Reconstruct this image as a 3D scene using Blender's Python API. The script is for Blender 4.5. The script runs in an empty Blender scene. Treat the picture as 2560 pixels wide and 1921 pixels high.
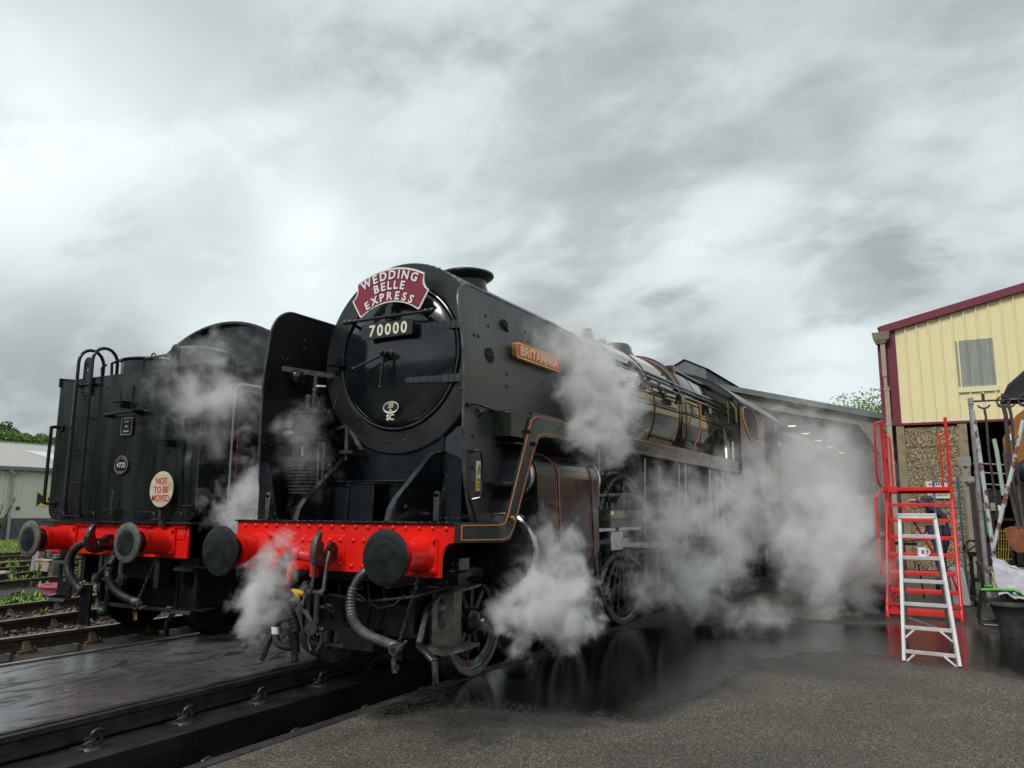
import bpy, math, random
from mathutils import Vector, Matrix, noise as mnoise
R = math.radians
PI = math.pi
S = bpy.context.scene
C = S.collection

# ---------------------------------------------------------------- camera
cam = bpy.data.cameras.new('camera')
cam.sensor_fit = 'HORIZONTAL'; cam.sensor_width = 36.0; cam.lens = 27.305
cam.clip_start = 0.05; cam.clip_end = 2000
co = bpy.data.objects.new('camera', cam); C.objects.link(co); S.camera = co
_yaw, _pit, _rol = .510354, .161577, .0052753
_f = Vector((-math.sin(_yaw)*math.cos(_pit), math.cos(_yaw)*math.cos(_pit), math.sin(_pit)))
_r = Vector((math.cos(_yaw), math.sin(_yaw), 0)); _u = _r.cross(_f)
_r2 = _r*math.cos(_rol)+_u*math.sin(_rol); _u2 = -_r*math.sin(_rol)+_u*math.cos(_rol)
co.matrix_world = Matrix((( _r2.x,_u2.x,-_f.x,4.504),(_r2.y,_u2.y,-_f.y,-5.0586),(_r2.z,_u2.z,-_f.z,1.3992),(0,0,0,1)))

# ---------------------------------------------------------------- world: overcast sky
SUN_EL, SUN_AZ = R(48), R(188)          # azimuth clockwise from +Y
W = bpy.data.worlds.new('World'); S.world = W; W.use_nodes = True
nt = W.node_tree; nt.nodes.clear()
def N(t, tree=None, **k):
    n = (tree or nt).nodes.new(t)
    for a, b in k.items(): setattr(n, a, b)
    return n
L = nt.links.new
sky = N('ShaderNodeTexSky', sky_type='NISHITA', sun_disc=False, sun_elevation=SUN_EL, sun_rotation=SUN_AZ)
sky.air_density = 1.0; sky.dust_density = 3.0
tc = N('ShaderNodeTexCoord')
sep = N('ShaderNodeSeparateXYZ'); L(tc.outputs['Generated'], sep.inputs[0])
def M1(op, a, b=None, c=None, tree=None, clamp=False):
    t = tree or nt
    n = t.nodes.new('ShaderNodeMath'); n.operation = op; n.use_clamp = clamp
    for i, v in enumerate((a, b, c)):
        if v is None: continue
        if isinstance(v, (int, float)): n.inputs[i].default_value = v
        else: t.links.new(v, n.inputs[i])
    return n.outputs[0]
zc = M1('ADD', M1('MAXIMUM', sep.outputs[2], 0.0), .38)
px = M1('DIVIDE', sep.outputs[0], zc); py = M1('DIVIDE', sep.outputs[1], zc)
cmb = N('ShaderNodeCombineXYZ'); L(px, cmb.inputs[0]); L(py, cmb.inputs[1])
def NZ(scale, detail, rough, dist, off=(0,0,0), src=None, rot=0, st=(1,1,1)):
    mp = N('ShaderNodeMapping'); mp.inputs['Location'].default_value = off; mp.inputs['Rotation'].default_value = (0,0,R(rot)); mp.inputs['Scale'].default_value = st
    L(src or cmb.outputs[0], mp.inputs[0])
    n = N('ShaderNodeTexNoise'); n.inputs['Scale'].default_value = scale; n.inputs['Detail'].default_value = detail
    n.inputs['Roughness'].default_value = rough; n.inputs['Distortion'].default_value = dist
    L(mp.outputs[0], n.inputs[0]); return n.outputs[0]
n1 = NZ(2.0, 10, .54, .25, (3.1, 1.2, 0), rot=25, st=(1,1.5,1)); n2 = NZ(4.6, 9, .55, .3, (7.7, 5.5, 0), rot=25, st=(1,1.4,1)); n3 = NZ(.9, 3, .5, .2, (1.5, 8.2, 0))
dens = M1('ADD', M1('ADD', M1('MULTIPLY', n1, .32), M1('MULTIPLY', n2, .25)), M1('MULTIPLY', n3, .47)); dens = M1('ADD', dens, -.005)
# broad bright and dark banks of the cloud deck (directions, radius, gain)
for d, rad, g in (((-.82,.425,.385), .20, .085), ((-.66,.675,.335), .10, .10), ((-.738,.597,.315), .10, -.03), ((-.50,.68,.54), .26, .05), ((-.745,.462,.50), .22, -.05),
                  ((-.40,.82,.42), .20, -.05), ((-.33,.83,.45), .20,-.04), ((-.072,.956,.285), .085, -.10), ((-.03,.95,.30), .05, -.05), ((-.287,.935,.215), .06, -.09), ((-.745,.654,.131), .14, .10), ((-.70,.70,.22), .16, .05),
                  ((-.15,.837,.527), .35, -.03), ((-.12,.975,.19), .12, .07), ((-.83,.52,.17), .12, -.04), ((-.25,.92,.33), .14, .05), ((-.60,.66,.44), .12, -.04)):
    v = N('ShaderNodeVectorMath', operation='DISTANCE'); L(tc.outputs['Generated'], v.inputs[0])
    v.inputs[1].default_value = Vector(d).normalized()
    m = N('ShaderNodeMapRange', interpolation_type='SMOOTHERSTEP'); L(M1('ADD', v.outputs['Value'], M1('MULTIPLY', M1('ADD', M1('SUBTRACT', n2, .5), M1('SUBTRACT', n1, .5)), rad*2.2)), m.inputs['Value'])
    m.inputs['From Min'].default_value = rad*1.25; m.inputs['From Max'].default_value = 0; m.inputs['To Min'].default_value = 0; m.inputs['To Max'].default_value = g
    dens = M1('ADD', dens, m.outputs[0])
dens = M1('ADD', M1('MULTIPLY', M1('SUBTRACT', dens, .56), 1.22), .555)
rp = N('ShaderNodeValToRGB'); L(dens, rp.inputs[0])
els = rp.color_ramp.elements
els[0].position = .34; els[0].color = (.265,.295,.302,1)
els[1].position = .78; els[1].color = (.80,.85,.86,1)
for p_, c_ in ((.44,(.352,.386,.394,1)), (.50,(.412,.458,.464,1)), (.545,(.465,.515,.52,1)), (.60,(.515,.575,.58,1)), (.69,(.62,.685,.695,1))):
    e = els.new(p_); e.color = c_
# below the horizon: dull ground tone
mixg = N('ShaderNodeMix', data_type='RGBA')
mr = N('ShaderNodeMapRange'); L(sep.outputs[2], mr.inputs[0]); mr.inputs[1].default_value = -.02; mr.inputs[2].default_value = .0
L(mr.outputs[0], mixg.inputs[0]); mixg.inputs[6].default_value = (.06,.06,.055,1); L(rp.outputs[0], mixg.inputs[7])
b1 = N('ShaderNodeBackground'); L(sky.outputs[0], b1.inputs[0]); b1.inputs[1].default_value = .05
b2 = N('ShaderNodeBackground'); L(mixg.outputs[2], b2.inputs[0]); b2.inputs[1].default_value = 1.02
mx = N('ShaderNodeMixShader'); mx.inputs[0].default_value = .93
L(b1.outputs[0], mx.inputs[1]); L(b2.outputs[0], mx.inputs[2])
wo = N('ShaderNodeOutputWorld'); L(mx.outputs[0], wo.inputs[0])
W.cycles.sampling_method = 'MANUAL'; W.cycles.sample_map_resolution = 256
# ---------------------------------------------------------------- sun behind the cloud
sl = bpy.data.lights.new('sun', 'SUN'); sl.energy = 1.5; sl.angle = R(20); sl.color = (1,.97,.93)
so = bpy.data.objects.new('sun', sl); C.objects.link(so)
sd = Vector((math.sin(SUN_AZ)*math.cos(SUN_EL), math.cos(SUN_AZ)*math.cos(SUN_EL), math.sin(SUN_EL)))
so.rotation_euler = sd.to_track_quat('Z', 'Y').to_euler(); so.location = sd*60
S.view_settings.view_transform = 'Standard'; S.view_settings.look = 'None'
S.view_settings.exposure = .60; S.view_settings.gamma = 1
cy = S.cycles
cy.max_bounces = 7; cy.diffuse_bounces = 3; cy.glossy_bounces = 4; cy.transmission_bounces = 3
cy.volume_bounces = 3; cy.transparent_max_bounces = 12; cy.caustics_reflective = False; cy.caustics_refractive = False
cy.volume_step_rate = 1.0; cy.volume_max_steps = 160
cy.use_denoising = True; cy.use_adaptive_sampling = True; cy.adaptive_threshold = .015
cy.sample_clamp_indirect = 4

# ---------------------------------------------------------------- materials
MATS = {}
def mat(name, c1, c2=None, rough=.5, rvar=0, scale=4, bump=0, bscale=None, metal=0, coat=0, detail=6, spec=None, c3=None, c3pos=.68, stretch=None, spots=None):
    if name in MATS: return MATS[name]
    m = bpy.data.materials.new(name); m.use_nodes = True; t = m.node_tree
    b = t.nodes['Principled BSDF']
    def rgba(c): return (*c, 1) if len(c) == 3 else c
    b.inputs['Metallic'].default_value = metal; b.inputs['Coat Weight'].default_value = coat
    b.inputs['Coat Roughness'].default_value = .06
    if spec is not None: b.inputs['Specular IOR Level'].default_value = spec
    tcn = t.nodes.new('ShaderNodeTexCoord'); src = tcn.outputs['Object']
    if stretch:
        mp = t.nodes.new('ShaderNodeMapping'); mp.inputs['Scale'].default_value = stretch
        t.links.new(src, mp.inputs[0]); src = mp.outputs[0]
    n = t.nodes.new('ShaderNodeTexNoise'); n.inputs['Scale'].default_value = scale; n.inputs['Detail'].default_value = detail
    n.inputs['Roughness'].default_value = .6
    t.links.new(src, n.inputs['Vector'])
    r = t.nodes.new('ShaderNodeValToRGB'); t.links.new(n.outputs[0], r.inputs[0])
    r.color_ramp.elements[0].position = .35; r.color_ramp.elements[0].color = rgba(c1)
    r.color_ramp.elements[1].position = .65; r.color_ramp.elements[1].color = rgba(c2 or c1)
    if c3:
        e = r.color_ramp.elements.new(c3pos); e.color = rgba(c3)
    col = r.outputs[0]
    if spots:
        sc, col2, th = spots
        v = t.nodes.new('ShaderNodeTexNoise'); v.inputs['Scale'].default_value = sc; v.inputs['Detail'].default_value = 3
        t.links.new(src, v.inputs['Vector'])
        mm = M1('MULTIPLY', M1('SUBTRACT', v.outputs[0], th, tree=t), 18, tree=t, clamp=True)
        mi = t.nodes.new('ShaderNodeMix'); mi.data_type = 'RGBA'
        t.links.new(mm, mi.inputs[0]); t.links.new(col, mi.inputs[6]); mi.inputs[7].default_value = rgba(col2); col = mi.outputs[2]
    t.links.new(col, b.inputs['Base Color'])
    if rvar:
        n2_ = t.nodes.new('ShaderNodeTexNoise'); n2_.inputs['Scale'].default_value = scale*1.7; n2_.inputs['Detail'].default_value = 5
        t.links.new(src, n2_.inputs['Vector'])
        mr_ = t.nodes.new('ShaderNodeMapRange'); t.links.new(n2_.outputs[0], mr_.inputs[0])
        mr_.inputs[1].default_value = .3; mr_.inputs[2].default_value = .7
        mr_.inputs[3].default_value = max(.02, rough-rvar); mr_.inputs[4].default_value = rough+rvar
        t.links.new(mr_.outputs[0], b.inputs['Roughness'])
    else: b.inputs['Roughness'].default_value = rough
    if bump:
        nb = t.nodes.new('ShaderNodeTexNoise'); nb.inputs['Scale'].default_value = bscale or scale*6; nb.inputs['Detail'].default_value = 4
        t.links.new(src, nb.inputs['Vector'])
        bp = t.nodes.new('ShaderNodeBump'); bp.inputs['Strength'].default_value = bump; bp.inputs['Distance'].default_value = .02
        t.links.new(nb.outputs[0], bp.inputs['Height']); t.links.new(bp.outputs[0], b.inputs['Normal'])
    MATS[name] = m; return m

BLK = mat('gloss_black_paint', (.006,.008,.011), (.014,.017,.021), rough=.17, rvar=.10, scale=2.2, bump=.05, bscale=2.5, coat=.35)
BLKS = mat('satin_black_paint', (.012,.013,.016), (.026,.027,.030), rough=.30, rvar=.12, scale=1.8, bump=.12, bscale=2.6, spec=.45)
GRAPH = mat('graphite_grey_paint', (.030,.029,.030), (.052,.050,.051), rough=.34, rvar=.10, scale=1.3, bump=.12, bscale=2.4, spec=.5, stretch=(1,1,.6), spots=(3.2,(.045,.034,.026),.68))
BLKT = mat('tender_black_paint', (.005,.007,.0075), (.014,.017,.018), rough=.27, rvar=.15, scale=1.3, bump=.12, bscale=2.2, stretch=(3.2,3.2,.5), spec=.42)
SOOT = mat('sooty_black_iron', (.004,.0045,.005), (.012,.013,.014), rough=.55, rvar=.2, scale=9, bump=.3, bscale=40)
GREEN = mat('dark_green_paint', (.012,.022,.013), (.020,.032,.020), rough=.16, rvar=.07, scale=1.5, bump=.03, bscale=2, coat=.4)
GREENB = mat('boiler_green_paint', (.022,.027,.014), (.034,.039,.022), rough=.10, rvar=.04, scale=1.2, bump=.04, bscale=1.7, coat=.6)
RED = mat('bright_red_paint', (.84,.012,.006), (.70,.014,.008), rough=.34, rvar=.14, scale=2.6, bump=.10, bscale=7, spec=.35, spots=(9,(.30,.016,.012),.66), stretch=(1,1,.5))
ORANGE = mat('orange_lining_paint', (.80,.17,.05), rough=.4)
STEEL = mat('polished_steel', (.48,.49,.50), (.62,.62,.62), rough=.22, rvar=.08, metal=1, scale=8)
TYRE = mat('scuffed_tyre_steel', (.10,.10,.10), (.26,.25,.24), rough=.32, rvar=.1, metal=.75, scale=7, bump=.1, bscale=50)
DSTEEL = mat('dull_oily_steel', (.05,.05,.052), (.15,.146,.138), rough=.36, rvar=.12, metal=.8, scale=9, bump=.12, bscale=50)
WORN = mat('worn_bare_steel', (.09,.078,.068), (.21,.195,.18), rough=.38, rvar=.12, metal=.7, scale=7, bump=.1, bscale=50, c3=(.20,.11,.07), c3pos=.72)
BUFF = mat('greased_buffer_face', (.006,.008,.009), (.018,.022,.023), rough=.34, rvar=.16, scale=9, bump=.10, bscale=22, spec=.35)
BUFR = mat('worn_buffer_rim', (.09,.09,.082), (.17,.17,.155), rough=.42, rvar=.12, metal=.4, scale=14, bump=.15, bscale=60)
RUB = mat('black_rubber_hose', (.010,.011,.012), (.028,.029,.030), rough=.42, rvar=.12, scale=12)
RUBG = mat('grey_rubber_hose', (.04,.042,.042), (.10,.10,.10), rough=.45, rvar=.1, scale=12)
BRASS = mat('polished_brass', (.62,.40,.10), (.80,.56,.20), rough=.28, metal=1, scale=8)
WHITE = mat('white_paint', (.78,.78,.76), (.86,.86,.84), rough=.4, scale=8)
CREAMT = mat('cream_numerals', (.80,.77,.62), rough=.4)
MAROON = mat('maroon_headboard_paint', (.22,.018,.042), (.25,.022,.048), rough=.35, scale=4)
YEL = mat('yellow_plastic', (.75,.47,.01), (.80,.55,.02), rough=.4)
PLRED = mat('red_nameplate_paint', (.85,.045,.015), rough=.35)
PUMPM = mat('oily_pump_iron', (.035,.036,.038), (.10,.10,.10), rough=.30, rvar=.1, metal=.5, scale=10, bump=.15, bscale=40)
COPPER = mat('copper_pipe', (.42,.20,.10), rough=.35, metal=1)
GLASSD = mat('dark_window_glass', (.010,.014,.016), (.02,.025,.028), rough=.06, spec=.6, scale=2)

# ---------------------------------------------------------------- mesh builder
TH = {}
class MB:
    def __init__(s): s.v = []; s.f = []; s.m = []; s.mats = []
    def mi(s, m):
        if m not in s.mats: s.mats.append(m)
        return s.mats.index(m)
    def add(s, vs, fs, m=None, M=None):
        o = len(s.v)
        for v in vs: s.v.append(tuple(M @ Vector(v)) if M else tuple(v))
        k = s.mi(m)
        for f in fs: s.f.append(tuple(i+o for i in f)); s.m.append(k)
        return s
    def box(s, a, b, m=None, M=None):
        x0,y0,z0 = (min(a[i], b[i]) for i in range(3)); x1,y1,z1 = (max(a[i], b[i]) for i in range(3))
        v = [(x0,y0,z0),(x1,y0,z0),(x1,y1,z0),(x0,y1,z0),(x0,y0,z1),(x1,y0,z1),(x1,y1,z1),(x0,y1,z1)]
        return s.add(v, [(0,3,2,1),(4,5,6,7),(0,1,5,4),(1,2,6,5),(2,3,7,6),(3,0,4,7)], m, M)
    def hexa(s, v, m=None): return s.add(v, [(0,3,2,1),(4,5,6,7),(0,1,5,4),(1,2,6,5),(2,3,7,6),(3,0,4,7)], m)
    def bar(s, p, q, w, h, m=None, up=(0,0,1)):
        p = Vector(p); q = Vector(q); d = (q-p).normalized(); u = Vector(up)
        if abs(d.dot(u)) > .98: u = Vector((0,1,0)) if abs(d.y) < .9 else Vector((1,0,0))
        x = d.cross(u).normalized()*w/2; y = x.cross(d).normalized()*h/2
        v = [p-x-y, p+x-y, p+x+y, p-x+y, q-x-y, q+x-y, q+x+y, q-x+y]
        return s.add(v, [(0,1,2,3),(7,6,5,4),(0,4,5,1),(1,5,6,2),(2,6,7,3),(3,7,4,0)], m)
    def lathe(s, prof, o, ax=(0,0,1), n=24, m=None, closed=False, a0=0, a1=2*PI):
        ax = Vector(ax).normalized(); o = Vector(o)
        u = ax.orthogonal().normalized() if abs(ax.z) > .9 else Vector((0,0,1)).cross(ax).normalized()
        if abs(ax.z) > .9: u = Vector((1,0,0))
        w = ax.cross(u); vs = []; fs = []; full = abs(a1-a0-2*PI) < 1e-6
        k = n if full else n+1
        for (r, h) in prof:
            for i in range(k):
                a = a0+(a1-a0)*i/n
                vs.append(o+ax*h+u*(r*math.cos(a))+w*(r*math.sin(a)))
        P = len(prof)
        for j in range(P-1+(1 if closed else 0)):
            j2 = (j+1) % P
            for i in range(n):
                i2 = (i+1) % k
                fs.append((j*k+i, j*k+i2, j2*k+i2, j2*k+i))
        return s.add(vs, fs, m)
    def cyl(s, p, q, r, r2=None, n=16, m=None):
        p = Vector(p); q = Vector(q); l = (q-p).length; r2 = r if r2 is None else r2
        return s.lathe([(0.0005,0),(r,0),(r2,l),(0.0005,l)], p, q-p, n, m)
    def sph(s, c, r, m=None, n=12, k=8, sc=(1,1,1)):
        vs = []; fs = []
        for j in range(k+1):
            t = PI*j/k
            for i in range(n):
                a = 2*PI*i/n
                vs.append((c[0]+sc[0]*r*math.sin(t)*math.cos(a), c[1]+sc[1]*r*math.sin(t)*math.sin(a), c[2]+sc[2]*r*math.cos(t)))
        for j in range(k):
            for i in range(n):
                i2 = (i+1) % n; fs.append((j*n+i, (j+1)*n+i, (j+1)*n+i2, j*n+i2))
        return s.add(vs, fs, m)
    def tube(s, pts, r, n=8, m=None, closed=False, rf=None):
        pts = [Vector(p) for p in pts]; K = len(pts); vs = []; fs = []
        prev = None
        for i, p in enumerate(pts):
            if closed: d = (pts[(i+1) % K]-pts[i-1])
            else: d = pts[min(i+1, K-1)]-pts[max(i-1, 0)]
            d.normalize()
            if prev is None: u = d.orthogonal().normalized()
            else:
                u = prev-d*prev.dot(d)
                u = u.normalized() if u.length > 1e-6 else d.orthogonal().normalized()
            prev = u; w = d.cross(u); rr = rf(i/(K-1)) if rf else r
            for j in range(n):
                a = 2*PI*j/n; vs.append(p+u*(rr*math.cos(a))+w*(rr*math.sin(a)))
        for i in range(K if closed else K-1):
            i2 = (i+1) % K
            for j in range(n):
                j2 = (j+1) % n; fs.append((i*n+j, i*n+j2, i2*n+j2, i2*n+j))
        if not closed: fs.append(tuple(range(n-1, -1, -1))); fs.append(tuple((K-1)*n+j for j in range(n)))
        return s.add(vs, fs, m)
    def prism(s, poly, fa, fb, m=None):
        """poly: 2-D outline; fa/fb map (u,v) to the two end planes"""
        n = len(poly); vs = [fa(*p) for p in poly]+[fb(*p) for p in poly]
        fs = [tuple(range(n-1, -1, -1)), tuple(range(n, 2*n))]+[(i, (i+1) % n, n+(i+1) % n, n+i) for i in range(n)]
        return s.add(vs, fs, m)
    def px(s, poly, x0, x1, m=None): return s.prism(poly, lambda a,b: (x0,a,b), lambda a,b: (x1,a,b), m)   # (y,z)
    def py(s, poly, y0, y1, m=None): return s.prism(poly, lambda a,b: (a,y1,b), lambda a,b: (a,y0,b), m)   # (x,z)
    def pz(s, poly, z0, z1, m=None): return s.prism(poly, lambda a,b: (a,b,z0), lambda a,b: (a,b,z1), m)   # (x,y)
    def rivet(s, p, r, ax, m=None, n=7):
        return s.lathe([(r,0),(r*.85,r*.35),(r*.5,r*.62),(0.0004,r*.72)], p, ax, n, m)
    def text(s, body, size, Mx, m=None, ext=.004, off=0, sx=1, spacing=1.0):
        vs, fs = text_data(body, size, ext, off, spacing)
        return s.add([(v[0]*sx, v[1], v[2]) for v in vs], fs, m, Mx)
    def build(s, name, m=None, parent=None, loc=None, bevel=0, smooth=35, label=None, cat=None, group=None, kind=None, seg=1):
        me = bpy.data.meshes.new(name)
        root = parent
        while root is not None and root.parent is not None: root = root.parent
        org = Vector(loc) if loc is not None else (Vector(TH[root.name]) if root is not None and root.name in TH else Vector((0,0,0)))
        me.from_pydata([(v[0]-org.x, v[1]-org.y, v[2]-org.z) for v in s.v], [], s.f)
        if any(q is not None for q in s.mats):
            first = m or next(q for q in s.mats if q is not None)
            for q in s.mats: me.materials.append(q or first)
            me.polygons.foreach_set('material_index', s.m)
        elif m: me.materials.append(m)
        if smooth:
            me.polygons.foreach_set('use_smooth', [True]*len(me.polygons)); me.set_sharp_from_angle(angle=R(smooth))
        me.validate(); me.update()
        o = bpy.data.objects.new(name, me); C.objects.link(o)
        if parent is not None: o.parent = parent
        else: o.location = org; TH[o.name] = tuple(org)
        if bevel:
            bv = o.modifiers.new('bevel', 'BEVEL'); bv.width = bevel; bv.segments = seg; bv.limit_method = 'ANGLE'; bv.angle_limit = R(40)
            bv.harden_normals = False
        tag(o, label, cat, group, kind)
        return o
def build_each(mbs, name, m=None, parent=None, **k): return [q.build(name, m, parent, **k) for q in mbs]
def tag(o, label=None, cat=None, group=None, kind=None):
    for k, v in (('label', label), ('category', cat), ('group', group), ('kind', kind)):
        if v: o[k] = v
    return o
def thing(name, loc, label, cat, group=None):
    o = bpy.data.objects.new(name, None); C.objects.link(o); o.location = loc; o.empty_display_size = .2
    TH[o.name] = tuple(loc); return tag(o, label, cat, group)
def dup(root, loc, rz=None, label=None):
    r = root.copy(); C.objects.link(r); r.location = loc; TH[r.name] = tuple(loc)
    if rz is not None: r.rotation_euler = (0,0,rz)
    if label: r['label'] = label
    for ch in list(root.children):
        c = ch.copy(); C.objects.link(c); c.parent = r
        for g in ch.children:
            d = g.copy(); C.objects.link(d); d.parent = c
    return r
_TX = {}
def text_data(body, size, ext, off, spacing=1.0):
    key = (body, size, ext, off, spacing)
    if key in _TX: return _TX[key]
    cu = bpy.data.curves.new('t', 'FONT'); cu.body = body; cu.size = size; cu.extrude = ext; cu.offset = off
    cu.align_x = 'CENTER'; cu.align_y = 'CENTER'; cu.resolution_u = 4; cu.space_character = spacing
    o = bpy.data.objects.new('t', cu); C.objects.link(o)
    dg = bpy.context.evaluated_depsgraph_get(); me = bpy.data.meshes.new_from_object(o.evaluated_get(dg))
    vs = [tuple(v.co) for v in me.vertices]; fs = [tuple(p.vertices) for p in me.polygons]
    bpy.data.objects.remove(o); bpy.data.meshes.remove(me); bpy.data.curves.remove(cu)
    # centre on the real glyph box
    cx = (min(v[0] for v in vs)+max(v[0] for v in vs))/2; cyy = (min(v[1] for v in vs)+max(v[1] for v in vs))/2
    vs = [(v[0]-cx, v[1]-cyy, v[2]) for v in vs]
    _TX[key] = (vs, fs); return vs, fs
def FR(p, rot=0, tilt=0):       # frame facing the camera side (-Y): text x->+X, y->+Z
    return Matrix.Translation(p) @ Matrix(((1,0,0,0),(0,0,-1,0),(0,1,0,0),(0,0,0,1))) @ Matrix.Rotation(rot, 4, 'Z')
def SD(p, rot=0):               # facing +X: text x->+Y, y->+Z
    return Matrix.Translation(p) @ Matrix(((0,0,1,0),(1,0,0,0),(0,1,0,0),(0,0,0,1))) @ Matrix.Rotation(rot, 4, 'Z')
def arc(cx, cy_, r, a0, a1, n):
    return [(cx+r*math.cos(R(a0+(a1-a0)*i/n)), cy_+r*math.sin(R(a0+(a1-a0)*i/n))) for i in range(n+1)]
def smoothpts(pts, n=6):
    P = [Vector(p) for p in pts]; out = []
    for i in range(len(P)-1):
        a = P[max(i-1,0)]; b = P[i]; c = P[i+1]; d = P[min(i+2,len(P)-1)]
        for k in range(n):
            t = k/n
            out.append(.5*((2*b)+(c-a)*t+(2*a-5*b+4*c-d)*t*t+(3*b-a-3*c+d)*t**3))
    out.append(P[-1]); return out
def rrect(x0, z0, x1, z1, r, n=4):
    return arc(x1-r, z1-r, r, 0, 90, n)+arc(x0+r, z1-r, r, 90, 180, n)+arc(x0+r, z0+r, r, 180, 270, n)+arc(x1-r, z0+r, r, 270, 360, n)
def corr_hose(mb, pts, r, pitch, m=None, n=10):
    pp = smoothpts(pts, 24); L_ = [0]
    for a, b in zip(pp, pp[1:]): L_.append(L_[-1]+(b-a).length)
    K = max(8, int(L_[-1]/pitch)*4); q = []
    for i in range(K+1):
        t = L_[-1]*i/K; j = max(k for k in range(len(L_)) if L_[k] <= t+1e-9); j = min(j, len(pp)-2)
        u = (t-L_[j])/max(L_[j+1]-L_[j], 1e-9); q.append(pp[j].lerp(pp[j+1], u))
    prof = (0, .5, 1, .5)
    mb.tube(q, r, n, m, rf=lambda t: r*(.88+.12*prof[int(round(t*K)) % 4]))
# ================================================================ the main steam locomotive
loco = thing('steam_locomotive', (0,5,0), 'large black and green steam locomotive with headboard WEDDING BELLE EXPRESS and number 70000', 'locomotive')
def loft(mb, secs, n=48, m=None, cap=True, a0=0, a1=360):
    vs = []; fs = []; full = (a1-a0) == 360; k = n if full else n+1
    for (y, cz, w, h, e) in secs:
        for i in range(k):
            a = R(a0+(a1-a0)*i/n); ca = math.cos(a); sa = math.sin(a)
            vs.append((w*math.copysign(abs(ca)**(2/e), ca), y, cz+h*math.copysign(abs(sa)**(2/e), sa)))
    for j in range(len(secs)-1):
        for i in range(n):
            i2 = (i+1) % k; fs.append((j*k+i, j*k+i2, (j+1)*k+i2, (j+1)*k+i))
    if cap: fs.append(tuple(range(k))); fs.append(tuple(range(len(secs)*k-1, (len(secs)-1)*k-1, -1)))
    mb.add(vs, fs, m)
def ring_y(mb, y, cz, w, h, e, r, m, n=64, a0=0, a1=360):
    full = (a1-a0) == 360; p = []
    for i in range(n if full else n+1):
        a = R(a0+(a1-a0)*i/n); ca = math.cos(a); sa = math.sin(a)
        p.append((w*math.copysign(abs(ca)**(2/e), ca), y, cz+h*math.copysign(abs(sa)**(2/e), sa)))
    mb.tube(p, r, 6, m, closed=full)
CZ = 2.84
# --- smokebox
b = MB()
b.lathe([(.70,.04),(.70,0),(.715,-.012),(.915,-.004),(.93,.012),(.932,.05),(.932,2.45),(.90,2.47),(0,2.47)], (0,.78,CZ), (0,1,0), 96)
for i in range(78):
    a = 2*PI*i/78; b.rivet((.931*math.cos(a), .84, CZ+.931*math.sin(a)), .014, (math.cos(a),0,math.sin(a)))
for i in range(60):
    a = 2*PI*i/60; b.rivet((.931*math.cos(a), 1.02, CZ+.931*math.sin(a)), .011, (math.cos(a),0,math.sin(a)))
for sx in (-.09,.09): b.rivet((sx,.775,CZ-.80), .018, (0,-1,0))
smokebox = b.build('smokebox', BLKS, loco, smooth=30)
# --- door
b = MB()
b.lathe([(.0005,-.125),(.06,-.125),(.20,-.118),(.36,-.098),(.50,-.066),(.60,-.036),(.655,-.012),(.672,.004),(.676,.03),(.676,.08)], (0,.765,CZ), (0,1,0), 96)
door = b.build('smokebox_door', BLK, loco, smooth=40)
b = MB(); b.tube([( .688*math.cos(2*PI*i/96), .762, CZ+.688*math.sin(2*PI*i/96)) for i in range(96)], .014, 8, closed=True)
b.build('door_rim', BLK, door)
b = MB(); b.lathe([(.095,.02),(.092,0),(.05,-.012),(.045,-.05),(.034,-.06),(.034,-.12),(.022,-.13),(.022,-.16),(.0005,-.165)], (0,.65,CZ), (0,1,0), 24)
b.tube([(0,.575,CZ),(-.12,.565,CZ-.035),(-.36,.55,CZ-.115)], .013, 8, rf=lambda t:.016-.004*t); b.sph((-.37,.55,CZ-.118), .018)
b.tube([(-.005,.56,CZ),(-.02,.55,CZ-.12),(-.035,.545,CZ-.31)], .013, 8, rf=lambda t:.016-.004*t); b.sph((-.036,.545,CZ-.32), .018)
b.build('door_handle', mat('door_dart_black', (.02,.021,.023), rough=.25, coat=.3), door)
for z, nm in ((CZ+.245, 0), (CZ-.255, 0)):
    b = MB(); x0 = .19 if z < CZ else .24
    def yy(x, z_): r_ = math.hypot(x, z_-CZ); return .765-.125*max(0, 1-(r_/.68)**2)-.012
    q = [(x0+(.73-x0)*i/8) for i in range(9)]
    for i in range(8):
        xa, xb = q[i], q[i+1]; wa = .028+.012*(i/8); wb = .028+.012*((i+1)/8)
        ya = min(yy(xa, z), .735); yb = min(yy(xb, z), .735)
        b.hexa([(xa,ya,z-wa),(xb,yb,z-wb),(xb,yb+.03,z-wb),(xa,ya+.03,z-wa),(xa,ya,z+wa),(xb,yb,z+wb),(xb,yb+.03,z+wb),(xa,ya+.03,z+wa)])
    b.cyl((x0,yy(x0,z),z),(x0,yy(x0,z)+.03,z), .028)
    b.cyl((.752,.72,z-.05),(.752,.72,z+.05), .026); b.box((.73,.70,z-.065),(.80,.80,z-.05)); b.box((.73,.70,z+.05),(.80,.80,z+.065))
    b.build('hinge_strap', BLK, door, bevel=.003)
b = MB(); b.tube([(.752,.72,CZ-.36),(.752,.72,CZ+.34)], .012); b.sph((.752,.72,CZ+.345), .022); b.sph((.752,.72,CZ-.365), .018)
b.build('hinge_pin', BLK, door)
b = MB(); b.box((-.735,.70,CZ-.045),(-.63,.76,CZ+.045)); b.box((-.70,.672,CZ-.06),(-.675,.76,CZ+.06)); b.cyl((-.69,.70,CZ-.02),(-.80,.70,CZ-.02), .02)
b.build('door_clamp', BLK, door, bevel=.003)
b = MB(); b.tube([(-.50,.575,CZ+.355),(.50,.575,CZ+.355)], .0165, 10)
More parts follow.
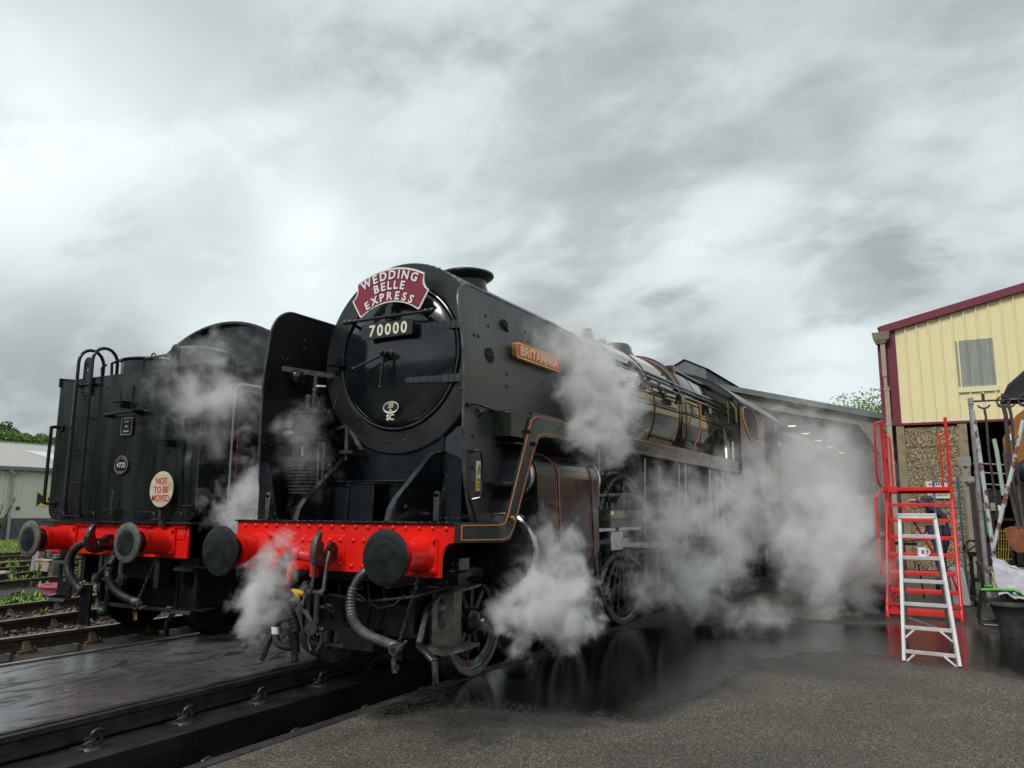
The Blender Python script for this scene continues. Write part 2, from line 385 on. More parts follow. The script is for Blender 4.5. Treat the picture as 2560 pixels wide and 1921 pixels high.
for sx in (-1,1):
    b.sph((.445*sx,.575,CZ+.355), .028); b.sph((.51*sx,.575,CZ+.355), .027)
    b.tube([(.445*sx,.575,CZ+.355),(.42*sx,.64,CZ+.32),(.41*sx,.715,CZ+.30)], .016)
    b.cyl((.41*sx,.70,CZ+.30),(.41*sx,.735,CZ+.30), .035)
b.build('handrail', BLK, door)
# number plate
b = MB(); b.py(rrect(-.30,-.073,.30,.073,.02), 0, .022, BLKS)
b.v = [(x, y+.572, z+3.072) for x, y, z in b.v]
for i in range(1): pass
b.box((-.27,.594,3.03),(-.22,.70,3.11), BLKS); b.box((.22,.594,3.03),(.27,.70,3.11), BLKS)
for i, ch in enumerate('70000'):
    b.text(ch, .150, FR((-.168+.093*i, .571, 3.072)), CREAMT, ext=.004, off=.0035, sx=.96)
b.build('number_plate', BLKS, door)
b = MB(); b.tube([(.088*math.cos(2*PI*i/32), .672, 2.345+.055*math.sin(2*PI*i/32)) for i in range(32)], .0045, 6, CREAMT, closed=True)
b.lathe([(.0005,.0),(.084,0),(.084,.01)], (0,.674,2.345), (0,1,0), 32, BLKS)
for i in range(0):pass
b.v = [(v[0], v[1], 2.345+(v[2]-2.345)*(.62 if v[1] > .6735 else 1)) for v in b.v]
b.text('30', .062, FR((-.0,.669,2.362)), CREAMT, off=.0006); b.text('A', .045, FR((0,.669,2.318)), CREAMT, off=.0006)
b.text('SC', .078, FR((0,.667,2.252)), CREAMT, off=.002)
b.build('shed_plate', BLKS, door)
b = MB(); b.box((-.02,.60,3.16),(.02,.70,3.24)); b.box((-.035,.585,3.16),(.035,.60,3.30)); b.cyl((-.03,.60,3.21),(-.03,.56,3.21), .015); b.cyl((.02,.60,3.20),(.02,.56,3.20), .012)
b.build('lamp_iron', BLK, door, bevel=.002)
# --- headboard (carried on the top lamp iron)
# outline: upper arc, stepped-in concave corners, lower arc
def hb_outline(s=0.0):
    CZA = 2.84                           # arc centre height
    ro = .835-s; ri = .475+s
    pts = []
    aT = 61.5; aB = 52.5
    for i in range(17):
        a = R(90-(90-aT)+( -2*(aT-90) if False else 0)) if False else R(aT+(180-2*aT)*i/16); pts.append((ro*math.cos(a), CZA+ro*math.sin(a)))
    # left side: notch
    tl = pts[-1]; ll = (-.455+s*1.1, 3.405-s*.1); bl = (-.352+s*.4, 3.232+s*1.1)
    c0 = (-.392+s, 3.50)
    for t in (.25,.5,.75): pts.append(((1-t)**2*tl[0]+2*t*(1-t)*(-.375+s)+t*t*ll[0], (1-t)**2*tl[1]+2*t*(1-t)*3.45+t*t*ll[1]))
    pts.append(ll); pts.append(bl)
    x0 = abs(bl[0])-.02; rr = .56
    zc = bl[1]-math.sqrt(rr*rr-x0*x0)
    a0 = math.acos(x0/rr)
    for i in range(13):
        a = PI-a0-(PI-2*a0)*i/12; pts.append((rr*math.cos(a), zc+s*0.0+rr*math.sin(a)))
    pts.append((-bl[0], bl[1])); pts.append((-ll[0], ll[1]))
    for t in (.25,.5,.75): pts.append(((1-t)**2*-ll[0]+2*t*(1-t)*(.375-s)+t*t*-tl[0], (1-t)**2*ll[1]+2*t*(1-t)*3.45+t*t*tl[1]))
    return pts
b = MB(); YH = .60
b.py(hb_outline(0), YH, YH+.012, WHITE)
b.py(hb_outline(.017), YH-.002, YH+.0, MAROON)
b.box((-.03,YH+.013,3.25),(.03,YH+.03,3.45), BLK)
def arctext(mb, word, radius, czz, span, size, m, y, off=.004, sx=1.0, a_c=90):
    n_ = len(word); wd = {'W':1.35,'I':.5,'N':1.1,'G':1.12,'D':1.08,'L':.85,'E':.9,'S':.88,'X':1.0,'B':.95,'P':.92,'R':.97}
    ws = [wd.get(c, 1) for c in word]; tot = sum(ws); acc = 0
    for c, w_ in zip(word, ws):
        t = (acc+w_/2)/tot; acc += w_
        a = R(a_c+span/2-span*t); p = (radius*math.cos(a), y, czz+radius*math.sin(a))
        mb.text(c, size, FR(p, a-PI/2), m, ext=.0035, off=off, sx=sx)
LB = mat('letter_shadow_black', (.01,.01,.01), rough=.5)
for dx, dz, m_, yy_ in ((.0035,-.0035,LB,YH-.0022),(0,0,WHITE,YH-.006)):
    o_ = len(b.v)
    arctext(b, 'WEDDING', .766, 2.84, 53, .116, m_, yy_, off=.003)
    arctext(b, 'BELLE', .664, 2.84, 34, .112, m_, yy_, off=.003)
    arctext(b, 'EXPRESS', .561, 2.84, 64, .108, m_, yy_, off=.003)
    b.v[o_:] = [(v[0]+dx, v[1], v[2]+dz) for v in b.v[o_:]]
headboard = b.build('headboard', None, loco)
headboard['label'] = 'maroon headboard with white border reading WEDDING BELLE EXPRESS'
# --- chimney
b = MB(); b.lathe([(.36,-.14),(.30,-.06),(.235,.02),(.215,.08),(.22,.12),(.285,.165),(.30,.185),(.298,.205),(.27,.215),(.20,.20),(.18,-.1)], (0,1.95,CZ+.93), (0,0,1), 40)
b.build('chimney', BLKS, loco)
# --- platform, beam
b = MB(); b.box((-1.19,-.03,1.292),(1.19,1.05,1.306), BLK); b.box((-1.33,.45,1.292),(-1.13,1.0,1.306), BLK)
for i in range(30): b.rivet((-1.12+.077*i,-.015,1.306), .009, (0,0,1))
b.build('front_platform', BLK, loco, bevel=.002)
half = [(0,.897),(.72,.892),(.74,.888),(1.058,.885),(1.060,1.0),(1.068,1.06),(1.09,1.11),(1.125,1.142),(1.178,1.154),(1.178,1.290)]
poly = half+[(-x, z) for x, z in reversed(half[1:])]
b = MB(); b.py(poly, -.008, .02)
for i in range(18): b.rivet((-1.07+.128*i,-.008,1.260), .022, (0,-1,0), n=10)
for x, z in ((-.60,1.185),(-.47,1.185),(-.60,1.09),(-.47,1.09),(-.60,.985),(-.47,.93),(-.68,1.14),(-.68,.94),(.47,1.185),(.60,1.185),(.47,1.09),(.60,1.09),(-.28,1.14),(-.37,1.14),(.30,1.15),(.19,1.15),(.18,.945),(.30,.945),(.42,1.0)): b.rivet((x,-.008,z), .021, (0,-1,0), n=10)
b.box((-.10,-.016,.915),(.105,-.008,1.19))
for x in (-.055,.06): 
    for z in (1.15,.955): b.rivet((x,-.016,z), .021, (0,-1,0), n=10)
beam = b.build('buffer_beam', RED, loco, bevel=.003)
beam['label'] = 'bright red riveted buffer beam'
def buffer(root, x, z, y0, y1, rh, base_m, ram_m, head_m, rim_m=None, long_=.29, rad=.118):
    b = MB(); b.py(rrect(x-.165,z-.15,x+.165,z+.15,.04), y0-.022, y0, base_m)
    b.lathe([(rad+.03,0),(rad+.012,-.03),(rad,-.06),(rad,-long_+.05),(rad+.02,-long_+.03),(rad+.022,-long_),(rad-.01,-long_-.003),(rad-.03,-long_+.02)], (x,y0-.02,z), (0,1,0), 36, base_m)
    for sx in (-1,1):
        for sz in (-1,1): b.cyl((x+.13*sx,y0-.02,z+.115*sz),(x+.13*sx,y0-.05,z+.115*sz), .022, .016, 8, base_m)
    hs = b.build('buffer', None, root, bevel=0)
    c = MB(); c.cyl((x,y0-long_+.02,z),(x,y1+.02,z), rad-.025, rad-.025, 28, ram_m); c.build('buffer_ram', None, hs)
    c = MB(); c.lathe([(.0005,0),(rh*.35,.002),(rh*.62,.004),(rh*.66,.006)], (x,y1,z), (0,1,0), 48, head_m)
    c.lathe([(rh*.66,.006),(rh*.9,.010),(rh*.97,.015),(rh,.024),(rh,.036),(rh*.95,.044),(rh*.5,.06),(rad-.03,.09)], (x,y1,z), (0,1,0), 48, rim_m or head_m)
    c.build('buffer_head', None, hs)
    return hs
for sx in (-1,1): buffer(loco, .87*sx, 1.055, 0, -.475, .207, RED, BLK, BUFF)
# hook and screw coupling
b = MB()
hk = [(0,1.0),(0,1.11),(-.07,1.115),(-.12,1.075),(-.165,1.06),(-.195,1.09),(-.205,1.15),(-.195,1.215),(-.215,1.225),(-.262,1.17),(-.285,1.10),(-.285,1.02),(-.25,.955),(-.18,.93),(-.10,.945),(-.05,.98)]
b.px(hk, -.03, .03); hook = b.build('coupling_hook', DSTEEL, loco, bevel=.012, seg=2)
b = MB()
for sx in (-1,1):
    b.tube([(.055*sx,-.13,1.10),(.062*sx,-.17,.98),(.062*sx,-.20,.76)], .016, 8)
    b.cyl((.05*sx,-.13,1.10),(.085*sx,-.13,1.10), .04); b.cyl((.045*sx,-.2,.74),(.09*sx,-.2,.74), .035)
b.tube([(-.09,-.2,.74),(.09,-.2,.74)], .02); b.tube([(0,-.2,.74),(0,-.2,.50)], .022)
b.tube([(-.26,-.2,.70),(-.02,-.22,.50)], .013); b.sph((0,-.22,.485), .032); b.tube([(-.12,-.2,.60),(0,-.2,.46),(.06,-.2,.42)], .014)
b.cyl((-.03,-.2,.47),(-.0,-.26,.47), .05, .05, 20); b.tube([(-.09,-.2,.46),(.09,-.2,.46)], .02)
b.tube([(.14+.045*math.cos(2*PI*i/20),-.2-.03*math.sin(2*PI*i/20),.628+.03*math.sin(2*PI*i/20)) for i in range(20)], .007, 6, closed=True); b.tube([(0,-.18,.63),(.14,-.2,.628)], .012)
for sx in (-1,1): b.tube([(.06*sx,-.2,.45),(.07*sx,-.2,.36),(.03*sx,-.21,.29)], .014)
b.box((-.16,-.12,.32),(.22,-.08,.345))
b.build('screw_coupling', DSTEEL, hook)
# hoses
b = MB(); b.tube([(-.13,.0,1.0),(-.13,-.08,1.0),(-.22,-.13,1.02),(-.28,-.15,1.035)], .045, 12, RED); b.tube([(-.15,-.07,1.03),(-.155,-.08,.85)], .042, 12, RED)
b.cyl((-.25,-.15,1.03),(-.31,-.155,1.04), .052, .05, 14, RED)
corr_hose(b, [(-.27,-.15,1.035),(-.35,-.17,1.025),(-.42,-.18,.93),(-.425,-.17,.78),(-.37,-.16,.62),(-.30,-.15,.50),(-.26,-.15,.40)], .046, .035, RUB)
b.cyl((-.30,-.15,.42),(-.25,-.15,.24), .05, .035, 12, SOOT); b.tube([(-.27,-.15,.28),(-.24,-.17,.18)], .03, 8, SOOT)
b.build('vacuum_hose', None, loco)
b = MB(); b.tube(smoothpts([(-.50,-.05,.74),(-.52,-.12,.55),(-.49,-.15,.38),(-.42,-.17,.30),(-.30,-.16,.285),(-.26,-.15,.30)]), .030, 10, RUB); b.cyl((-.502,-.145,.43),(-.486,-.15,.375), .034, .034, 14, WHITE); b.sph((-.31,-.16,.35), .035, mat('red_cap', (.5,.02,.02), rough=.4))
b.tube([(-.50,0,.90),(-.50,-.05,.74)], .032, 10, RED)
b.build('air_brake_hose', None, loco)
b = MB()
b.sph((-.25,-.16,.72), .030, YEL, sc=(1.5,.8,1)); b.cyl((-.30,-.16,.735),(-.18,-.16,.715), .018, .018, 10, YEL); b.cyl((-.25,-.16,.72),(-.24,-.17,.66), .026, .018, 10, YEL); b.box((-.31,-.175,.735),(-.285,-.145,.75), YEL)
b.tube([(-.24,-.1,.72),(-.24,0,.80)], .015, 8, SOOT)
b.build('isolating_cock', None, loco)
b = MB()
b.tube([(.40,.0,.93),(.38,-.06,.92),(.335,-.09,.87),(.30,-.11,.79)], .036, 12, DSTEEL)
for i in (0,1): b.tube([(.33+.0*i+.055*math.cos(2*PI*k/14),-.1,.85-.075*i+.02*math.cos(2*PI*k/14)) for k in range(14)], .009, 6, DSTEEL, closed=True)
corr_hose(b, [(.30,-.11,.79),(.285,-.12,.70),(.30,-.13,.60),(.36,-.14,.51),(.48,-.15,.445),(.62,-.15,.41),(.74,-.15,.385)], .042, .026, RUBG)
b.cyl((.74,-.15,.385),(.80,-.16,.37), .046, .04, 14, WORN); b.cyl((.79,-.16,.37),(.79,-.22,.37), .042, .042, 16, WORN); b.cyl((.79,-.215,.37),(.79,-.23,.37), .022, .022, 12, SOOT)
b.tube([(.80,-.16,.37),(.87,-.17,.43)], .014, 8, WORN); b.tube([(.79,-.18,.34),(.775,-.19,.28),(.80,-.2,.20)], .02, 8, DSTEEL); b.box((.77,-.21,.22),(.82,-.18,.26), DSTEEL)
b.build('steam_heating_hose', None, loco)
b = MB()
for i in range(11):
    t = i/10; c_ = Vector((.875,-.05,.87)).lerp(Vector((.80,-.16,.42)), t); th = PI/2*(i % 2)
    ring = []
    for k in range(10):
        a = 2*PI*k/10; ring.append(c_+Vector((.010*math.cos(a)*math.cos(th), .010*math.cos(a)*math.sin(th), .026*math.sin(a))))
    b.tube(ring, .0035, 5, closed=True)
b.build('hose_chain', DSTEEL, loco)
# clutter under the beam: brake pipes, bogie front, stretchers added to keep it dark
b = MB()
b.box((-.56,.02,.78),(-.50,12.2,1.29)); b.box((.50,.02,.78),(.56,12.2,1.29)); b.box((-.5,.25,.80),(.5,.29,1.2)); b.box((-.5,1.6,.7),(.5,2.4,1.3)); b.box((-.5,3.0,.75),(.5,11.8,1.25))
b.box((-.62,.42,.34),(.62,.50,.62)); b.box((-.60,.3,.40),(-.54,3.3,.78)); b.box((.54,.3,.40),(.60,3.3,.78)); b.box((-.9,1.55,.42),(.9,2.0,.7))
b.tube([(1.0,.2,.80),(.75,.1,.72),(.3,.08,.66),(-.3,.1,.70)], .016); b.tube([(.95,.25,.84),(.72,.3,.60),(.66,.3,.40)], .02); b.tube([(.2,.05,.72),(.45,.02,.62),(.62,.0,.66),(.72,.0,.74)], .009)
b.box((-.2,.3,.22),(.18,.7,.40)); b.box((.05,.55,.12),(.30,.8,.30))
for i in range(6): b.tube([(-.45+.16*i,.2,.80),(-.44+.16*i,.22,.62),(-.40+.13*i,.3,.45)], .014)
b.build('main_frame', SOOT, loco, bevel=.004)
STEPM = mat('brown_grey_step_plate', (.13,.11,.095), (.26,.235,.21), rough=.42, metal=.35, scale=6, bump=.1, bscale=40, c3=(.20,.10,.05), c3pos=.75)
# steps on the right, plate with oval slot
def plate_hole(mb, x0, z0, x1, z1, cx, cz, rx, rz, y0, y1, m):
    n = 40; vs = []; fs = []
    for y in (y0, y1):
        for i in range(n):
            a = 2*PI*i/n+PI/4; ca, sa = math.cos(a), math.sin(a); k = 1/max(abs(ca), abs(sa))
            vs.append(((x0+x1)/2+(x1-x0)/2*ca*k, y, (z0+z1)/2+(z1-z0)/2*sa*k))
        for i in range(n):
            a = 2*PI*i/n+PI/4; ca, sa = math.cos(a), math.sin(a)
            vs.append((cx+rx*ca, y, cz+rz*math.copysign(abs(sa)**.7, sa)))
    for i in range(n):
        j = (i+1) % n
        fs += [(i,j,n+j,n+i),(2*n+i,3*n+i,3*n+j,2*n+j),(i,2*n+i,2*n+j,j),(n+i,n+j,3*n+j,3*n+i)]
    mb.add(vs, fs, m)
b = MB(); plate_hole(b, .795,.30,.985,.775, .885,.58,.042,.125, .275,.285, STEPM)
b.box((.985,.285,.30),(.993,.40,.775), STEPM)
b.add([(.79,.20,.80),(1.16,.24,.80),(1.165,.42,.82),(.79,.45,.82),(.79,.20,.785),(1.16,.24,.785),(1.165,.42,.805),(.79,.45,.805),(.79,.19,.755),(1.0,.18,.745)], [(0,1,2,3),(7,6,5,4),(0,4,5,1),(1,5,6,2),(2,6,7,3),(3,7,4,0),(4,8,9,5)], DSTEEL)
b.add([(.79,.18,.345),(1.15,.22,.345),(1.16,.42,.36),(.79,.45,.36),(.79,.18,.33),(1.15,.22,.33),(1.16,.42,.345),(.79,.45,.345),(.79,.16,.30),(1.0,.15,.285)], [(0,1,2,3),(7,6,5,4),(0,4,5,1),(1,5,6,2),(2,6,7,3),(3,7,4,0),(4,8,9,5)], WORN)
b.box((.80,.30,.80),(1.02,.42,.90), SOOT); b.box((.985,.25,.93),(1.06,.40,1.02), BLK); b.rivet((1.0,.25,.975), .01, (0,-1,0)); b.rivet((1.04,.25,.975), .01, (0,-1,0))
b.build('front_steps', None, loco)
b = MB(); b.bar((.70,.35,.62),(.78,.12,.36), .05, .04); b.bar((.78,.12,.36),(1.00,.02,.27), .06, .04); b.bar((1.00,.02,.27),(1.03,.0,.10), .05, .035, up=(1,0,0))
b.build('guard_iron', DSTEEL, loco, bevel=.008)
b = MB(); b.bar((-.70,.35,.62),(-.78,.12,.36), .05, .04); b.bar((-.78,.12,.36),(-.84,.05,.10), .06, .04)
b.build('guard_iron', SOOT, loco, bevel=.008)
# front deck struts, saddle, centre box
strut = [(.03,1.307),(.06,1.40),(.13,1.49),(.27,1.60),(.45,1.75),(.62,1.89),(.80,1.93),(.80,1.307)]
for sx in (-1,1):
    b = MB(); b.px(strut, .495*sx, .507*sx)
    sp = strut[:7]
    for (a_, z_), (c_, w_) in zip(sp, sp[1:]): b.bar((.50*sx,a_,z_),(.50*sx,c_,w_), .055, .014)
    b.rivet((.52*sx,.25,1.42), .03, (sx,0,0), n=12)
    b.build('deck_strut', BLK, loco, bevel=.002)
b = MB(); b.box((-.49,.47,1.306),(.49,.49,1.65), BLK); b.box((-.49,.43,1.645),(.49,.80,1.657), BLK); b.box((-.52,.80,1.306),(.52,1.9,2.1), BLK)
b.box((-.9,.82,1.32),(.9,1.25,1.36), BLK)
for i in range(9): b.rivet((-.42+.105*i,.50,1.657), .014, (0,0,1), n=8)
b.add([(-.7,.80,1.657),(.7,.80,1.657),(.80,.82,2.15),(-.80,.82,2.15)], [(0,1,2,3)], BLK)
b.build('smokebox_saddle', BLK, loco, bevel=.003)
b = MB(); b.box((-.10,.25,1.306),(.17,.27,1.625)); b.box((-.135,.235,1.306),(-.10,.44,1.61)); b.cyl((-.118,.235,1.60),(-.118,.44,1.60), .018); b.box((-.10,.25,1.612),(.17,.45,1.628))
b.build('deck_box', BLK, loco, bevel=.003)
for x in (.93,-.93):
    b = MB(); b.box((x-.027,.10,1.306),(x+.027,.115,1.53)); b.cyl((x,.10,1.525),(x,.115,1.525), .027); b.box((x-.027,.10,1.306),(x+.027,.17,1.318)); b.build('lamp_bracket', WORN if x < 0 else DSTEEL, loco, bevel=.002)
for sx in (-1,1):
    b = MB(); b.add([(.86*sx,.17,1.307),(1.12*sx,.17,1.307),(1.122*sx,.17,1.80),(1.05*sx,.17,1.84),(1.0*sx,.172,1.80)], [(0,1,2,3,4)] if sx > 0 else [(4,3,2,1,0)])
    for k in range(5):
        b.rivet((sx*(.90+.028*k),.17,1.36+.10*k), .011, (0,-1,0)); 
    for k in range(4): b.rivet((sx*(.93+.055*k),.17,1.335), .011, (0,-1,0))
    b.box((.86*sx,.165,1.307),(.875*sx,.5,1.32)); b.build('deflector_bracket', BLK, loco)
# --- smoke deflectors
def dX(z): return 1.13-.115*(max(0, z-2.55)/.78)**1.4
def defl(sx):
    b = MB(); rows = [1.308,1.38,1.45,1.55,1.65,1.8,1.95,2.1,2.27,2.45,2.6,2.75,2.9,3.0,3.08]+[3.08+.23*math.sin(R(a)) for a in (12,24,36,48,60,72,82,90)]
    def yf(z):
        if z < 1.95: 
            K = [(1.308,.30),(1.45,.24),(1.65,.185),(1.95,.165)]
            for (z0,y0),(z1,y1) in zip(K, K[1:]):
                if z <= z1: return y0+(y1-y0)*(z-z0)/(z1-z0)
        if z <= 3.08: return .16
        return .16+.24*(1-math.sqrt(max(0, 1-((z-3.08)/.23)**2)))
    def yr(z):
        if z < 2.262: return .60+.44*(z-1.308)/.952
        return 2.75 if z <= 3.08 else 2.55+.2*math.sqrt(max(0, 1-((z-3.08)/.2305)**2))
    rows = sorted(rows+[2.263])
    L_ = [(yf(z), yr(z), z) for z in rows]; n = len(L_)
    for off in (0, .008):
        o0 = len(b.v)
        b.add([p for (ya, yb, z) in L_ for p in ((sx*(dX(z)+off), ya, z), (sx*(dX(z)+off), ya+(yb-ya)*.33, z), (sx*(dX(z)+off), ya+(yb-ya)*.66, z), (sx*(dX(z)+off), yb, z))],
              [((4*i+k, 4*i+k+1, 4*i+k+5, 4*i+k+4) if (off > 0) == (sx > 0) else (4*i+k+4, 4*i+k+5, 4*i+k+1, 4*i+k)) for i in range(n-1) for k in range(3)], GRAPH if off > 0 else BLKS)
    X = 1.13*sx
    b.tube([(sx*(dX(z)+.004), ya, z) for ya, yb, z in L_]+[(sx*(dX(3.31)+.004), 2.5, 3.31)]+[(sx*(dX(z)+.004), yb, z) for ya, yb, z in L_[::-1] if z > 2.26], .012, 8, DSTEEL)
    n_ = (sx,0,0) if sx > 0 else (1,0,0); xo = X+.008*sx if sx > 0 else X
    sgn = 1
    for y, z in ((.60,3.08),(.62,2.995),(1.33,3.08),(1.36,3.0),(.36,2.86),(.42,2.86),(.86,2.60),(.86,2.49),(1.60,2.62),(1.60,2.51),(.30,2.0),(.30,1.75)): b.rivet((xo-sx*(1.13-dX(z)),y,z), .019, n_, BLK, n=9)
    d = b.build('smoke_deflector', None, loco, smooth=25)
    if sx > 0:
        for y, z, rot in ((.905,3.045,.5),(.575,2.715,0)):  # dark discs paint the shade of the hand holes; nothing is cut out
            X = dX(z)+.004; b = MB(); b.lathe([(.0005,.0),(.070,0),(.072,-.003)], (X+.0105,y,z), (1,0,0), 28, mat('hand_hole_shade', (.004,.004,.005), rough=.8))
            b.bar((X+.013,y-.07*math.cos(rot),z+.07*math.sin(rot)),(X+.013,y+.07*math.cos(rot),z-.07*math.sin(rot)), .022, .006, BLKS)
            b.build('hand_hole_disc', None, d)
        X = 1.13
        b = MB(); b.px(rrect(-.455,-.072,.455,.072,.02), 0, .05, BRASS); b.px(rrect(-.44,-.058,.44,.058,.01), .05, .052, PLRED)
        b.v = [(v[0]+X+.010, v[1]+1.40, v[2]+2.835) for v in b.v]
        b.text('BRITANNIA', .124, SD((X+.064,1.40,2.835)), mat('nameplate_letter_brass', (.85,.74,.42), rough=.4, metal=.1), ext=.004, off=.0032, sx=1.10, spacing=1.12)
        b.build('nameplate', None, d)['label'] = 'red and brass nameplate reading BRITANNIA'
        b = MB(); b.tube([(X+.01,.20,2.245),(X+.07,.20,2.25),(X+.085,.25,2.25),(X+.085,.50,2.235),(X+.06,.56,2.23),(X+.01,.56,2.235)], .014, 8, BLK)
        b.tube([(X+.01,.38,2.24),(X+.05,.38,2.20),(X+.01,.40,2.17)], .012, 8, BLK); b.build('grab_handle', None, d)
        b = MB(); b.tube([(X+.01,.28,1.87),(X+.07,.29,1.88)]+[(X+.075,.33,1.87),(X+.075,.345,1.80),(X+.075,.345,1.56),(X+.07,.33,1.50),(X+.01,.30,1.485)], .013, 8, BLK); b.build('grab_handle', None, d)
        b = MB(); b.px([(.355,1.555),(.445,1.555),(.445,1.80),(.355,1.80)], X+.010, X+.0115, WHITE); b.px([(.36,1.56),(.44,1.56),(.44,1.665),(.36,1.665)], X+.0115, X+.0125, YEL)
        b.px([(.365,1.69),(.435,1.69),(.40,1.775)], X+.0115, X+.0125, YEL); b.tube([(X+.0125,a,z) for a,z in ((.365,1.69),(.435,1.69),(.40,1.775))], .0022, 4, LB, closed=True)
        b.tube([(X+.013,.404,1.757),(X+.013,.395,1.733),(X+.013,.406,1.732),(X+.013,.397,1.702)], .0028, 4, LB)
        b.text('Danger', .022, SD((X+.0128,.40,1.645)), LB, ext=.0006, off=.0003); b.text('overhead', .015, SD((X+.0128,.40,1.612)), LB, ext=.0006); b.text('live wires', .015, SD((X+.0128,.40,1.587)), LB, ext=.0006)
        b.build('warning_label', None, d)['label'] = 'white and yellow overhead wires danger sticker'
        b = MB(); b.tube(smoothpts([(X+.012,.20,1.62),(X+.012,.24,1.50),(X+.012,.31,1.42),(X+.012,.36,1.31)]), .008, 6, BLK); b.build('edge_beading', None, d)
    else:
        b = MB(); b.hexa([(X+.008,.36,2.735),(X+.02,.36,2.735),(-.76,.84,2.69),(-.77,.84,2.69),(X+.008,.36,2.785),(X+.02,.36,2.785),(-.76,.84,2.74),(-.77,.84,2.74)])
        b.rivet((X+.02,.39,2.76), .016, (0,-1,0)); b.build('stay_bar', DSTEEL, d)
        b = MB(); b.sph((X+.10,.50,2.69), .075, BLK, sc=(.8,1,1), n=20, k=14); b.cyl((X+.01,.5,2.69),(X+.08,.5,2.69), .05); b.build('relief_dome', BLK, d)
        b = MB(); b.box((X+.0,.33,2.16),(X+.12,.36,2.20)); b.build('pump_bracket', DSTEEL, d)
defl(1); defl(-1)
# --- Westinghouse style air pump between smokebox and left deflector
b = MB(); px_, py_ = -.86, .52
b.lathe([(0,.0),(.185,0),(.19,.02),(.185,.05),(.17,.06),(.17,.27),(.175,.275),(.195,.28),(.195,.305),(.18,.315),(.06,.33),(0,.33)], (px_,py_,2.02), (0,0,1), 32, PUMPM)
for i in range(12): a = 2*PI*i/12; b.cyl((px_+.18*math.cos(a),py_+.18*math.sin(a),2.32),(px_+.18*math.cos(a),py_+.18*math.sin(a),2.355), .014, .014, 6, DSTEEL)
prof = [(0,.0),(.10,0),(.11,.10)]
for i in range(9): prof += [(.165+.004*(i%2),.12+.032*i),(.188,.126+.032*i),(.188,.136+.032*i),(.165,.142+.032*i)]
prof += [(.19,.42),(.20,.43),(.20,.455),(.05,.46),(0,.46)]
b.lathe(prof, (px_+.02,py_,1.42), (0,0,1), 32, PUMPM)
b.cyl((px_,py_,1.86),(px_,py_,2.04), .055, .055, 16, DSTEEL); b.cyl((px_-.11,py_-.05,1.86),(px_-.11,py_-.05,2.04), .03, .03, 12, PUMPM); b.cyl((px_+.12,py_,1.86),(px_+.12,py_,2.04), .03, .03, 12, PUMPM)
b.cyl((px_-.03,py_-.12,1.87),(px_-.03,py_-.16,1.95), .03, .03, 12, PUMPM); b.cyl((px_+.06,py_-.14,1.90),(px_+.06,py_-.14,1.99), .015, .012, 8, BRASS); b.tube([(px_+.06,py_-.14,1.95),(px_+.16,py_-.14,1.945)], .008, 6, STEEL)
b.cyl((px_-.02,py_,2.34),(px_-.02,py_,2.50), .05, .045, 16, PUMPM); b.cyl((px_+.07,py_-.03,2.34),(px_+.08,py_-.03,2.64), .03, .022, 14, PUMPM); b.cyl((px_+.08,py_-.03,2.52),(px_+.08,py_-.03,2.55), .036, .036, 8, DSTEEL); b.cyl((px_+.08,py_-.03,2.62),(px_+.08,py_-.03,2.68), .02, .02, 8, DSTEEL)
b.tube([(px_+.08,py_-.03,2.575),(px_+.19,py_,2.565)], .018, 8, DSTEEL); b.box((px_-.10,py_-.06,2.33),(px_-.03,py_+.05,2.42), PUMPM); b.tube(smoothpts([(px_+.10,py_-.08,2.36),(px_+.11,py_-.12,2.44),(px_+.17,py_-.10,2.46),(px_+.18,py_-.06,2.36)]), .010, 6, PUMPM)
b.tube([(px_+.2,py_+.1,2.36),(px_+.24,py_+.1,2.50)], .006, 6, COPPER)
b.box((px_-.15,py_-.19,2.17),(px_-.03,py_-.165,2.24), DSTEEL)
for k in range(3): b.box((px_-.14,py_-.194,2.18+.02*k),(px_-.04,py_-.19,2.188+.02*k), WORN)
b.box((px_-.15,py_-.20,2.10),(px_-.02,py_-.17,2.135), BRASS)
b.tube(smoothpts([(px_+.1,py_-.1,2.00),(px_+.27,py_-.1,2.01),(px_+.29,py_-.1,1.98),(px_+.29,py_-.1,1.80),(px_+.28,py_-.1,1.62)]), .010, 6, DSTEEL); b.tube([(px_+.22,py_-.1,1.93),(px_+.22,py_-.1,1.62)], .006, 6, STEEL)
b.box((-1.12,.50,2.15),(-1.0,.54,2.20), PUMPM); b.box((-1.12,.50,1.70),(-1.0,.54,1.75), PUMPM)
b.tube(smoothpts([(px_-.02,py_,1.44),(px_-.06,py_-.03,1.40),(px_-.05,py_-.1,1.37)]), .05, 10, PUMPM)
b.build('air_pump', None, loco, smooth=32)
b = MB(); b.tube([(-.62,.66,2.17),(-.50,.62,2.18),(-.46,.60,2.16),(-.455,.60,1.93)], .022, 10, DSTEEL); b.cyl((-.455,.60,1.95),(-.455,.60,1.92), .07, .07, 6, DSTEEL); b.cyl((-.455,.6,1.92),(-.455,.6,1.86), .02, .02, 8, DSTEEL)
b.bar((-.66,.80,2.25),(-.36,.70,1.96), .05, .012, DSTEEL); b.build('drain_pipe', None, loco)
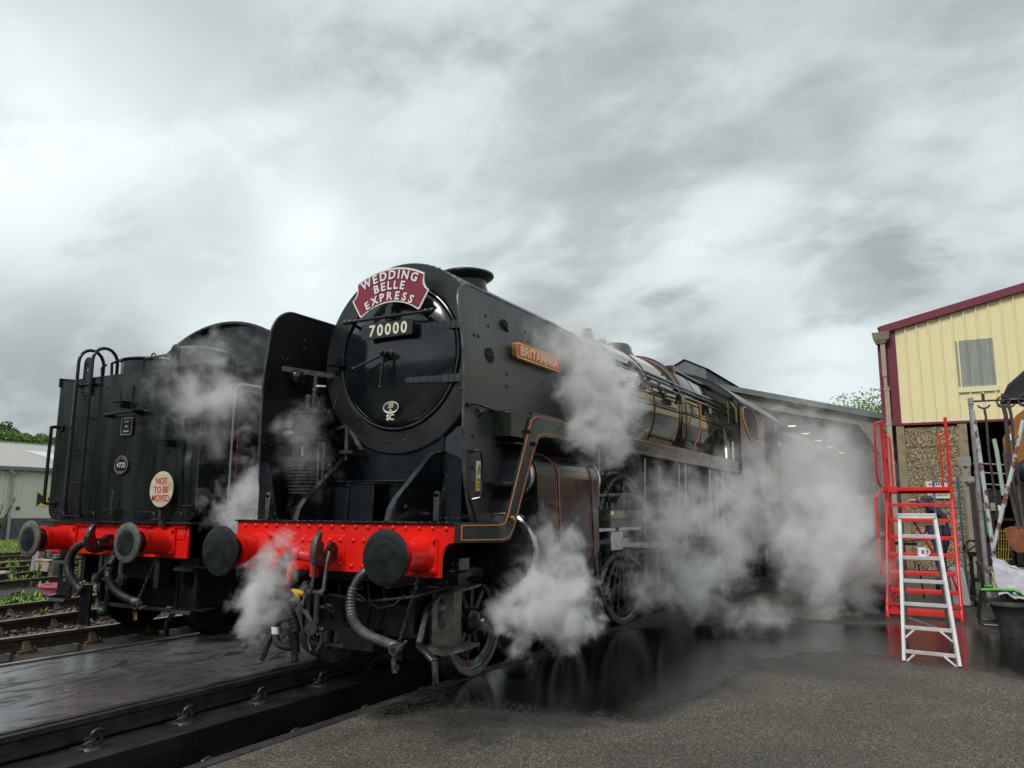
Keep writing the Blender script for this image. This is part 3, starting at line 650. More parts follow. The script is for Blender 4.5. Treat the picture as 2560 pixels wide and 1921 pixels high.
# --- running boards with lined valance
A_ = [(0,1.305),(.2,1.305),(.42,1.305),(.49,1.32),(.535,1.38),(.72,1.76),(.90,2.14),(.94,2.21),(1.02,2.255),(1.3,2.262),(4,2.262),(7,2.262),(10.1,2.262)]
B_ = [(0,1.152),(.2,1.150),(.46,1.148),(.59,1.165),(.67,1.25),(.87,1.62),(1.07,1.98),(1.12,2.04),(1.22,2.062),(1.4,2.065),(4,2.065),(7,2.065),(10.1,2.065)]
def xf(y): return 1.18+.15*min(1, y/.45)
for sx in (-1,1):
    b = MB()
    for i in range(len(A_)-1):
        q = [A_[i], A_[i+1], B_[i+1], B_[i]]
        vs = [(sx*(xf(y)), y, z) for y, z in q]+[(sx*(xf(y)-.012), y, z) for y, z in q]
        b.add(vs, [(3,2,1,0),(4,5,6,7),(0,1,5,4),(2,3,7,6)] if sx > 0 else [(0,1,2,3),(7,6,5,4),(4,5,1,0),(6,7,3,2)], GREEN)
    b.box((.92*sx,1.0,2.246),(1.318*sx,10.1,2.258), BLK)
    # sloping front plate and treads between deflector and valance
    fr = A_[4:9]
    for (a_, z_), (c_, w_) in zip(fr, fr[1:]): b.hexa([(1.14*sx,a_+.02,z_),(1.317*sx,a_+.02,z_),(1.317*sx,a_+.03,z_),(1.14*sx,a_+.03,z_),(1.14*sx,c_+.02,w_),(1.317*sx,c_+.02,w_),(1.317*sx,c_+.03,w_),(1.14*sx,c_+.03,w_)], BLK)
    for zt, yt in ((1.96,.80),(1.62,.60)): b.box((1.14*sx,yt-.12,zt),(1.325*sx,yt+.04,zt+.012), BLK)
    b.box((1.14*sx,.62,2.02),(1.317*sx,1.0,2.24), GREEN)
    for y in (1.5,2.6,4.0,5.4,6.8,8.2,9.6): b.rivet((sx*1.33,y,2.16), .014, (sx,0,0), BLK)
    rb = b.build('running_board', None, loco)
    for t in (.14,.86):
        b = MB(); pl = [((1-t)*a[0]+t*c[0], (1-t)*a[1]+t*c[1]) for a, c in zip(A_, B_)]
        b.tube([(sx*(xf(max(.06,y))+.002), max(.06,y), z) for y, z in pl], .0042, 5, ORANGE)
        if t < .5: b.tube([(sx*(xf(.06)+.002), .06, 1.305-.153*.14),(sx*(xf(.06)+.002), .06, 1.305-.153*.86)], .0055, 5, ORANGE)
        b.build('lining', ORANGE, rb)
for y, z, m_ in ((.60,1.34,BRASS),(.90,2.08,BLK),(1.0,1.98,BLK)):
    b = MB(); b.cyl((1.325,y,z),(1.36,y,z), .02, .02, 8, m_); b.build('valance_bolt', None, loco)
# --- cylinders
def hull2(c1, r1, c2, r2, n=20):
    pts = []
    for (cx, cz), r in ((c1, r1), (c2, r2)):
        pts += [(cx+r*math.cos(2*PI*i/n), cz+r*math.sin(2*PI*i/n)) for i in range(n)]
    pts = sorted(set((round(a,4), round(c,4)) for a, c in pts))
    def cr(o, a, c): return (a[0]-o[0])*(c[1]-o[1])-(a[1]-o[1])*(c[0]-o[0])
    lo = []; up = []
    for p in pts:
        while len(lo) > 1 and cr(lo[-2], lo[-1], p) <= 0: lo.pop()
        lo.append(p)
    for p in reversed(pts):
        while len(up) > 1 and cr(up[-2], up[-1], p) <= 0: up.pop()
        up.append(p)
    return lo[:-1]+up[:-1]
for sx in (-1,1):
    hp = hull2((1.08,1.71),.225,(.98,1.05),.345)
    b = MB(); pp = [(a*sx, c) for a, c in hp]
    if sx < 0: pp = pp[::-1]
    b.py(pp, 1.12, 2.48, BLK)
    b.box((.5*sx,1.1,.80),(.98*sx,2.5,1.9), BLK)
    b.lathe([(.0005,-.10),(.12,-.10),(.205,-.05),(.215,0),(.215,.13)], (1.08*sx,1.0,1.71), (0,1,0), 32, BLK)
    b.lathe([(.0005,-.12),(.16,-.12),(.30,-.06),(.325,-.02),(.33,.05)], (.98*sx,1.08,1.05), (0,1,0), 36, SOOT)
    b.lathe([(.16,0),(.20,0),(.20,.10),(.0005,.10)], (1.08*sx,2.48,1.71), (0,1,0), 28, BLK)
    cyl_ = b.build('cylinder', None, loco, smooth=25)
    b = MB(); b2 = MB(); b3 = MB()
    b.lathe([(.205,-.045),(.222,-.04),(.228,-.01),(.222,.02)], (1.08*sx,1.05,1.71), (0,1,0), 40, STEEL)
    b2.lathe([(.222,-.02),(.230,0),(.222,.02)], (1.08*sx,2.56,1.71), (0,1,0), 40, STEEL)
    b3.lathe([(.325,-.03),(.345,-.02),(.350,.01),(.345,.03)], (.98*sx,1.09,1.05), (0,1,0), 48, STEEL)
    build_each((b,b2,b3), 'cover_ring', STEEL, cyl_)
    b = MB()
    hp2 = hull2((1.08,1.71),.229,(.98,1.05),.349)
    for y in (1.50,1.56,2.28,2.34): b.tube([(a*sx, y, c) for a, c in hp2], .0032, 5, ORANGE, closed=True)
    for y in (1.53,2.31): b.tube([(a*sx*1.002, y, c) for a, c in hp2], .010, 5, BLK, closed=True)
    b.build('lining', None, cyl_)
# --- wheels
def wheel(kind, sx, y, Rr, ns, hub, bal=0, a_off=0.0, bal_a=0):
    b = MB(); X = .70*sx; ax = (sx,0,0)
    b.lathe([(Rr-.075,.02),(Rr-.125,.03),(Rr-.125,.10),(Rr-.075,.11)], (X,y,Rr), ax, 64, BLK, closed=True)
    b.lathe([(.0005,.01),(hub,.01),(hub,.13),(hub*.55,.16),(.0005,.165)], (X,y,Rr), ax, 28, BLK)
    for i in range(ns):
        a = 2*PI*i/ns+a_off; d = Vector((0,math.cos(a),math.sin(a))); t = Vector((0,-math.sin(a),math.cos(a))); c_ = Vector((X+.065*sx,y,Rr))
        p = c_+d*(hub*.8); q = c_+d*(Rr-.115); w0, w1 = .030+.02*(Rr-.45), .020+.012*(Rr-.45); h0, h1 = .030, .020
        vs = [p-t*w0-Vector((h0,0,0)), p+t*w0-Vector((h0,0,0)), p+t*w0+Vector((h0,0,0)), p-t*w0+Vector((h0,0,0)), q-t*w1-Vector((h1,0,0)), q+t*w1-Vector((h1,0,0)), q+t*w1+Vector((h1,0,0)), q-t*w1+Vector((h1,0,0))]
        b.add(vs, [(0,1,2,3),(7,6,5,4),(0,4,5,1),(1,5,6,2),(2,6,7,3),(3,7,4,0)], BLK)
    if bal:
        P = [(Rr-.12, a) for a in range(-bal, bal+1, 6)]; cut = (Rr-.12)*math.cos(R(bal))
        poly_ = [(y+r_*math.cos(R(a+bal_a)), Rr+r_*math.sin(R(a+bal_a))) for r_, a in P]
        b.px(poly_, X+.03*sx, X+.115*sx, BLK)
    w = b.build(kind, None, loco, smooth=30)
    b = MB(); b.lathe([(Rr+.028,.0),(Rr+.030,.015),(Rr+.012,.028),(Rr+.002,.036),(Rr-.004,.135),(Rr-.010,.14),(Rr-.058,.14),(Rr-.062,.125),(Rr-.076,.115),(Rr-.076,.0)], (X,y,Rr), ax, 72, TYRE, closed=True)
    b.build('tyre', None, w, smooth=25)
    return w
for sx in (-1,1):
    for y in (.86,2.74): wheel('bogie_wheel', sx, y, .457, 10, .11, a_off=.2)
    for i, y in enumerate((4.45,6.58,8.71)): wheel('driving_wheel', sx, y, .94, 18, .17, bal=34 if i != 1 else 48, a_off=.1*i, bal_a=-75)
    wheel('trailing_wheel', sx, 11.45, .495, 10, .12)
    b = MB()
    b.tube([(.0,-0,0)]*2, .001) if False else None
    X = .93*sx
    for (y0, y1) in ((4.12,6.25),(6.25,8.38)):
        b.box((X-.02,y0,.86),(X+.02,y1,.93))
        b.box((X+.021,y0+.15,.885),(X+.024,y1-.15,.905))
    for y in (4.12,6.25,8.38): b.cyl((X-.04,y,.895),(X+.05,y,.895), .085, .085, 24); b.cyl((X+.05,y,.895),(X+.065,y,.895), .05, .045, 16)
    b.build('coupling_rod', DSTEEL, loco, bevel=.004)
    b = MB(); Xc = 1.03*sx
    b.hexa([(Xc-.022,3.45,.995),(Xc+.022,3.45,.995),(Xc+.022,6.25,.845),(Xc-.022,6.25,.845),(Xc-.022,3.45,1.095),(Xc+.022,3.45,1.095),(Xc+.022,6.25,.965),(Xc-.022,6.25,.965)])
    b.cyl((Xc-.05,6.25,.905),(Xc+.06,6.25,.905), .115, .115, 28); b.cyl((Xc+.06,6.25,.905),(Xc+.075,6.25,.905), .07, .07, 20)
    b.build('connecting_rod', STEEL, loco, bevel=.005)
    b = MB(); b.box((.93*sx,2.75,1.17),(1.10*sx,4.35,1.215)); b.box((.93*sx,2.75,1.235),(1.10*sx,4.35,1.27)); b.box((.90*sx,3.25,.96),(1.14*sx,3.62,1.17)); b.cyl((.98*sx,2.5,1.05),(.98*sx,3.3,1.05), .038, .038, 14)
    b.build('slide_bar', STEEL, loco, bevel=.004)
    b = MB(); b.box((.92*sx,4.75,1.05),(1.20*sx,4.80,2.05)); b.box((.92*sx,4.3,1.02),(1.18*sx,4.75,1.10)); b.box((1.06*sx,5.05,1.30),(1.12*sx,5.12,2.0)); b.tube([(1.1*sx,4.95,1.80),(1.12*sx,5.0,1.5),(1.1*sx,5.1,1.2)], .035); b.box((1.0*sx,3.9,1.55),(1.04*sx,6.0,1.60))
    b.build('motion_bracket', DSTEEL, loco, bevel=.004)
    b = MB(); b.tube([(1.10*sx,2.55,1.55),(1.11*sx,3.9,1.60),(1.12*sx,5.0,1.42)], .025); b.bar((1.13*sx,5.0,1.02),(1.15*sx,6.70,1.14), .03, .07); b.cyl((1.11*sx,6.72,1.14),(1.18*sx,6.72,1.14), .06, .06, 16); b.box((1.11*sx,6.66,1.05),(1.19*sx,6.80,1.24), BRASS if sx > 0 else DSTEEL)
    b.tube([(1.1*sx,3.55,1.05),(1.12*sx,3.5,1.50)], .02); b.tube([(1.12*sx,3.5,1.5),(1.12*sx,3.7,1.62)], .02); b.bar((1.05*sx,6.25,.905),(1.14*sx,6.72,1.13), .06, .05)
    b.build('valve_gear', DSTEEL, loco, bevel=.003)
b = MB(); b.box((1.05,2.90,1.22),(1.28,3.92,1.41)); b.box((1.27,2.95,1.30),(1.29,3.88,1.325), SOOT)
for k in range(5): b.cyl((1.15,3.1+.17*k,1.41),(1.15,3.1+.17*k,1.50), .018, .014, 8, DSTEEL)
b.cyl((1.22,2.93,1.36),(1.30,2.90,1.38), .03, .03, 8, BRASS); b.cyl((1.27,3.9,1.30),(1.27,3.93,1.30), .04, .04, 10, BRASS)
b.build('mechanical_lubricator', mat('dull_olive_metal', (.075,.07,.05), (.14,.13,.10), rough=.45, metal=.3), loco, bevel=.004)
for y, z0, z1, r_ in ((2.75,1.45,2.05,.012),(4.2,1.1,2.05,.014),(5.6,1.1,2.06,.013),(5.9,1.0,2.06,.012),(7.2,1.1,2.06,.014),(7.6,.6,2.06,.013),(8.0,.9,2.06,.013),(4.62,.4,1.1,.014)):
    b = MB(); b.tube([(1.2,y,z0),(1.21,y+.02,z1)], r_, 6, STEEL); b.build('motion_rod', None, loco)
b = MB(); b.tube(smoothpts([(1.22,2.55,1.60),(1.28,2.60,1.75),(1.28,2.75,1.78),(1.26,2.9,1.5)]), .010, 6, DSTEEL)
b.build('oil_pipe', None, loco)
b = MB(); b.tube([(1.33,7.20,1.93),(1.33,7.6,1.80),(1.33,8.98,1.55),(1.30,9.3,1.56)], .020, 8, COPPER); b.tube([(1.35,7.20,1.90),(1.35,7.6,1.77),(1.35,8.98,1.50)], .014, 8, COPPER); b.build('injector_pipe', None, loco); b = MB(); b.tube([(1.2,1.95,.70),(1.28,2.06,.715),(1.3,2.18,.76)], .016, 8, ORANGE); b.build('orange_hose', None, loco)
for sx in (-1,1):
    b = MB(); b.box((.6*sx,9.4,.8),(1.25*sx,10.9,1.5)); b.build('frame_box', SOOT, loco, bevel=.006)
    b = MB(); b.box((.65*sx,9.2,.55),(.7*sx,12.2,1.3)); b.build('trailing_frame', SOOT, loco)
b = MB(); b.cyl((1.0,9.0,1.2),(1.0,9.0,1.9), .12); b.build('air_reservoir', SOOT, loco)
b = MB(); b.tube([(1.2,9.5,1.45),(1.22,9.6,1.9),(1.2,9.8,2.1)], .05); b.build('injector', SOOT, loco)
for y in (3.6,5.5,7.6,9.8):
    b = MB(); b.box((.56,y,.5),(.85,y+.05,1.3)); b.build('brake_hanger', SOOT, loco, bevel=.004)
b = MB(); b.hexa([(-.62,6.6,1.25),(.62,6.6,1.25),(.72,9.0,1.25),(-.72,9.0,1.25),(-1.0,6.6,2.5),(1.0,6.6,2.5),(1.08,9.0,2.5),(-1.08,9.0,2.5)]); b.box((-.5,2.6,1.25),(.5,6.6,2.0)); b.build('ashpan', SOOT, loco)
# --- boiler and firebox
secs = [(3.24,2.845,.905,.905,2),(4.2,2.85,.93,.93,2),(5.4,2.86,.965,.965,2),(6.55,2.865,1.0,1.0,2)]
b = MB(); loft(b, secs, 72, GREENB); boiler = b.build('boiler', None, loco)
for y, cz, r_ in ((3.28,2.846,.908),(4.32,2.851,.934),(5.38,2.86,.965),(6.45,2.864,.997)):
    b = MB(); ring_y(b, y, cz, r_+.004, r_+.004, 2, .009, BLK); ring_y(b, y-.03, cz, r_+.001, r_+.001, 2, .0018, ORANGE); ring_y(b, y+.03, cz, r_+.001, r_+.001, 2, .0018, ORANGE); b.build('boiler_band', None, boiler)
fb = [(6.55,2.82,1.01,1.055,2.1),(6.66,2.81,1.03,1.08,2.25),(7.7,2.80,1.05,1.085,2.35),(8.82,2.79,1.07,1.09,2.4)]
b = MB(); loft(b, fb, 96, GREENB); firebox = b.build('firebox', None, loco)
for y in (6.68,7.4,8.1,8.78):
    b = MB(); w_ = 1.032+(y-6.66)*.018; ring_y(b, y, 2.81-.01*(y-6.66), w_+.003, 1.083+.004*(y-6.66), 2.3, .008, BLK, n=96); ring_y(b, y-.03, 2.81-.01*(y-6.66), w_+.000, 1.081+.004*(y-6.66), 2.3, .0018, ORANGE, n=96); b.build('firebox_band', None, firebox)
b = MB(); b.lathe([(.34,-.1),(.30,-.02),(.27,.03),(.26,.10),(.22,.145),(.12,.165),(.0005,.17)], (0,6.35,3.87), (0,0,1), 32, GREENB); b.build('dome', None, loco)
b = MB(); b.lathe([(.36,-.15),(.30,-.05),(.24,.0),(.20,.03),(.0005,.04)], (0,5.25,3.81), (0,0,1), 28, BLKS); b.cyl((0,5.25,3.8),(0,5.25,3.98), .11, .09, 14, BLKS); b.cyl((0,5.25,3.97),(0,5.25,4.05), .06, .07, 10, BLKS); b.cyl((.12,5.5,3.8),(.12,5.5,3.92), .09, .07, 12, BLKS); b.cyl((-.12,5.05,3.75),(-.12,5.05,3.9), .07, .07, 12, BLKS)
b.build('safety_valve', None, loco)
b = MB(); b.box((-.10,7.5,3.86),(.08,7.66,3.90), BLK); b.cyl((0,7.56,3.88),(0,7.56,3.94), .028, .04, 12, BLK); b.cyl((.05,7.63,3.88),(.05,7.63,3.93), .025, .025, 12, BLK); b.build('whistle', None, loco)
b = MB(); b.cyl((0,3.85,3.72),(0,3.85,3.80), .16, .12, 20); b.build('boiler_hatch', BLKS, loco)
# long pipes and handrail along the boiler side
b = MB(); b.tube([(.98,3.2,3.19),(1.02,4.2,3.20),(1.07,6.4,3.20),(1.12,9.0,3.22)], .018, 8)
for y in (3.9,5.0,6.1,7.2,8.3):
    t = (y-3.2)/5.8; x = .99+.11*t; b.tube([(x,y,3.20),(x-.07,y+.02,3.17)], .014, 6); b.sph((x+.01,y,3.20), .026)
b.build('boiler_handrail', DSTEEL, loco)
b = MB(); b.tube([(1.0,3.3,3.12),(1.04,4.2,3.13),(1.09,6.4,3.12),(1.14,9.0,3.14)], .014, 8, BLK); b.tube([(.93,3.6,3.27),(.98,5.0,3.28),(1.02,6.5,3.275),(1.07,8.9,3.29)], .024, 8, BLK)
for y, s_ in ((4.45,1),(6.0,1),(7.5,1)):
    b.tube(smoothpts([(.93,y,3.34),(1.03,y+.06,3.25),(1.08,y+.16,3.10),(1.05,y+.10,2.98)]), .028, 8, BLK); b.box((1.04,y+.12,3.00),(1.13,y+.30,3.10), BLK)
b.tube([(.74,6.9,3.66),(.80,7.9,3.62),(.84,9.0,3.60)], .024, 10, BLK); b.box((.68,6.8,3.56),(.80,6.9,3.70), BLK)
b.tube([(1.0,4.3,2.88),(1.05,6.4,2.90),(1.17,9.0,2.92)], .012, 6, DSTEEL)
b.tube([(1.09,6.7,2.30),(1.16,6.9,2.6),(1.14,7.1,2.9),(1.1,7.2,3.1)], .016, 8, COPPER)
b.build('boiler_pipes', None, loco)
b = MB(); b.tube([(1.25,8.2,2.25),(1.22,8.3,2.55),(1.12,8.5,2.8)], .05, 10, GREENB); b.build('feed_pipe', None, loco)
b = MB(); b.tube([(1.28,8.5,2.25),(1.26,8.6,2.6)], .02, 8, STEEL); b.build('steam_pipe', None, loco)
b = MB(); b.tube([(1.2,6.2,2.27),(1.2,7.4,2.275)], .02, 8, STEEL); b.build('conduit', None, loco)
# --- cab
def cab_arc(w, ze, zt, n=18):
    r_ = (w*w+(zt-ze)**2)/(2*(zt-ze)); c_ = zt-r_; a = math.degrees(math.asin(w/r_)); return arc(0, c_, r_, 90-a, 90+a, n)
b = MB(); P = cab_arc(1.36,3.33,3.92)+[(-1.36,2.06),(1.36,2.06)]; b.py(P, 8.80, 8.83, GREENB)
cs = [(8.80,2.06),(8.80,3.33),(12.25,3.33),(12.25,1.62),(10.7,1.62),(10.35,1.75),(10.15,2.06)]
for sx in (-1,1): b.px(cs if sx > 0 else cs[::-1], 1.34*sx, 1.362*sx, GREENB)
b.box((-1.33,12.1,1.6),(1.33,12.14,3.37), SOOT); b.box((-1.33,8.9,1.55),(1.33,12.2,1.62), SOOT)
cab = b.build('cab', None, loco)
b = MB(); n_ = 20; ar = cab_arc(1.40,3.31,3.95,n_); ar2 = [(x*.985, z-.03) for x, z in ar]
b.py(ar+ar2[::-1], 8.70, 12.45, BLKS)
for i in range(12): b.rivet((1.37,8.85+.3*i,3.36), .012, (1,0,.4), BLK)
b.build('cab_roof', None, cab)
win = [(9.42,2.70),(10.25,2.70),(10.33,2.80),(10.20,3.12),(10.02,3.23),(9.75,3.27),(9.20,3.24),(9.02,3.18),(8.98,3.06),(9.10,2.98)]
win = [(9.50,2.72),(10.22,2.72),(10.30,2.78),(10.22,3.06),(10.05,3.22),(9.75,3.30),(9.35,3.30),(9.06,3.26),(8.98,3.16),(9.02,3.05)]
b = MB(); b.px(win, 1.363, 1.366, GLASSD); w_ = b.build('cab_window', None, cab); b = MB(); b.tube([(1.366,y,z) for y,z in win], .019, 8, mat('bright_brass_beading', (.75,.52,.20), rough=.35, metal=.35), closed=True); b.build('window_frame', None, w_)
fw = [(1.16,2.95),(1.30,2.95),(1.30,3.2),(1.22,3.32),(1.16,3.34)]
b = MB(); b.py(fw, 8.795, 8.80, GLASSD); w_ = b.build('cab_window', None, cab); b = MB(); b.tube([(x,8.793,z) for x,z in fw], .012, 6, BRASS, closed=True); b.build('window_frame', None, w_)
b = MB(); b.px([(11.0,2.35),(11.95,2.35),(11.95,3.28),(11.0,3.28)], 1.3625, 1.364, SOOT)  # dark panel painted as the shaded cab doorway; no opening behind it
for y in (11.0,11.2,11.5,11.75,12.0): b.tube([(1.385,y,1.75),(1.385,y,3.2)], .013, 6, DSTEEL)
for i, ch in enumerate('70000'): b.text(ch, .25, SD((1.366,11.25+.185*i,2.12)), mat('cab_numeral_cream', (.75,.62,.30), rough=.4), ext=.002, off=.006, sx=.9)
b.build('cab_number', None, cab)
b = MB(); b.bar((1.2,9.9,.45),(1.2,9.9,1.6), .30, .02, up=(1,0,0)); b.box((1.1,9.75,.45),(1.4,10.05,.47)); b.box((1.1,9.75,.95),(1.4,10.05,.97)); b.box((1.15,11.7,.4),(1.18,12.1,1.6)); b.box((1.1,11.7,.45),(1.42,12.1,.47)); b.box((1.1,11.7,.95),(1.42,12.1,.97)); b.build('cab_steps', SOOT, cab)

# ================================================================ its tender
tdr = thing('locomotive_tender', (0,15.8,0), 'dark green tender hidden in steam directly behind the cab numbered 70000', 'tender')
b = MB(); P = [(1.34,1.45),(1.34,2.75),(1.28,2.9),(1.10,3.05),(1.05,3.3),(-1.05,3.3),(-1.10,3.05),(-1.28,2.9),(-1.34,2.75),(-1.34,1.45)]
b.py(P, 12.5, 18.9, GREEN); b.tube([(1.345,12.8,2.6),(1.345,18.6,2.6),(1.345,18.6,1.6),(1.345,12.8,1.6)], .008, 5, ORANGE, closed=True)
b.build('tank_body', None, tdr)
b = MB(); b.box((-1.25,12.5,.95),(1.25,19.0,1.44)); b.box((1.0,12.6,.55),(1.05,18.9,1.0)); b.box((-1.05,12.6,.55),(-1.0,18.9,1.0)); b.build('underframe', SOOT, tdr)
COAL = mat('coal', (.006,.006,.007), (.03,.03,.032), rough=.4, scale=6, bump=1, bscale=5)
b = MB(); b.sph((0,15,3.15), .9, COAL, n=20, k=12, sc=(1.0,2.2,.35)); b.build('coal_load', None, tdr)
CAPY = mat('yellow_axlebox_cap', (.75,.40,.06), rough=.5)
for y in (13.4,15.5,17.6):
    for sx in (-1,1):
        b = MB(); X = .70*sx
        b.lathe([(.53,0),(.50,.03),(.495,.135),(.43,.14),(.42,.07),(.1,.08),(.0005,.08)], (X,y,.5), (sx,0,0), 40, SOOT)
        w_ = b.build('tender_wheel', None, tdr)
for y, z in ((11.45,.52),(13.4,.52),(15.5,.52),(17.6,.52)):
    b = MB(); b.box((1.05,y-.16,.36),(1.17,y+.16,.70), SOOT); b.px(arc(y,z,.12,0,360,15)[:-1], 1.17, 1.19, CAPY); b.box((1.19,y-.03,z-.02),(1.195,y+.03,z+.05), RED)
    b.build('axle_box', None, tdr if y > 12 else loco)
# ================================================================ ground, pit, rails
def shader(name): 
    m = bpy.data.materials.new(name); m.use_nodes = True; return m, m.node_tree, m.node_tree.nodes['Principled BSDF']
def nnoise(t, src, scale, detail=5, rough=.6, dist=0):
    n = t.nodes.new('ShaderNodeTexNoise'); n.inputs['Scale'].default_value = scale; n.inputs['Detail'].default_value = detail
    n.inputs['Roughness'].default_value = rough; n.inputs['Distortion'].default_value = dist; t.links.new(src, n.inputs['Vector']); return n.outputs[0]
def nramp(t, src, stops):
    r = t.nodes.new('ShaderNodeValToRGB'); t.links.new(src, r.inputs[0]); e = r.color_ramp.elements
    e[0].position, e[0].color = stops[0][0], (*stops[0][1],1); e[1].position, e[1].color = stops[-1][0], (*stops[-1][1],1)
    for p, c in stops[1:-1]: x = e.new(p); x.color = (*c,1)
    return r.outputs[0]
def nmix(t, f, a, b_):
    n = t.nodes.new('ShaderNodeMix'); n.data_type = 'RGBA'
    if isinstance(f, (int,float)): n.inputs[0].default_value = f
    else: t.links.new(f, n.inputs[0])
    for s_, i in ((a,6),(b_,7)):
        if isinstance(s_, tuple): n.inputs[i].default_value = (*s_,1)
        else: t.links.new(s_, n.inputs[i])
    return n.outputs[2]
def nmapr(t, s_, a, b_, c, d, smooth=False):
    n = t.nodes.new('ShaderNodeMapRange')
    if smooth: n.interpolation_type = 'SMOOTHSTEP'
    t.links.new(s_, n.inputs[0])
    for i, v in enumerate((a,b_,c,d)): n.inputs[i+1].default_value = v
    return n.outputs[0]
# asphalt of the yard: aggregate, damp patches and the puddle by the loco (float attribute "wet")
ASPH, t, bs = shader('wet_yard_asphalt')
tcn = t.nodes.new('ShaderNodeTexCoord'); src = tcn.outputs['Object']
at = t.nodes.new('ShaderNodeAttribute'); at.attribute_name = 'wet'
big = nnoise(t, src, .9, 6, .62, .6); med = nnoise(t, src, 5, 6, .65); fine = nnoise(t, src, 38, 3, .7)
vor = t.nodes.new('ShaderNodeTexVoronoi'); vor.inputs['Scale'].default_value = 125; t.links.new(src, vor.inputs['Vector'])
vor2 = t.nodes.new('ShaderNodeTexVoronoi'); vor2.inputs['Scale'].default_value = 55; t.links.new(src, vor2.inputs['Vector'])
stone = nramp(t, vor.outputs['Color'], [(.0,(.024,.023,.021)),(.38,(.052,.047,.039)),(.55,(.105,.086,.060)),(.74,(.19,.148,.098)),(.88,(.42,.33,.22)),(1,(.65,.55,.40))])
base = nmix(t, nmapr(t, med, .30, .62, .30, 1.0), (.062,.060,.054), stone)
speck = M1('MULTIPLY', M1('SUBTRACT', M1('MULTIPLY', vor2.outputs['Color'], 1.0, tree=t), .80, tree=t), 8, tree=t, clamp=True)
spk2 = M1('MULTIPLY', speck, M1('LESS_THAN', vor2.outputs['Distance'], .30, tree=t), tree=t)
base = nmix(t, M1('MULTIPLY', spk2, .75, tree=t), base, (.42,.35,.25))
base = nmix(t, nmapr(t, big, .45, .60, 0, .85), base, nmix(t, .5, stone, (.028,.029,.030)))
w0 = M1('ADD', M1('ADD', at.outputs['Fac'], .05, tree=t), M1('MULTIPLY', M1('SUBTRACT', big, .5, tree=t), .62, tree=t), tree=t)
w0 = M1('ADD', w0, M1('MULTIPLY', M1('SUBTRACT', med, .5, tree=t), .50, tree=t), tree=t)
wet = M1('ADD', w0, M1('MULTIPLY', M1('SUBTRACT', fine, .5, tree=t), .22, tree=t), tree=t); wet = M1('SUBTRACT', wet, M1('MULTIPLY', nmapr(t, vor.outputs['Color'], .50, .90, 0, 1), .34, tree=t), tree=t); wet = M1('ADD', wet, .06, tree=t)
water = nmapr(t, wet, .50, .58, 0, 1, True); damp = nmapr(t, w0, .10, .42, 0, 1, True)
base = nmix(t, M1('MULTIPLY', damp, .72, tree=t), base, (.020,.022,.024))
base = nmix(t, water, base, (.006,.006,.006))
t.links.new(base, bs.inputs['Base Color'])
rgh = M1('SUBTRACT', nmapr(t, med, .3, .7, .50, .72), M1('MULTIPLY', damp, .36, tree=t), tree=t)
rgh2 = t.nodes.new('ShaderNodeMix'); t.links.new(water, rgh2.inputs[0]); t.links.new(rgh, rgh2.inputs[2]); t.links.new(nmapr(t, big, .35, .65, .04, .16), rgh2.inputs[3])
t.links.new(rgh2.outputs[0], bs.inputs['Roughness'])
bp = t.nodes.new('ShaderNodeBump'); bp.inputs['Distance'].default_value = .012
bh = M1('ADD', M1('MULTIPLY', vor.outputs['Distance'], .8, tree=t), M1('MULTIPLY', fine, .6, tree=t), tree=t)
t.links.new(bh, bp.inputs['Height']); t.links.new(M1('MULTIPLY', M1('SUBTRACT', 1.0, M1('MULTIPLY', water, .95, tree=t), tree=t), .75, tree=t), bp.inputs['Strength'])
t.links.new(bp.outputs[0], bs.inputs['Normal']); 
PUD = [(1.0,-.57),(1.18,-.16),(1.71,.10),(2.1,.12),(2.53,.24),(2.62,.75),(2.67,1.38),(2.81,2.9),(3.06,3.5),(3.48,3.85),(3.99,3.72),(4.47,3.53),(4.94,3.22),(5.7,2.7),(6.2,3.6),(5.1,5.4),(4.49,6.5),(3.1,5.84),(2.03,5.4),(1.56,4.6),(1.0,4.2),(.85,1.29),(.85,-.4)]
DAMP = [(.8,-4),(1.4,-1.2),(2.6,-.35),(2.9,.6),(3.1,2.0),(3.5,2.4),(4.0,3.0),(5.0,2.7),(6.5,1.8),(8,9),(5,11),(.8,13)]
def sdist(p, poly):
    inside = False; best = 1e9; n = len(poly)
    for i in range(n):
        a = poly[i]; c = poly[(i+1) % n]
        if (a[1] > p[1]) != (c[1] > p[1]) and p[0] < (c[0]-a[0])*(p[1]-a[1])/(c[1]-a[1])+a[0]: inside = not inside
        ex, ey = c[0]-a[0], c[1]-a[1]; tt = max(0, min(1, ((p[0]-a[0])*ex+(p[1]-a[1])*ey)/(ex*ex+ey*ey)))
        best = min(best, math.hypot(p[0]-a[0]-ex*tt, p[1]-a[1]-ey*tt))
    return best if inside else -best
def yard(name, x0, x1, y0, y1, dx, wetf, z=0):
    nx = max(1, round((x1-x0)/dx)); ny = max(1, round((y1-y0)/dx)); vs = []; wv = []
    for j in range(ny+1):
        for i in range(nx+1):
            x = x0+(x1-x0)*i/nx; y = y0+(y1-y0)*j/ny; vs.append((x, y, z)); wv.append(wetf(x, y))
    return vs, [(j*(nx+1)+i, j*(nx+1)+i+1, (j+1)*(nx+1)+i+1, (j+1)*(nx+1)+i) for j in range(ny) for i in range(nx)], wv
def wf_right(x, y):
    p = sdist((x, y), PUD); d = sdist((x, y), DAMP)
    w = .5+max(-.5, min(.5, p*1.1 if p > 0 else p*2.2)); v = max(0, min(.30, .12+d*.35))
    if y > 7: w = max(w, .42-.01*(y-7))
    return max(w if p > -.4 else 0, v)
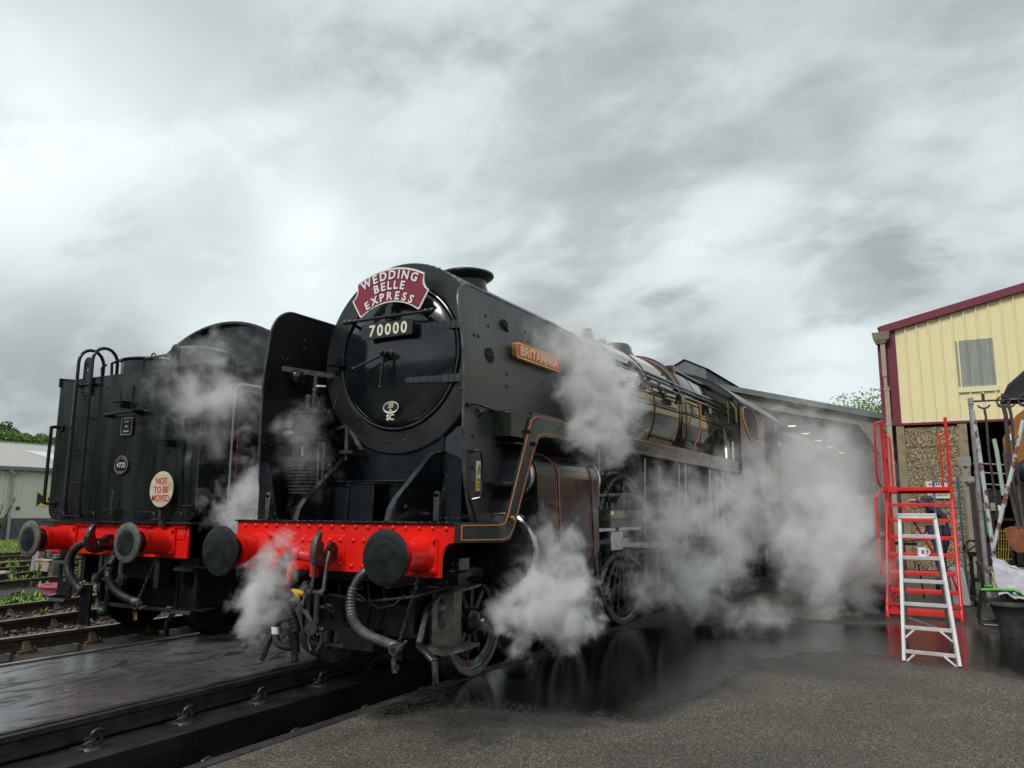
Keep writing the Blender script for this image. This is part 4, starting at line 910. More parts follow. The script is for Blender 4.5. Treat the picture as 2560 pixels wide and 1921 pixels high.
def wf_slab(x, y):
    # slab between the tracks: damp, oily under the loco's nose
    w = .34
    d = math.hypot((x+1.5)/1.0, (y+.1)/.8); w = max(w, .56-.18*d)
    d = math.hypot((x+1.9)/.8, (y+2.3)/.25); w = max(w, .50-.10*d)
    if y > .6: w = .40
    return w
allv = []; allf = []; allw = []
def addy(r):
    o = len(allv); allv.extend(r[0]); allf.extend([tuple(i+o for i in f) for f in r[1]]); allw.extend(r[2])
addy(yard('', .80, 8.0, -4.6, 15.0, .06, wf_right))
addy(yard('', 8.0, 260, -4.6, 15.0, 8, lambda x,y: .1)); addy(yard('', .80, 260, -60, -4.6, 8, lambda x,y: .05)); addy(yard('', .80, 260, 15, 400, 10, lambda x,y: .15))
me = bpy.data.meshes.new('yard_ground'); me.from_pydata(allv, [], allf); me.materials.append(ASPH)
a_ = me.attributes.new('wet', 'FLOAT', 'POINT'); a_.data.foreach_set('value', allw); me.update()
o = bpy.data.objects.new('yard_ground', me); C.objects.link(o); tag(o, 'dark wet tarmac of the yard with puddles', kind='structure')
SLB, t, bs = shader('oily_wet_concrete_slab')
tcn = t.nodes.new('ShaderNodeTexCoord'); src = tcn.outputs['Object']
big = nnoise(t, src, 1.1, 7, .62, .8); med = nnoise(t, src, 6, 7, .68, .5); fine = nnoise(t, src, 55, 4, .7)
mpx = t.nodes.new('ShaderNodeMapping'); mpx.inputs['Scale'].default_value = (1.6,.6,1); t.links.new(src, mpx.inputs[0]); grit = nnoise(t, mpx.outputs[0], 3.2, 9, .72, 1.0)
gm = nmapr(t, grit, .52, .60, 0, 1, True)
c = nmix(t, nmapr(t, big, .35, .65, 0, 1), (.060,.063,.068), (.14,.145,.155))
c = nmix(t, nmapr(t, med, .45, .75, 0, .6), c, (.022,.020,.019)); c = nmix(t, gm, c, nmix(t, fine, (.006,.006,.006), (.045,.042,.036)))
t.links.new(c, bs.inputs['Base Color'])
t.links.new(M1('ADD', nmapr(t, big, .35, .65, .30, .15), M1('MULTIPLY', gm, .22, tree=t), tree=t), bs.inputs['Roughness'])
bp = t.nodes.new('ShaderNodeBump'); bp.inputs['Distance'].default_value = .012; t.links.new(M1('ADD', M1('MULTIPLY', fine, .5, tree=t), M1('MULTIPLY', med, .6, tree=t), tree=t), bp.inputs['Height']); t.links.new(nmapr(t, gm, 0, 1, .10, .8), bp.inputs['Strength']); t.links.new(bp.outputs[0], bs.inputs['Normal'])
b = MB(); b.add([(-3.0,-60,0),(-.79,-60,0),(-.79,400,0),(-3.0,400,0)], [(0,1,2,3)], SLB); tag(b.build('walkway_ground', None, None, loc=(0,0,0)), 'oily wet concrete walkway between the two pits', kind='structure')
CONC = mat('oily_concrete', (.010,.011,.011), (.045,.045,.042), rough=.40, rvar=.22, scale=3.5, bump=.5, bscale=18, c3=(.10,.095,.085), c3pos=.80)
PITM = mat('pit_wall_black', (.008,.010,.010), (.022,.024,.023), rough=.42, rvar=.2, scale=3, bump=.4, bscale=12, stretch=(1,.5,1), c3=(.035,.025,.020), c3pos=.78)
b = MB()
Y0, Y1 = -60, 60
b.box((-.79,Y0,-.35),(-.765,Y1,-.001), PITM) if False else None
b.add([(-.35,Y0,-.17),(-.35,Y1,-.17),(-.80,Y1,-.17),(-.80,Y0,-.17),(-.35,Y0,-1.3),(-.35,Y1,-1.3),(-.80,Y0,0),(-.80,Y1,0)], [(0,1,2,3),(4,5,1,0),(3,2,7,6)], PITM)
b.add([(.36,Y0,-.17),(.36,Y1,-.17),(.80,Y1,-.17),(.80,Y0,-.17),(.36,Y0,-1.3),(.36,Y1,-1.3),(.80,Y0,-.0),(.80,Y1,-.0)], [(3,2,1,0),(0,1,5,4),(6,7,2,3)], PITM)
b.add([(-.35,Y0,-1.3),(.36,Y0,-1.3),(.36,Y1,-1.3),(-.35,Y1,-1.3)], [(0,1,2,3)], PITM)
tag(b.build('ground_pit', None, None, loc=(0,0,0)), 'deep black inspection pit under the locomotive', kind='structure')
b = MB()
rnd = random.Random(5)
def edge(x0, x1, ya, yb, z0, z1, m):
    n = int((yb-ya)/.25); prev = None
    for i in range(n): 
        y = ya+(yb-ya)*i/n; y2 = ya+(yb-ya)*(i+1)/n; j = rnd.uniform(-.003,.003)
        b.box((x0+j,y,z0),(x1,y2,z1+rnd.uniform(-.0015,.0015)), m)
edge(-.83,-.775,-6,14,-.03,.008, CONC); edge(.775,.83,-6,14,-.03,.006, CONC); edge(-3.01,-2.97,-6,14,-.4,.006, CONC)
tag(b.build('kerb', None, None, loc=(0,0,0)), 'worn concrete edging along the pits', kind='structure')
# rails
RUSTR = mat('rusty_rail_side', (.045,.030,.020), (.10,.068,.042), rough=.7, rvar=.1, scale=14, bump=.3, bscale=60, c3=(.022,.018,.015), c3pos=.7)
RAILT = mat('worn_rail_head', (.16,.15,.14), (.34,.33,.31), rough=.30, rvar=.1, metal=.7, scale=10, stretch=(6,.4,1))
RAILR = mat('rusty_rail_head', (.16,.115,.075), (.26,.20,.14), rough=.45, metal=.3, scale=10, stretch=(6,.4,1))
DRAIL = mat('oily_black_rail', (.012,.014,.014), (.04,.042,.040), rough=.38, rvar=.12, scale=8, bump=.3, bscale=40)
PR = [(-.035,0),(.035,0),(.036,-.035),(.011,-.052),(.010,-.115),(.034,-.130),(.034,-.150),(-.034,-.150),(-.034,-.130),(-.010,-.115),(-.011,-.052),(-.036,-.035)]
def rail_mesh(p, q, side, head):
    p = Vector(p); q = Vector(q); d = (q-p).normalized(); u = Vector((d.y,-d.x,0)); mb = MB(); n = len(PR)
    vs = [tuple(p+u*a+Vector((0,0,c))) for a, c in PR]+[tuple(q+u*a+Vector((0,0,c))) for a, c in PR]
    for i in range(n):
        j = (i+1) % n; mb.add([vs[i], vs[j], vs[n+j], vs[n+i]], [(0,3,2,1)], head if i == 0 else side)
    return mb
CHAIR = mat('cast_chair_rust', (.05,.036,.025), (.12,.085,.055), rough=.75, scale=16, bump=.4, bscale=50)
SLEEP = mat('old_timber_sleeper', (.03,.025,.02), (.075,.062,.05), rough=.85, scale=8, bump=.5, bscale=30, stretch=(.6,4,1))
def track(label, rails, z=0, chairs=None, pitch=.76, head=RAILT, side=RUSTR, sleepers=True, name='railway_track', group=None):
    (x0,y0),(x1,y1) = rails[0]; th = thing(name, (x0,y0,z), label, 'railway track', group)
    for (a, c) in rails: rail_mesh((a[0],a[1],z),(c[0],c[1],z), side, head).build('rail', None, th, smooth=0)
    if chairs:
        base = None
        for (a, c) in rails:
            a_ = Vector((a[0],a[1],z)); c_ = Vector((c[0],c[1],z)); d = (c_-a_).normalized(); L_ = (c_-a_).length; ang = math.atan2(-d.x, d.y)
            k0, k1 = chairs
            s_ = k0
            while s_ < k1:
                p = a_+d*s_; mb = MB()
                if base is None:
                    mb.box((-.11,-.10,-.175),(.11,.10,-.145)); mb.hexa([(.034,-.055,-.15),(.105,-.055,-.15),(.105,.055,-.15),(.034,.055,-.15),(.012,-.035,-.045),(.050,-.035,-.06),(.050,.035,-.06),(.012,.035,-.045)]); mb.hexa([(-.105,-.055,-.15),(-.034,-.055,-.15),(-.034,.055,-.15),(-.105,.055,-.15),(-.050,-.035,-.06),(-.012,-.035,-.045),(-.012,.035,-.045),(-.050,.035,-.06)])
                    mb.box((-.14,-.12,-.19),(.14,.12,-.175)); mb.cyl((.085,.08,-.145),(.085,.08,-.115), .016); mb.cyl((-.085,-.08,-.145),(-.085,-.08,-.115), .016)
                    mb.v = [(v[0]+x0, v[1]+y0, v[2]+z) for v in mb.v]; base = mb.build('rail_chair', CHAIR, th, bevel=.006)
                    base.location = Vector((p.x-x0, p.y-y0, 0)); base.rotation_euler = (0,0,ang)
                else:
                    o_ = base.copy(); C.objects.link(o_); o_.parent = th; o_.location = Vector((p.x-x0, p.y-y0, 0)); o_.rotation_euler = (0,0,ang)
                s_ += pitch
        if sleepers and len(rails) == 2:
            a_ = Vector((*rails[0][0],z)); c_ = Vector((*rails[0][1],z)); e_ = Vector((*rails[1][0],z)); d = (c_-a_).normalized(); mb = MB(); s_ = chairs[0]
            u = Vector((d.y,-d.x,0)); dd = (e_-a_).dot(u); 
            while s_ < chairs[1]:
                p = a_+d*s_; p2 = p+u*dd; ex = u*(.3 if dd > 0 else -.3)
                mb.bar(p-ex+Vector((0,0,-.235)), p2+ex+Vector((0,0,-.235)), .25, .10); s_ += pitch
            mb.build('sleepers', SLEEP, th)['kind'] = 'stuff'
    return th
tp = track('oily black rails set in the inspection pit, running under the big locomotive', [((-.7535,-30),(-.7535,40)),((.7535,-30),(.7535,40))], z=-.002, head=DRAIL, side=DRAIL, sleepers=False, name='pit_track')
cl = None
for sx in (-1,1):
    for i in range(10):
        y = -3.8+.72*i+(.0)
        if cl is None:
            mb = MB(); mb.box((-.06,-.09,0),(.06,.09,.012)); mb.lathe([(.085,0),(.075,.014),(.03,.02),(.0005,.022)], (.02,0,.0), (0,0,1), 14)
            mb.tube(smoothpts([(.0,-.05,.02),(.04,-.055,.04),(.055,-.01,.05),(.02,.03,.045),(-.02,.02,.04),(-.03,-.01,.05)],5), .011, 7)
            mb.tube(smoothpts([(.03,.06,.02),(.045,.065,.09),(.045,.035,.115),(.04,-.005,.10),(.03,-.015,.05)],5), .011, 7)
            mb.v = [(v[0]+0, v[1]+5*0, v[2]) for v in mb.v]
            mb.v = [(v[0]-.7535, v[1]-30, v[2]-.002) for v in mb.v]
            cl = mb.build('rail_clip', mat('black_greasy_clip', (.014,.016,.016), (.045,.048,.048), rough=.33, rvar=.1, scale=12, bump=.3, bscale=40), tp); o_ = cl
        else:
            o_ = cl.copy(); C.objects.link(o_)
        o_.parent = tp; o_.location = (.7535+(-.62 if sx < 0 else .60), 30+y, -.168); o_.rotation_euler = (0,0,0 if sx < 0 else PI)
track('rails with bright heads that the tender stands on', [((-4.50,-30),(-4.50,40)),((-3.04,-30),(-3.04,40))], z=.012, chairs=(24,46), side=RUSTR)
track('rusty chaired rails running beside the tender track over brown ballast', [((-7.25,-20),(-8.95,-8.6+20)),((-5.62,-20),(-7.15,11.5))] if False else [((-5.35+.0,-3.5),(-8.0,14.2)),((-6.95,-3.2),(-9.6,14.5))], z=.0, chairs=(.3,13), head=RAILR)
for lab, xa, slope in (('rusty rails beyond the strip of weeds',-10.95,-.20),('rusty rails in front of the grey post',-14.35,-.17),('farthest rusty rails, in front of the warehouse lawn',-18.9,-.13)):
    track(lab, [((xa-slope*12-0,-12),(xa+slope*26,26)),((xa-1.6-slope*12,-12),(xa-1.6+slope*26,26))], z=.0, head=RAILR, chairs=(12,26), sleepers=False)
# left ground
BAL = mat('cinder_ballast', (.018,.018,.018), (.055,.050,.045), rough=.85, rvar=.1, scale=7, bump=1.0, bscale=30, c3=(.10,.08,.06), c3pos=.74)
GRASSM = mat('grass_ground', (.08,.13,.02), (.15,.22,.04), rough=.9, scale=3, bump=.8, bscale=40, c3=(.07,.06,.035), c3pos=.76)
b = MB(); nx, ny = 60, 60; vs = []; fs = []
for j in range(ny+1):
    for i in range(nx+1):
        x = -3.0-97*(i/nx)**1.6; y = -30+130*(j/ny); vs.append((x, y, (-.30 if x > -4.4 else -.165)+.02*mnoise.noise(Vector((x*1.5,y*1.5,0)))))
for j in range(ny):
    for i in range(nx): fs.append((j*(nx+1)+i+1, j*(nx+1)+i, (j+1)*(nx+1)+i, (j+1)*(nx+1)+i+1))
b.add(vs, fs, BAL); b.add([(-100,-60,-.17),(-3.02,-60,-.17),(-3.02,-30,-.17),(-100,-30,-.17)], [(0,1,2,3)], BAL)
tag(b.build('ballast_ground', None, None, loc=(0,0,0), smooth=80), 'dark cinder and ballast ground of the sidings', kind='structure')
b = MB(); b.add([(-400,-60,-.2),(-100,-60,-.2),(-100,400,-.2),(-400,400,-.2),(-100,100,-.2),(-3.0,100,-.2),(-3.0,400,-.2)], [(0,1,2,3),(4,5,6,2)], GRASSM); tag(b.build('far_ground', None, None, loc=(0,0,0)), 'green ground reaching the horizon', kind='structure')
b = MB()
for (a, c, w_) in (((-8.0,-2,0),(-9.6,9,0),.9),((-20.8,2,0),(-24.5,30,0),2.2)):
    a = Vector(a); c = Vector(c); n = 24; prev = None; vs = []; fs = []
    for i in range(n+1):
        p = a.lerp(c, i/n); w2 = w_*(.8+.35*mnoise.noise(Vector((i*.7,a.x,0))))
        vs += [(p.x-w2,p.y,-.145),(p.x-w2*.3,p.y,-.115),(p.x+w2*.3,p.y,-.11),(p.x+w2,p.y,-.15)]
    for i in range(n):
        for k in range(3): fs.append((4*i+k, 4*i+k+1, 4*i+k+5, 4*i+k+4))
    b.add(vs, fs, GRASSM)
b.add([(-24.5,-10,-.13),(-24.5,40,-.13),(-34.9,60,-.1),(-34.9,0,-.1)], [(3,2,1,0)] if False else [(0,1,2,3)], GRASSM)
tag(b.build('grass', None, None, loc=(0,0,0), smooth=60), 'green grass strips between the tracks', kind='structure')
# loose ballast stones between the near rails (nobody could count them)
STONE = mat('brown_ballast_stone', (.09,.065,.045), (.22,.17,.125), rough=.8, scale=3, bump=.4, bscale=30, c3=(.05,.045,.04), c3pos=.7)
b = MB(); rnd = random.Random(11)
def stone(x, y, z, r):
    vs = []; 
    base_ = [(1,0,0),(-1,0,0),(0,1,0),(0,-1,0),(0,0,1),(0,0,-1)]
    f_ = [(0,2,4),(2,1,4),(1,3,4),(3,0,4),(2,0,5),(1,2,5),(3,1,5),(0,3,5)]
    q = Matrix.Rotation(rnd.uniform(0,6.3), 3, Vector((rnd.uniform(-1,1),rnd.uniform(-1,1),rnd.uniform(-1,1))).normalized())
    sc = (rnd.uniform(.7,1.3), rnd.uniform(.6,1.1), rnd.uniform(.5,.8))
    vs = [Vector(v)*rnd.uniform(.75,1.15) for v in base_]
    # subdivide once by edge mids pushed out
    mids = {}; V = [v.copy() for v in vs]; F = []
    def mid(i, j):
        k = (min(i,j), max(i,j))
        if k not in mids: V.append((vs[i]+vs[j])*.5*rnd.uniform(1.1,1.45)); mids[k] = len(V)-1
        return mids[k]
    for (i,j,k) in f_:
        a, c, d = mid(i,j), mid(j,k), mid(k,i); F += [(i,a,d),(a,j,c),(d,c,k),(a,c,d)]
    b.add([tuple(q @ Vector((v.x*sc[0],v.y*sc[1],v.z*sc[2]))*r+Vector((x,y,z))) for v in V], F, STONE)
for i in range(1900):
    y = rnd.uniform(-2.5, 8); s_ = (y+3.5)/17.7
    x = -5.35-2.65*s_-rnd.uniform(-.8,1.62) 
    if x > -4.62: continue
    stone(x, y, -.16+rnd.uniform(-.01,.03), rnd.uniform(.02,.048))
for i in range(260): stone(rnd.uniform(-4.4,-3.15), rnd.uniform(-2,5), -.285+rnd.uniform(0,.02), rnd.uniform(.012,.03))
tag(b.build('gravel', None, None, loc=(0,0,0), smooth=0), 'loose brown ballast stones between the near rails', 'ballast', kind='stuff')
# weeds and flowers: leafy tufts
LEAF = mat('weed_leaf', (.14,.25,.03), (.24,.38,.06), rough=.6, scale=5)
LEAFD = mat('dark_leaf', (.03,.055,.010), (.06,.10,.02), rough=.6, scale=5)
FLOW = mat('yellow_flower', (.75,.60,.08), rough=.6)
def tuft(mb, x, y, z, h, n, m, spread=.5):
    for k in range(n):
        a = rnd.uniform(0, 2*PI); l = h*rnd.uniform(.5,1.1); tl = rnd.uniform(.1,spread); d = Vector((math.cos(a)*tl, math.sin(a)*tl, 1)).normalized(); s_ = Vector((-math.sin(a), math.cos(a), 0))*rnd.uniform(.006,.018)*(1+h*2)
        p = Vector((x+rnd.uniform(-.03,.03), y+rnd.uniform(-.03,.03), z)); q = p+d*l*.6; e = q+(d+Vector((math.cos(a),math.sin(a),-.3))*.6).normalized()*l*.4
        mb.add([p-s_*.4, p+s_*.4, q+s_, q-s_, e], [(0,1,2,3),(3,2,4)], m)
b = MB()
for i in range(1500):
    y = rnd.uniform(0,8.5); x = -8.35-.145*(y)+rnd.gauss(-.3,.42)
    if mnoise.noise(Vector((x*1.3,y*1.1,3))) < -.12: continue
    tuft(b, x, y, -.14, rnd.uniform(.05,.16), 6, LEAF if rnd.random() < .7 else LEAFD)
for i in range(700):
    y = rnd.uniform(4,12); x = rnd.uniform(-17,-11); tuft(b, x, y, -.15, rnd.uniform(.05,.2), 5, LEAF if rnd.random() < .5 else LEAFD)
for i in range(2600):
    y = rnd.uniform(8,24); x = rnd.uniform(-34.5,-22.5); tuft(b, x, y, -.12, rnd.uniform(.06,.15), 4, LEAF)
tag(b.build('ground_weeds', None, None, loc=(0,0,0), smooth=0), 'bright green weeds and grass tufts along the sidings', 'weeds', kind='stuff')
wl = ['yellow-flowered weed standing by the grey post', 'tall thin weed with yellow flowers left of the grey post', 'low yellow-flowered weed in front of the tall thin one', 'small flowering weed by the pink tub', 'flowering weed between tub and grey post']
for i, (x, y) in enumerate(((-12.7,4.9),(-13.1,4.6),(-12.9,4.1),(-9.9,4.0),(-11.4,4.9))):
    b = MB()
    for k in range(9):
        a = rnd.uniform(0,6.3); l = rnd.uniform(.3,.62); q = (x+math.cos(a)*l*.28, y+math.sin(a)*l*.28, -.15+l); b.tube([(x,y,-.15),(x+math.cos(a)*l*.08,y+math.sin(a)*l*.08,-.15+l*.5),q], .004, 4, LEAFD); b.sph(q, .011, FLOW, n=6, k=4)
        tuft(b, x+.05*math.cos(a), y+.05*math.sin(a), -.15+l*.3, .10, 3, LEAF)
    b.build('flowering_weed', None, None, loc=(x,y,-.15), label=wl[i], cat='plant', group='yellow flowering weeds by the sidings')
# bush leaning in at the photo edge, by the warehouse drainpipe
b = MB(); bx, by = -27.6, 11.6
for k in range(16):
    a = rnd.uniform(0,6.3); l = rnd.uniform(.8,2.1); p0 = Vector((bx,by,-.15)); p2 = p0+Vector((math.cos(a)*l*.42, math.sin(a)*l*.42, l)); b.tube([p0, p0.lerp(p2,.5)+Vector((0,0,.1)), p2], .012, 4, LEAFD)
    for j in range(26):
        q = p0.lerp(p2, .3+.7*rnd.random()); tuft(b, q.x, q.y, q.z, .18, 2, LEAFD if rnd.random() < .6 else LEAF, 1.4)
b.build('shrub', None, None, loc=(bx,by,-.15), label='loose leafy shrub in front of the pale warehouse wall', cat='shrub', smooth=0)
# grey post, lever box, pink tub
b = MB(); b.box((-13.98,5.47,-.2),(-13.72,5.60,.46)); b.box((-13.86,5.462,-.15),(-13.84,5.47,.45)); b.build('marker_post', mat('grey_violet_timber', (.24,.23,.27), (.32,.31,.35), rough=.7, scale=6), None, loc=(-13.85,5.5,-.2), bevel=.01, label='squat grey post standing among the weeds and rails', cat='post')
b = MB(); b.box((-13.5,5.6,-.15),(-13.3,5.9,.35)); b.cyl((-13.45,5.55,.3),(-13.45,5.55,.45), .05); b.tube([(-13.4,5.7,.3),(-13.0,5.7,.45),(-12.7,5.7,.42)], .02); b.build('point_lever', mat('weathered_green_iron', (.08,.10,.09), (.16,.18,.16), rough=.7, scale=9), None, loc=(-13.4,5.7,-.15), bevel=.01, label='green grey point lever frame beside the squat post', cat='lever')
b = MB(); b.box((-13.35,5.2,.02),(-12.85,5.35,.26)); b.box((-13.38,5.18,.24),(-12.82,5.37,.28)); b.box((-13.3,5.22,-.16),(-13.25,5.3,.02)); b.build('equipment_box', mat('rust_stained_cream', (.30,.24,.19), (.40,.36,.30), rough=.7, scale=5), None, loc=(-13.1,5.27,-.16), bevel=.01, label='small rust-stained cream box beyond the rails', cat='box')
PINK = mat('faded_pink_plastic', (.50,.09,.16), (.58,.13,.20), rough=.5, scale=6)
b = MB(); b.lathe([(.0005,0),(.22,0),(.30,.22),(.33,.23),(.33,.26),(.30,.26),(.285,.23),(.21,.02),(.0005,.02)], (-8.92,3.15,-.15), (0,0,1), 28, PINK)
b.v = [((v[0]+8.92)*1.3-8.92, v[1], v[2]*1.0) for v in b.v]
b.build('plastic_tub', None, None, loc=(-8.92,3.15,-.15), label='faded pink plastic tub on the grass behind the tender steps', cat='tub')
b = MB(); b.lathe([(.0005,0),(.10,0),(.16,.06),(.15,.14),(.0005,.17)], (-14.2,5.0,-.16), (0,0,1), 14, mat('pale_stone', (.35,.28,.24), (.45,.38,.33), rough=.8)); b.build('pale_stone', None, None, loc=(-14.2,5.0,-.16), label='pale pinkish stone lump in front of the squat post', cat='stone')

# ================================================================ the tender on the left track
TX = -3.725
tn = thing('parked_tender', (TX,3,0), 'black riveted tender with ladder, plate 4725 and round disc reading NOT TO BE MOVED', 'tender')
b = MB(); R_ = .16
def tprof(z0, z1): return arc(TX+1.32-R_, z0+R_, R_, 270, 360, 6)+[(TX+1.32,z1)]+[(TX-1.32,z1)]+arc(TX-1.32+R_, z0+R_, R_, 180, 270, 6)
b.py(tprof(1.26,2.94), .52, 6.6)
for i in range(34): b.rivet((TX-1.27+.077*i,.518,1.99), .012, (0,-1,0))
for i in range(14):
    z = 1.40+.108*i
    b.rivet((TX-.36,.518,z), .013, (0,-1,0)); b.rivet((TX+.37,.518,z), .013, (0,-1,0))
for i in range(24): b.rivet((TX+1.322,.62+.11*i,1.97), .011, (1,0,0))
body = b.build('tank_body', BLKT, tn, smooth=25)
b = MB(); b.add([(TX-1.32,.51,2.94),(TX-1.325,.51,2.99),(TX-1.32,1.2,3.05),(TX-1.32,1.2,2.9)], [(0,1,2,3)], BLKT); b.box((TX-1.33,.50,2.88),(TX-1.30,.95,2.99)); b.box((TX-1.3,.515,2.935),(TX+1.3,.535,2.955)); b.tube([(TX+1.315,.525,1.4),(TX+1.315,.52,2.95),(TX+1.315,1.6,2.96),(TX+1.315,6.5,2.96)], .012, 6); b.box((TX+1.29,.9,2.94),(TX+1.32,6.6,3.02)); b.build('top_edging', BLKT, body)
b = MB(); b.tube([(TX+1.327, y, z) for y, z in rrect(.93,1.42,6.2,2.80,.12,5)], .013, 6, mat('grey_white_lining', (.62,.62,.60), rough=.5), closed=True); b.tube([(TX+1.327, y, z) for y, z in rrect(1.01,1.49,6.1,2.73,.10,5)], .007, 5, mat('red_lining', (.55,.03,.03), rough=.5), closed=True)
b.v = [(TX+1.322+(v[0]-TX-1.327)*.25, v[1], v[2]) for v in b.v]
b.build('side_lining', None, body)
# ladder with hooped tops
b = MB()
for x in (-4.60,-4.325):
    pts = [(x,.50,1.30),(x,.465,1.34),(x,.45,1.5),(x,.45,2.9),(x,.45,3.15)]+[(x,.45+.16-.16*math.cos(R(a)),3.15+.17*math.sin(R(a))) for a in range(20,181,20)]+[(x,.77,2.94)]
    b.tube(pts, .020, 8)
for z in (1.31,1.69,2.08,2.47,2.86): b.tube([(-4.64,.455,z),(-4.28,.455,z)], .011, 6)
for z in (1.31,2.86):
    for x in (-4.60,-4.325): b.tube([(x,.45,z),(x,.53,z)], .02)
b.build('ladder', BLKT, tn)
for x in (-4.47,-2.885):
    b = MB(); n = 24
    pl_ = rrect(-.075,-.19,.075,.19,.07,5)
    plate_hole(b, x-.075, 2.99, x+.075, 3.14, x, 3.065, .024, .036, .485, .50, BLKT)
    b.box((x-.075,.485,2.74),(x+.075,.50,2.99), BLKT); b.cyl((x,.485,3.13),(x,.50,3.13), .0745, .0745, 24, BLKT)
    for sx in (-.045,0,.045):
        for z in (2.78,2.90): b.rivet((x+sx,.485,z), .014, (0,-1,0), BLKT)
    b.build('lifting_lug', None, tn)
for x, z0, z1 in ((-3.72,2.60,2.80),(-2.86,2.12,2.36),(-3.70,1.38,1.58),(-2.86,1.28,1.44)):
    b = MB(); b.box((x-.022,.43,z0+.03),(x+.022,.44,z1)); b.cyl((x,.43,z1),(x,.44,z1), .022); b.box((x-.10,.40,z0),(x+.06,.52,z0+.015)); b.box((x+.0,.42,z0-.06),(x+.06,.52,z0)); b.cyl((x+.03,.41,z0-.03),(x+.03,.42,z0-.03), .02); b.build('lamp_bracket', DSTEEL if z0 < 1.5 else BLKT, tn, bevel=.002)
b = MB(); b.tube([(-3.93,.40,2.46),(-3.42,.40,2.48)], .016); b.cyl((-3.93,.40,2.46),(-3.93,.52,2.46), .024); b.cyl((-3.42,.40,2.48),(-3.42,.52,2.48), .024, .03); b.build('grab_rail', BLKT, tn)
for x, z0, z1 in ((-2.47,1.43,2.34),(-4.93,1.46,2.37)):
    b = MB(); xx = x+(-.05 if x > -4 else -.03); b.tube(smoothpts([(x,.51,z1),(xx,.42,z1),(xx,.41,z1-.08),(xx,.41,z0+.08),(xx,.42,z0),(x,.51,z0)], 4), .020, 10); b.cyl((x,.50,z1),(x,.52,z1), .05, .05); b.cyl((x,.50,z0),(x,.52,z0), .05, .05); b.build('grab_rail', BLKT, tn)
for x0, x1 in ((-4.79,-4.62),(-4.23,-4.04),(-3.33,-2.98),(-2.66,-2.54)):
    b = MB(); b.tube([(x0,.46,1.27),(x0,.46,1.34),(x0+.03,.46,1.36),(x1-.03,.46,1.36),(x1,.46,1.34),(x1,.46,1.27)], .009); b.build('foot_loop', BLKT, tn)
PLG = mat('worn_plate_lettering', (.22,.21,.20), (.30,.29,.27), rough=.5, scale=20)
b = MB(); b.py(rrect(-.105,-.105,.105,.105,.02), .50, .52, BLKT); b.v = [(v[0]-3.65, v[1], v[2]+2.325) for v in b.v]; b.tube([(-3.65+x,.502,2.325+z) for x,z in rrect(-.095,-.095,.095,.095,.02)], .005, 5, PLG, closed=True)
for i, w_ in enumerate((.045,.03,.05)): b.box((-3.65-w_,.498,2.37-.055*i),(-3.65+w_,.502,2.39-.055*i), PLG)
b.build('works_plate', None, tn)
b = MB(); b.lathe([(.0005,0),(.105,0),(.11,.02)], (0,0,0), (0,1,0), 36, BLKT); b.tube([(.10*math.cos(2*PI*i/36),-.002,.10*math.sin(2*PI*i/36)) for i in range(36)], .004, 5, PLG, closed=True)
b.v = [(v[0]*1.15-3.685, v[1]+.50, v[2]+1.887) for v in b.v]
b.text('4725', .082, FR((-3.685,.497,1.887)), CREAMT if False else mat('plate_number', (.55,.53,.48), rough=.5), ext=.002, off=.001)
for word, up in (('xxxxx xxxxxxx',1),('xxxxxxx',-1)):
    for i, ch in enumerate(word):
        if ch == ' ': continue
        sp = 118 if up > 0 else 62; a = R(90+sp/2-sp*(i+.5)/len(word)) if up > 0 else R(270-sp/2+sp*(i+.5)/len(word))
        b.box((-3.685+1.12*.078*math.cos(a)-.004,.497,1.887+.078*math.sin(a)-.006),(-3.685+1.12*.078*math.cos(a)+.004,.499,1.887+.078*math.sin(a)+.006), PLG)
b.build('oval_number_plate', None, tn)['label'] = 'oval plate reading 4725'
DISC = mat('stained_cream_disc', (.42,.37,.24), (.66,.62,.48), rough=.6, scale=7, detail=8, c3=(.70,.67,.55), c3pos=.7)
REDT = mat('red_sign_letters', (.55,.03,.03), rough=.5)
b = MB(); b.lathe([(.0005,0),(.188,0),(.190,.006),(.0005,.006)], (-2.83,.405,1.605), (0,1,0), 48, DISC)
for s_, z in (('NOT',1.692),('TO BE',1.602),('MOVED',1.512)): b.text(s_, .094, FR((-2.83,.403,z)), REDT, ext=.0012, off=.0014, sx=.92)
b.box((-2.85,.411,1.38),(-2.81,.43,1.5), BLKT)
b.build('warning_disc', None, tn)['label'] = 'round cream disc with red words NOT TO BE MOVED'
WORNL = mat('weathered_filler_lid', (.05,.052,.052), (.13,.13,.125), rough=.30, rvar=.1, scale=4, metal=.3, c3=(.30,.28,.22), c3pos=.76)
for x, hl in ((-3.95,1),(-3.06,0)):
    b = MB(); b.lathe([(.34,0),(.345,.20),(.34,.22)]+([(.36,.225),(.365,.245),(.30,.27),(.0005,.285)] if hl else [(.335,.27),(.28,.31),(.0005,.33)]), (x,.98,2.93), (0,0,1), 40, WORNL if not hl else BLKT)
    if hl: b.tube([(x+.05+.045*math.cos(R(a)),.95,3.22+.06*math.sin(R(a))) for a in range(0,181,20)], .010, 6, BLKT); b.tube([(x-.36,.70,2.95),(x-.38,.70,3.15),(x-.30,.75,3.19)], .018, 6, BLKT); b.tube([(x-.40,.6,2.95),(x-.42,.6,3.08),(x-.36,.62,3.12)], .014, 6, BLKT)
    b.build('water_filler', None, tn, smooth=30)
b = MB(); b.tube([(-3.52,.56,2.95),(-3.52,.56,3.08),(-3.48,.56,3.11),(-3.10,.56,3.12)], .014); b.build('top_handrail', BLKT, tn)
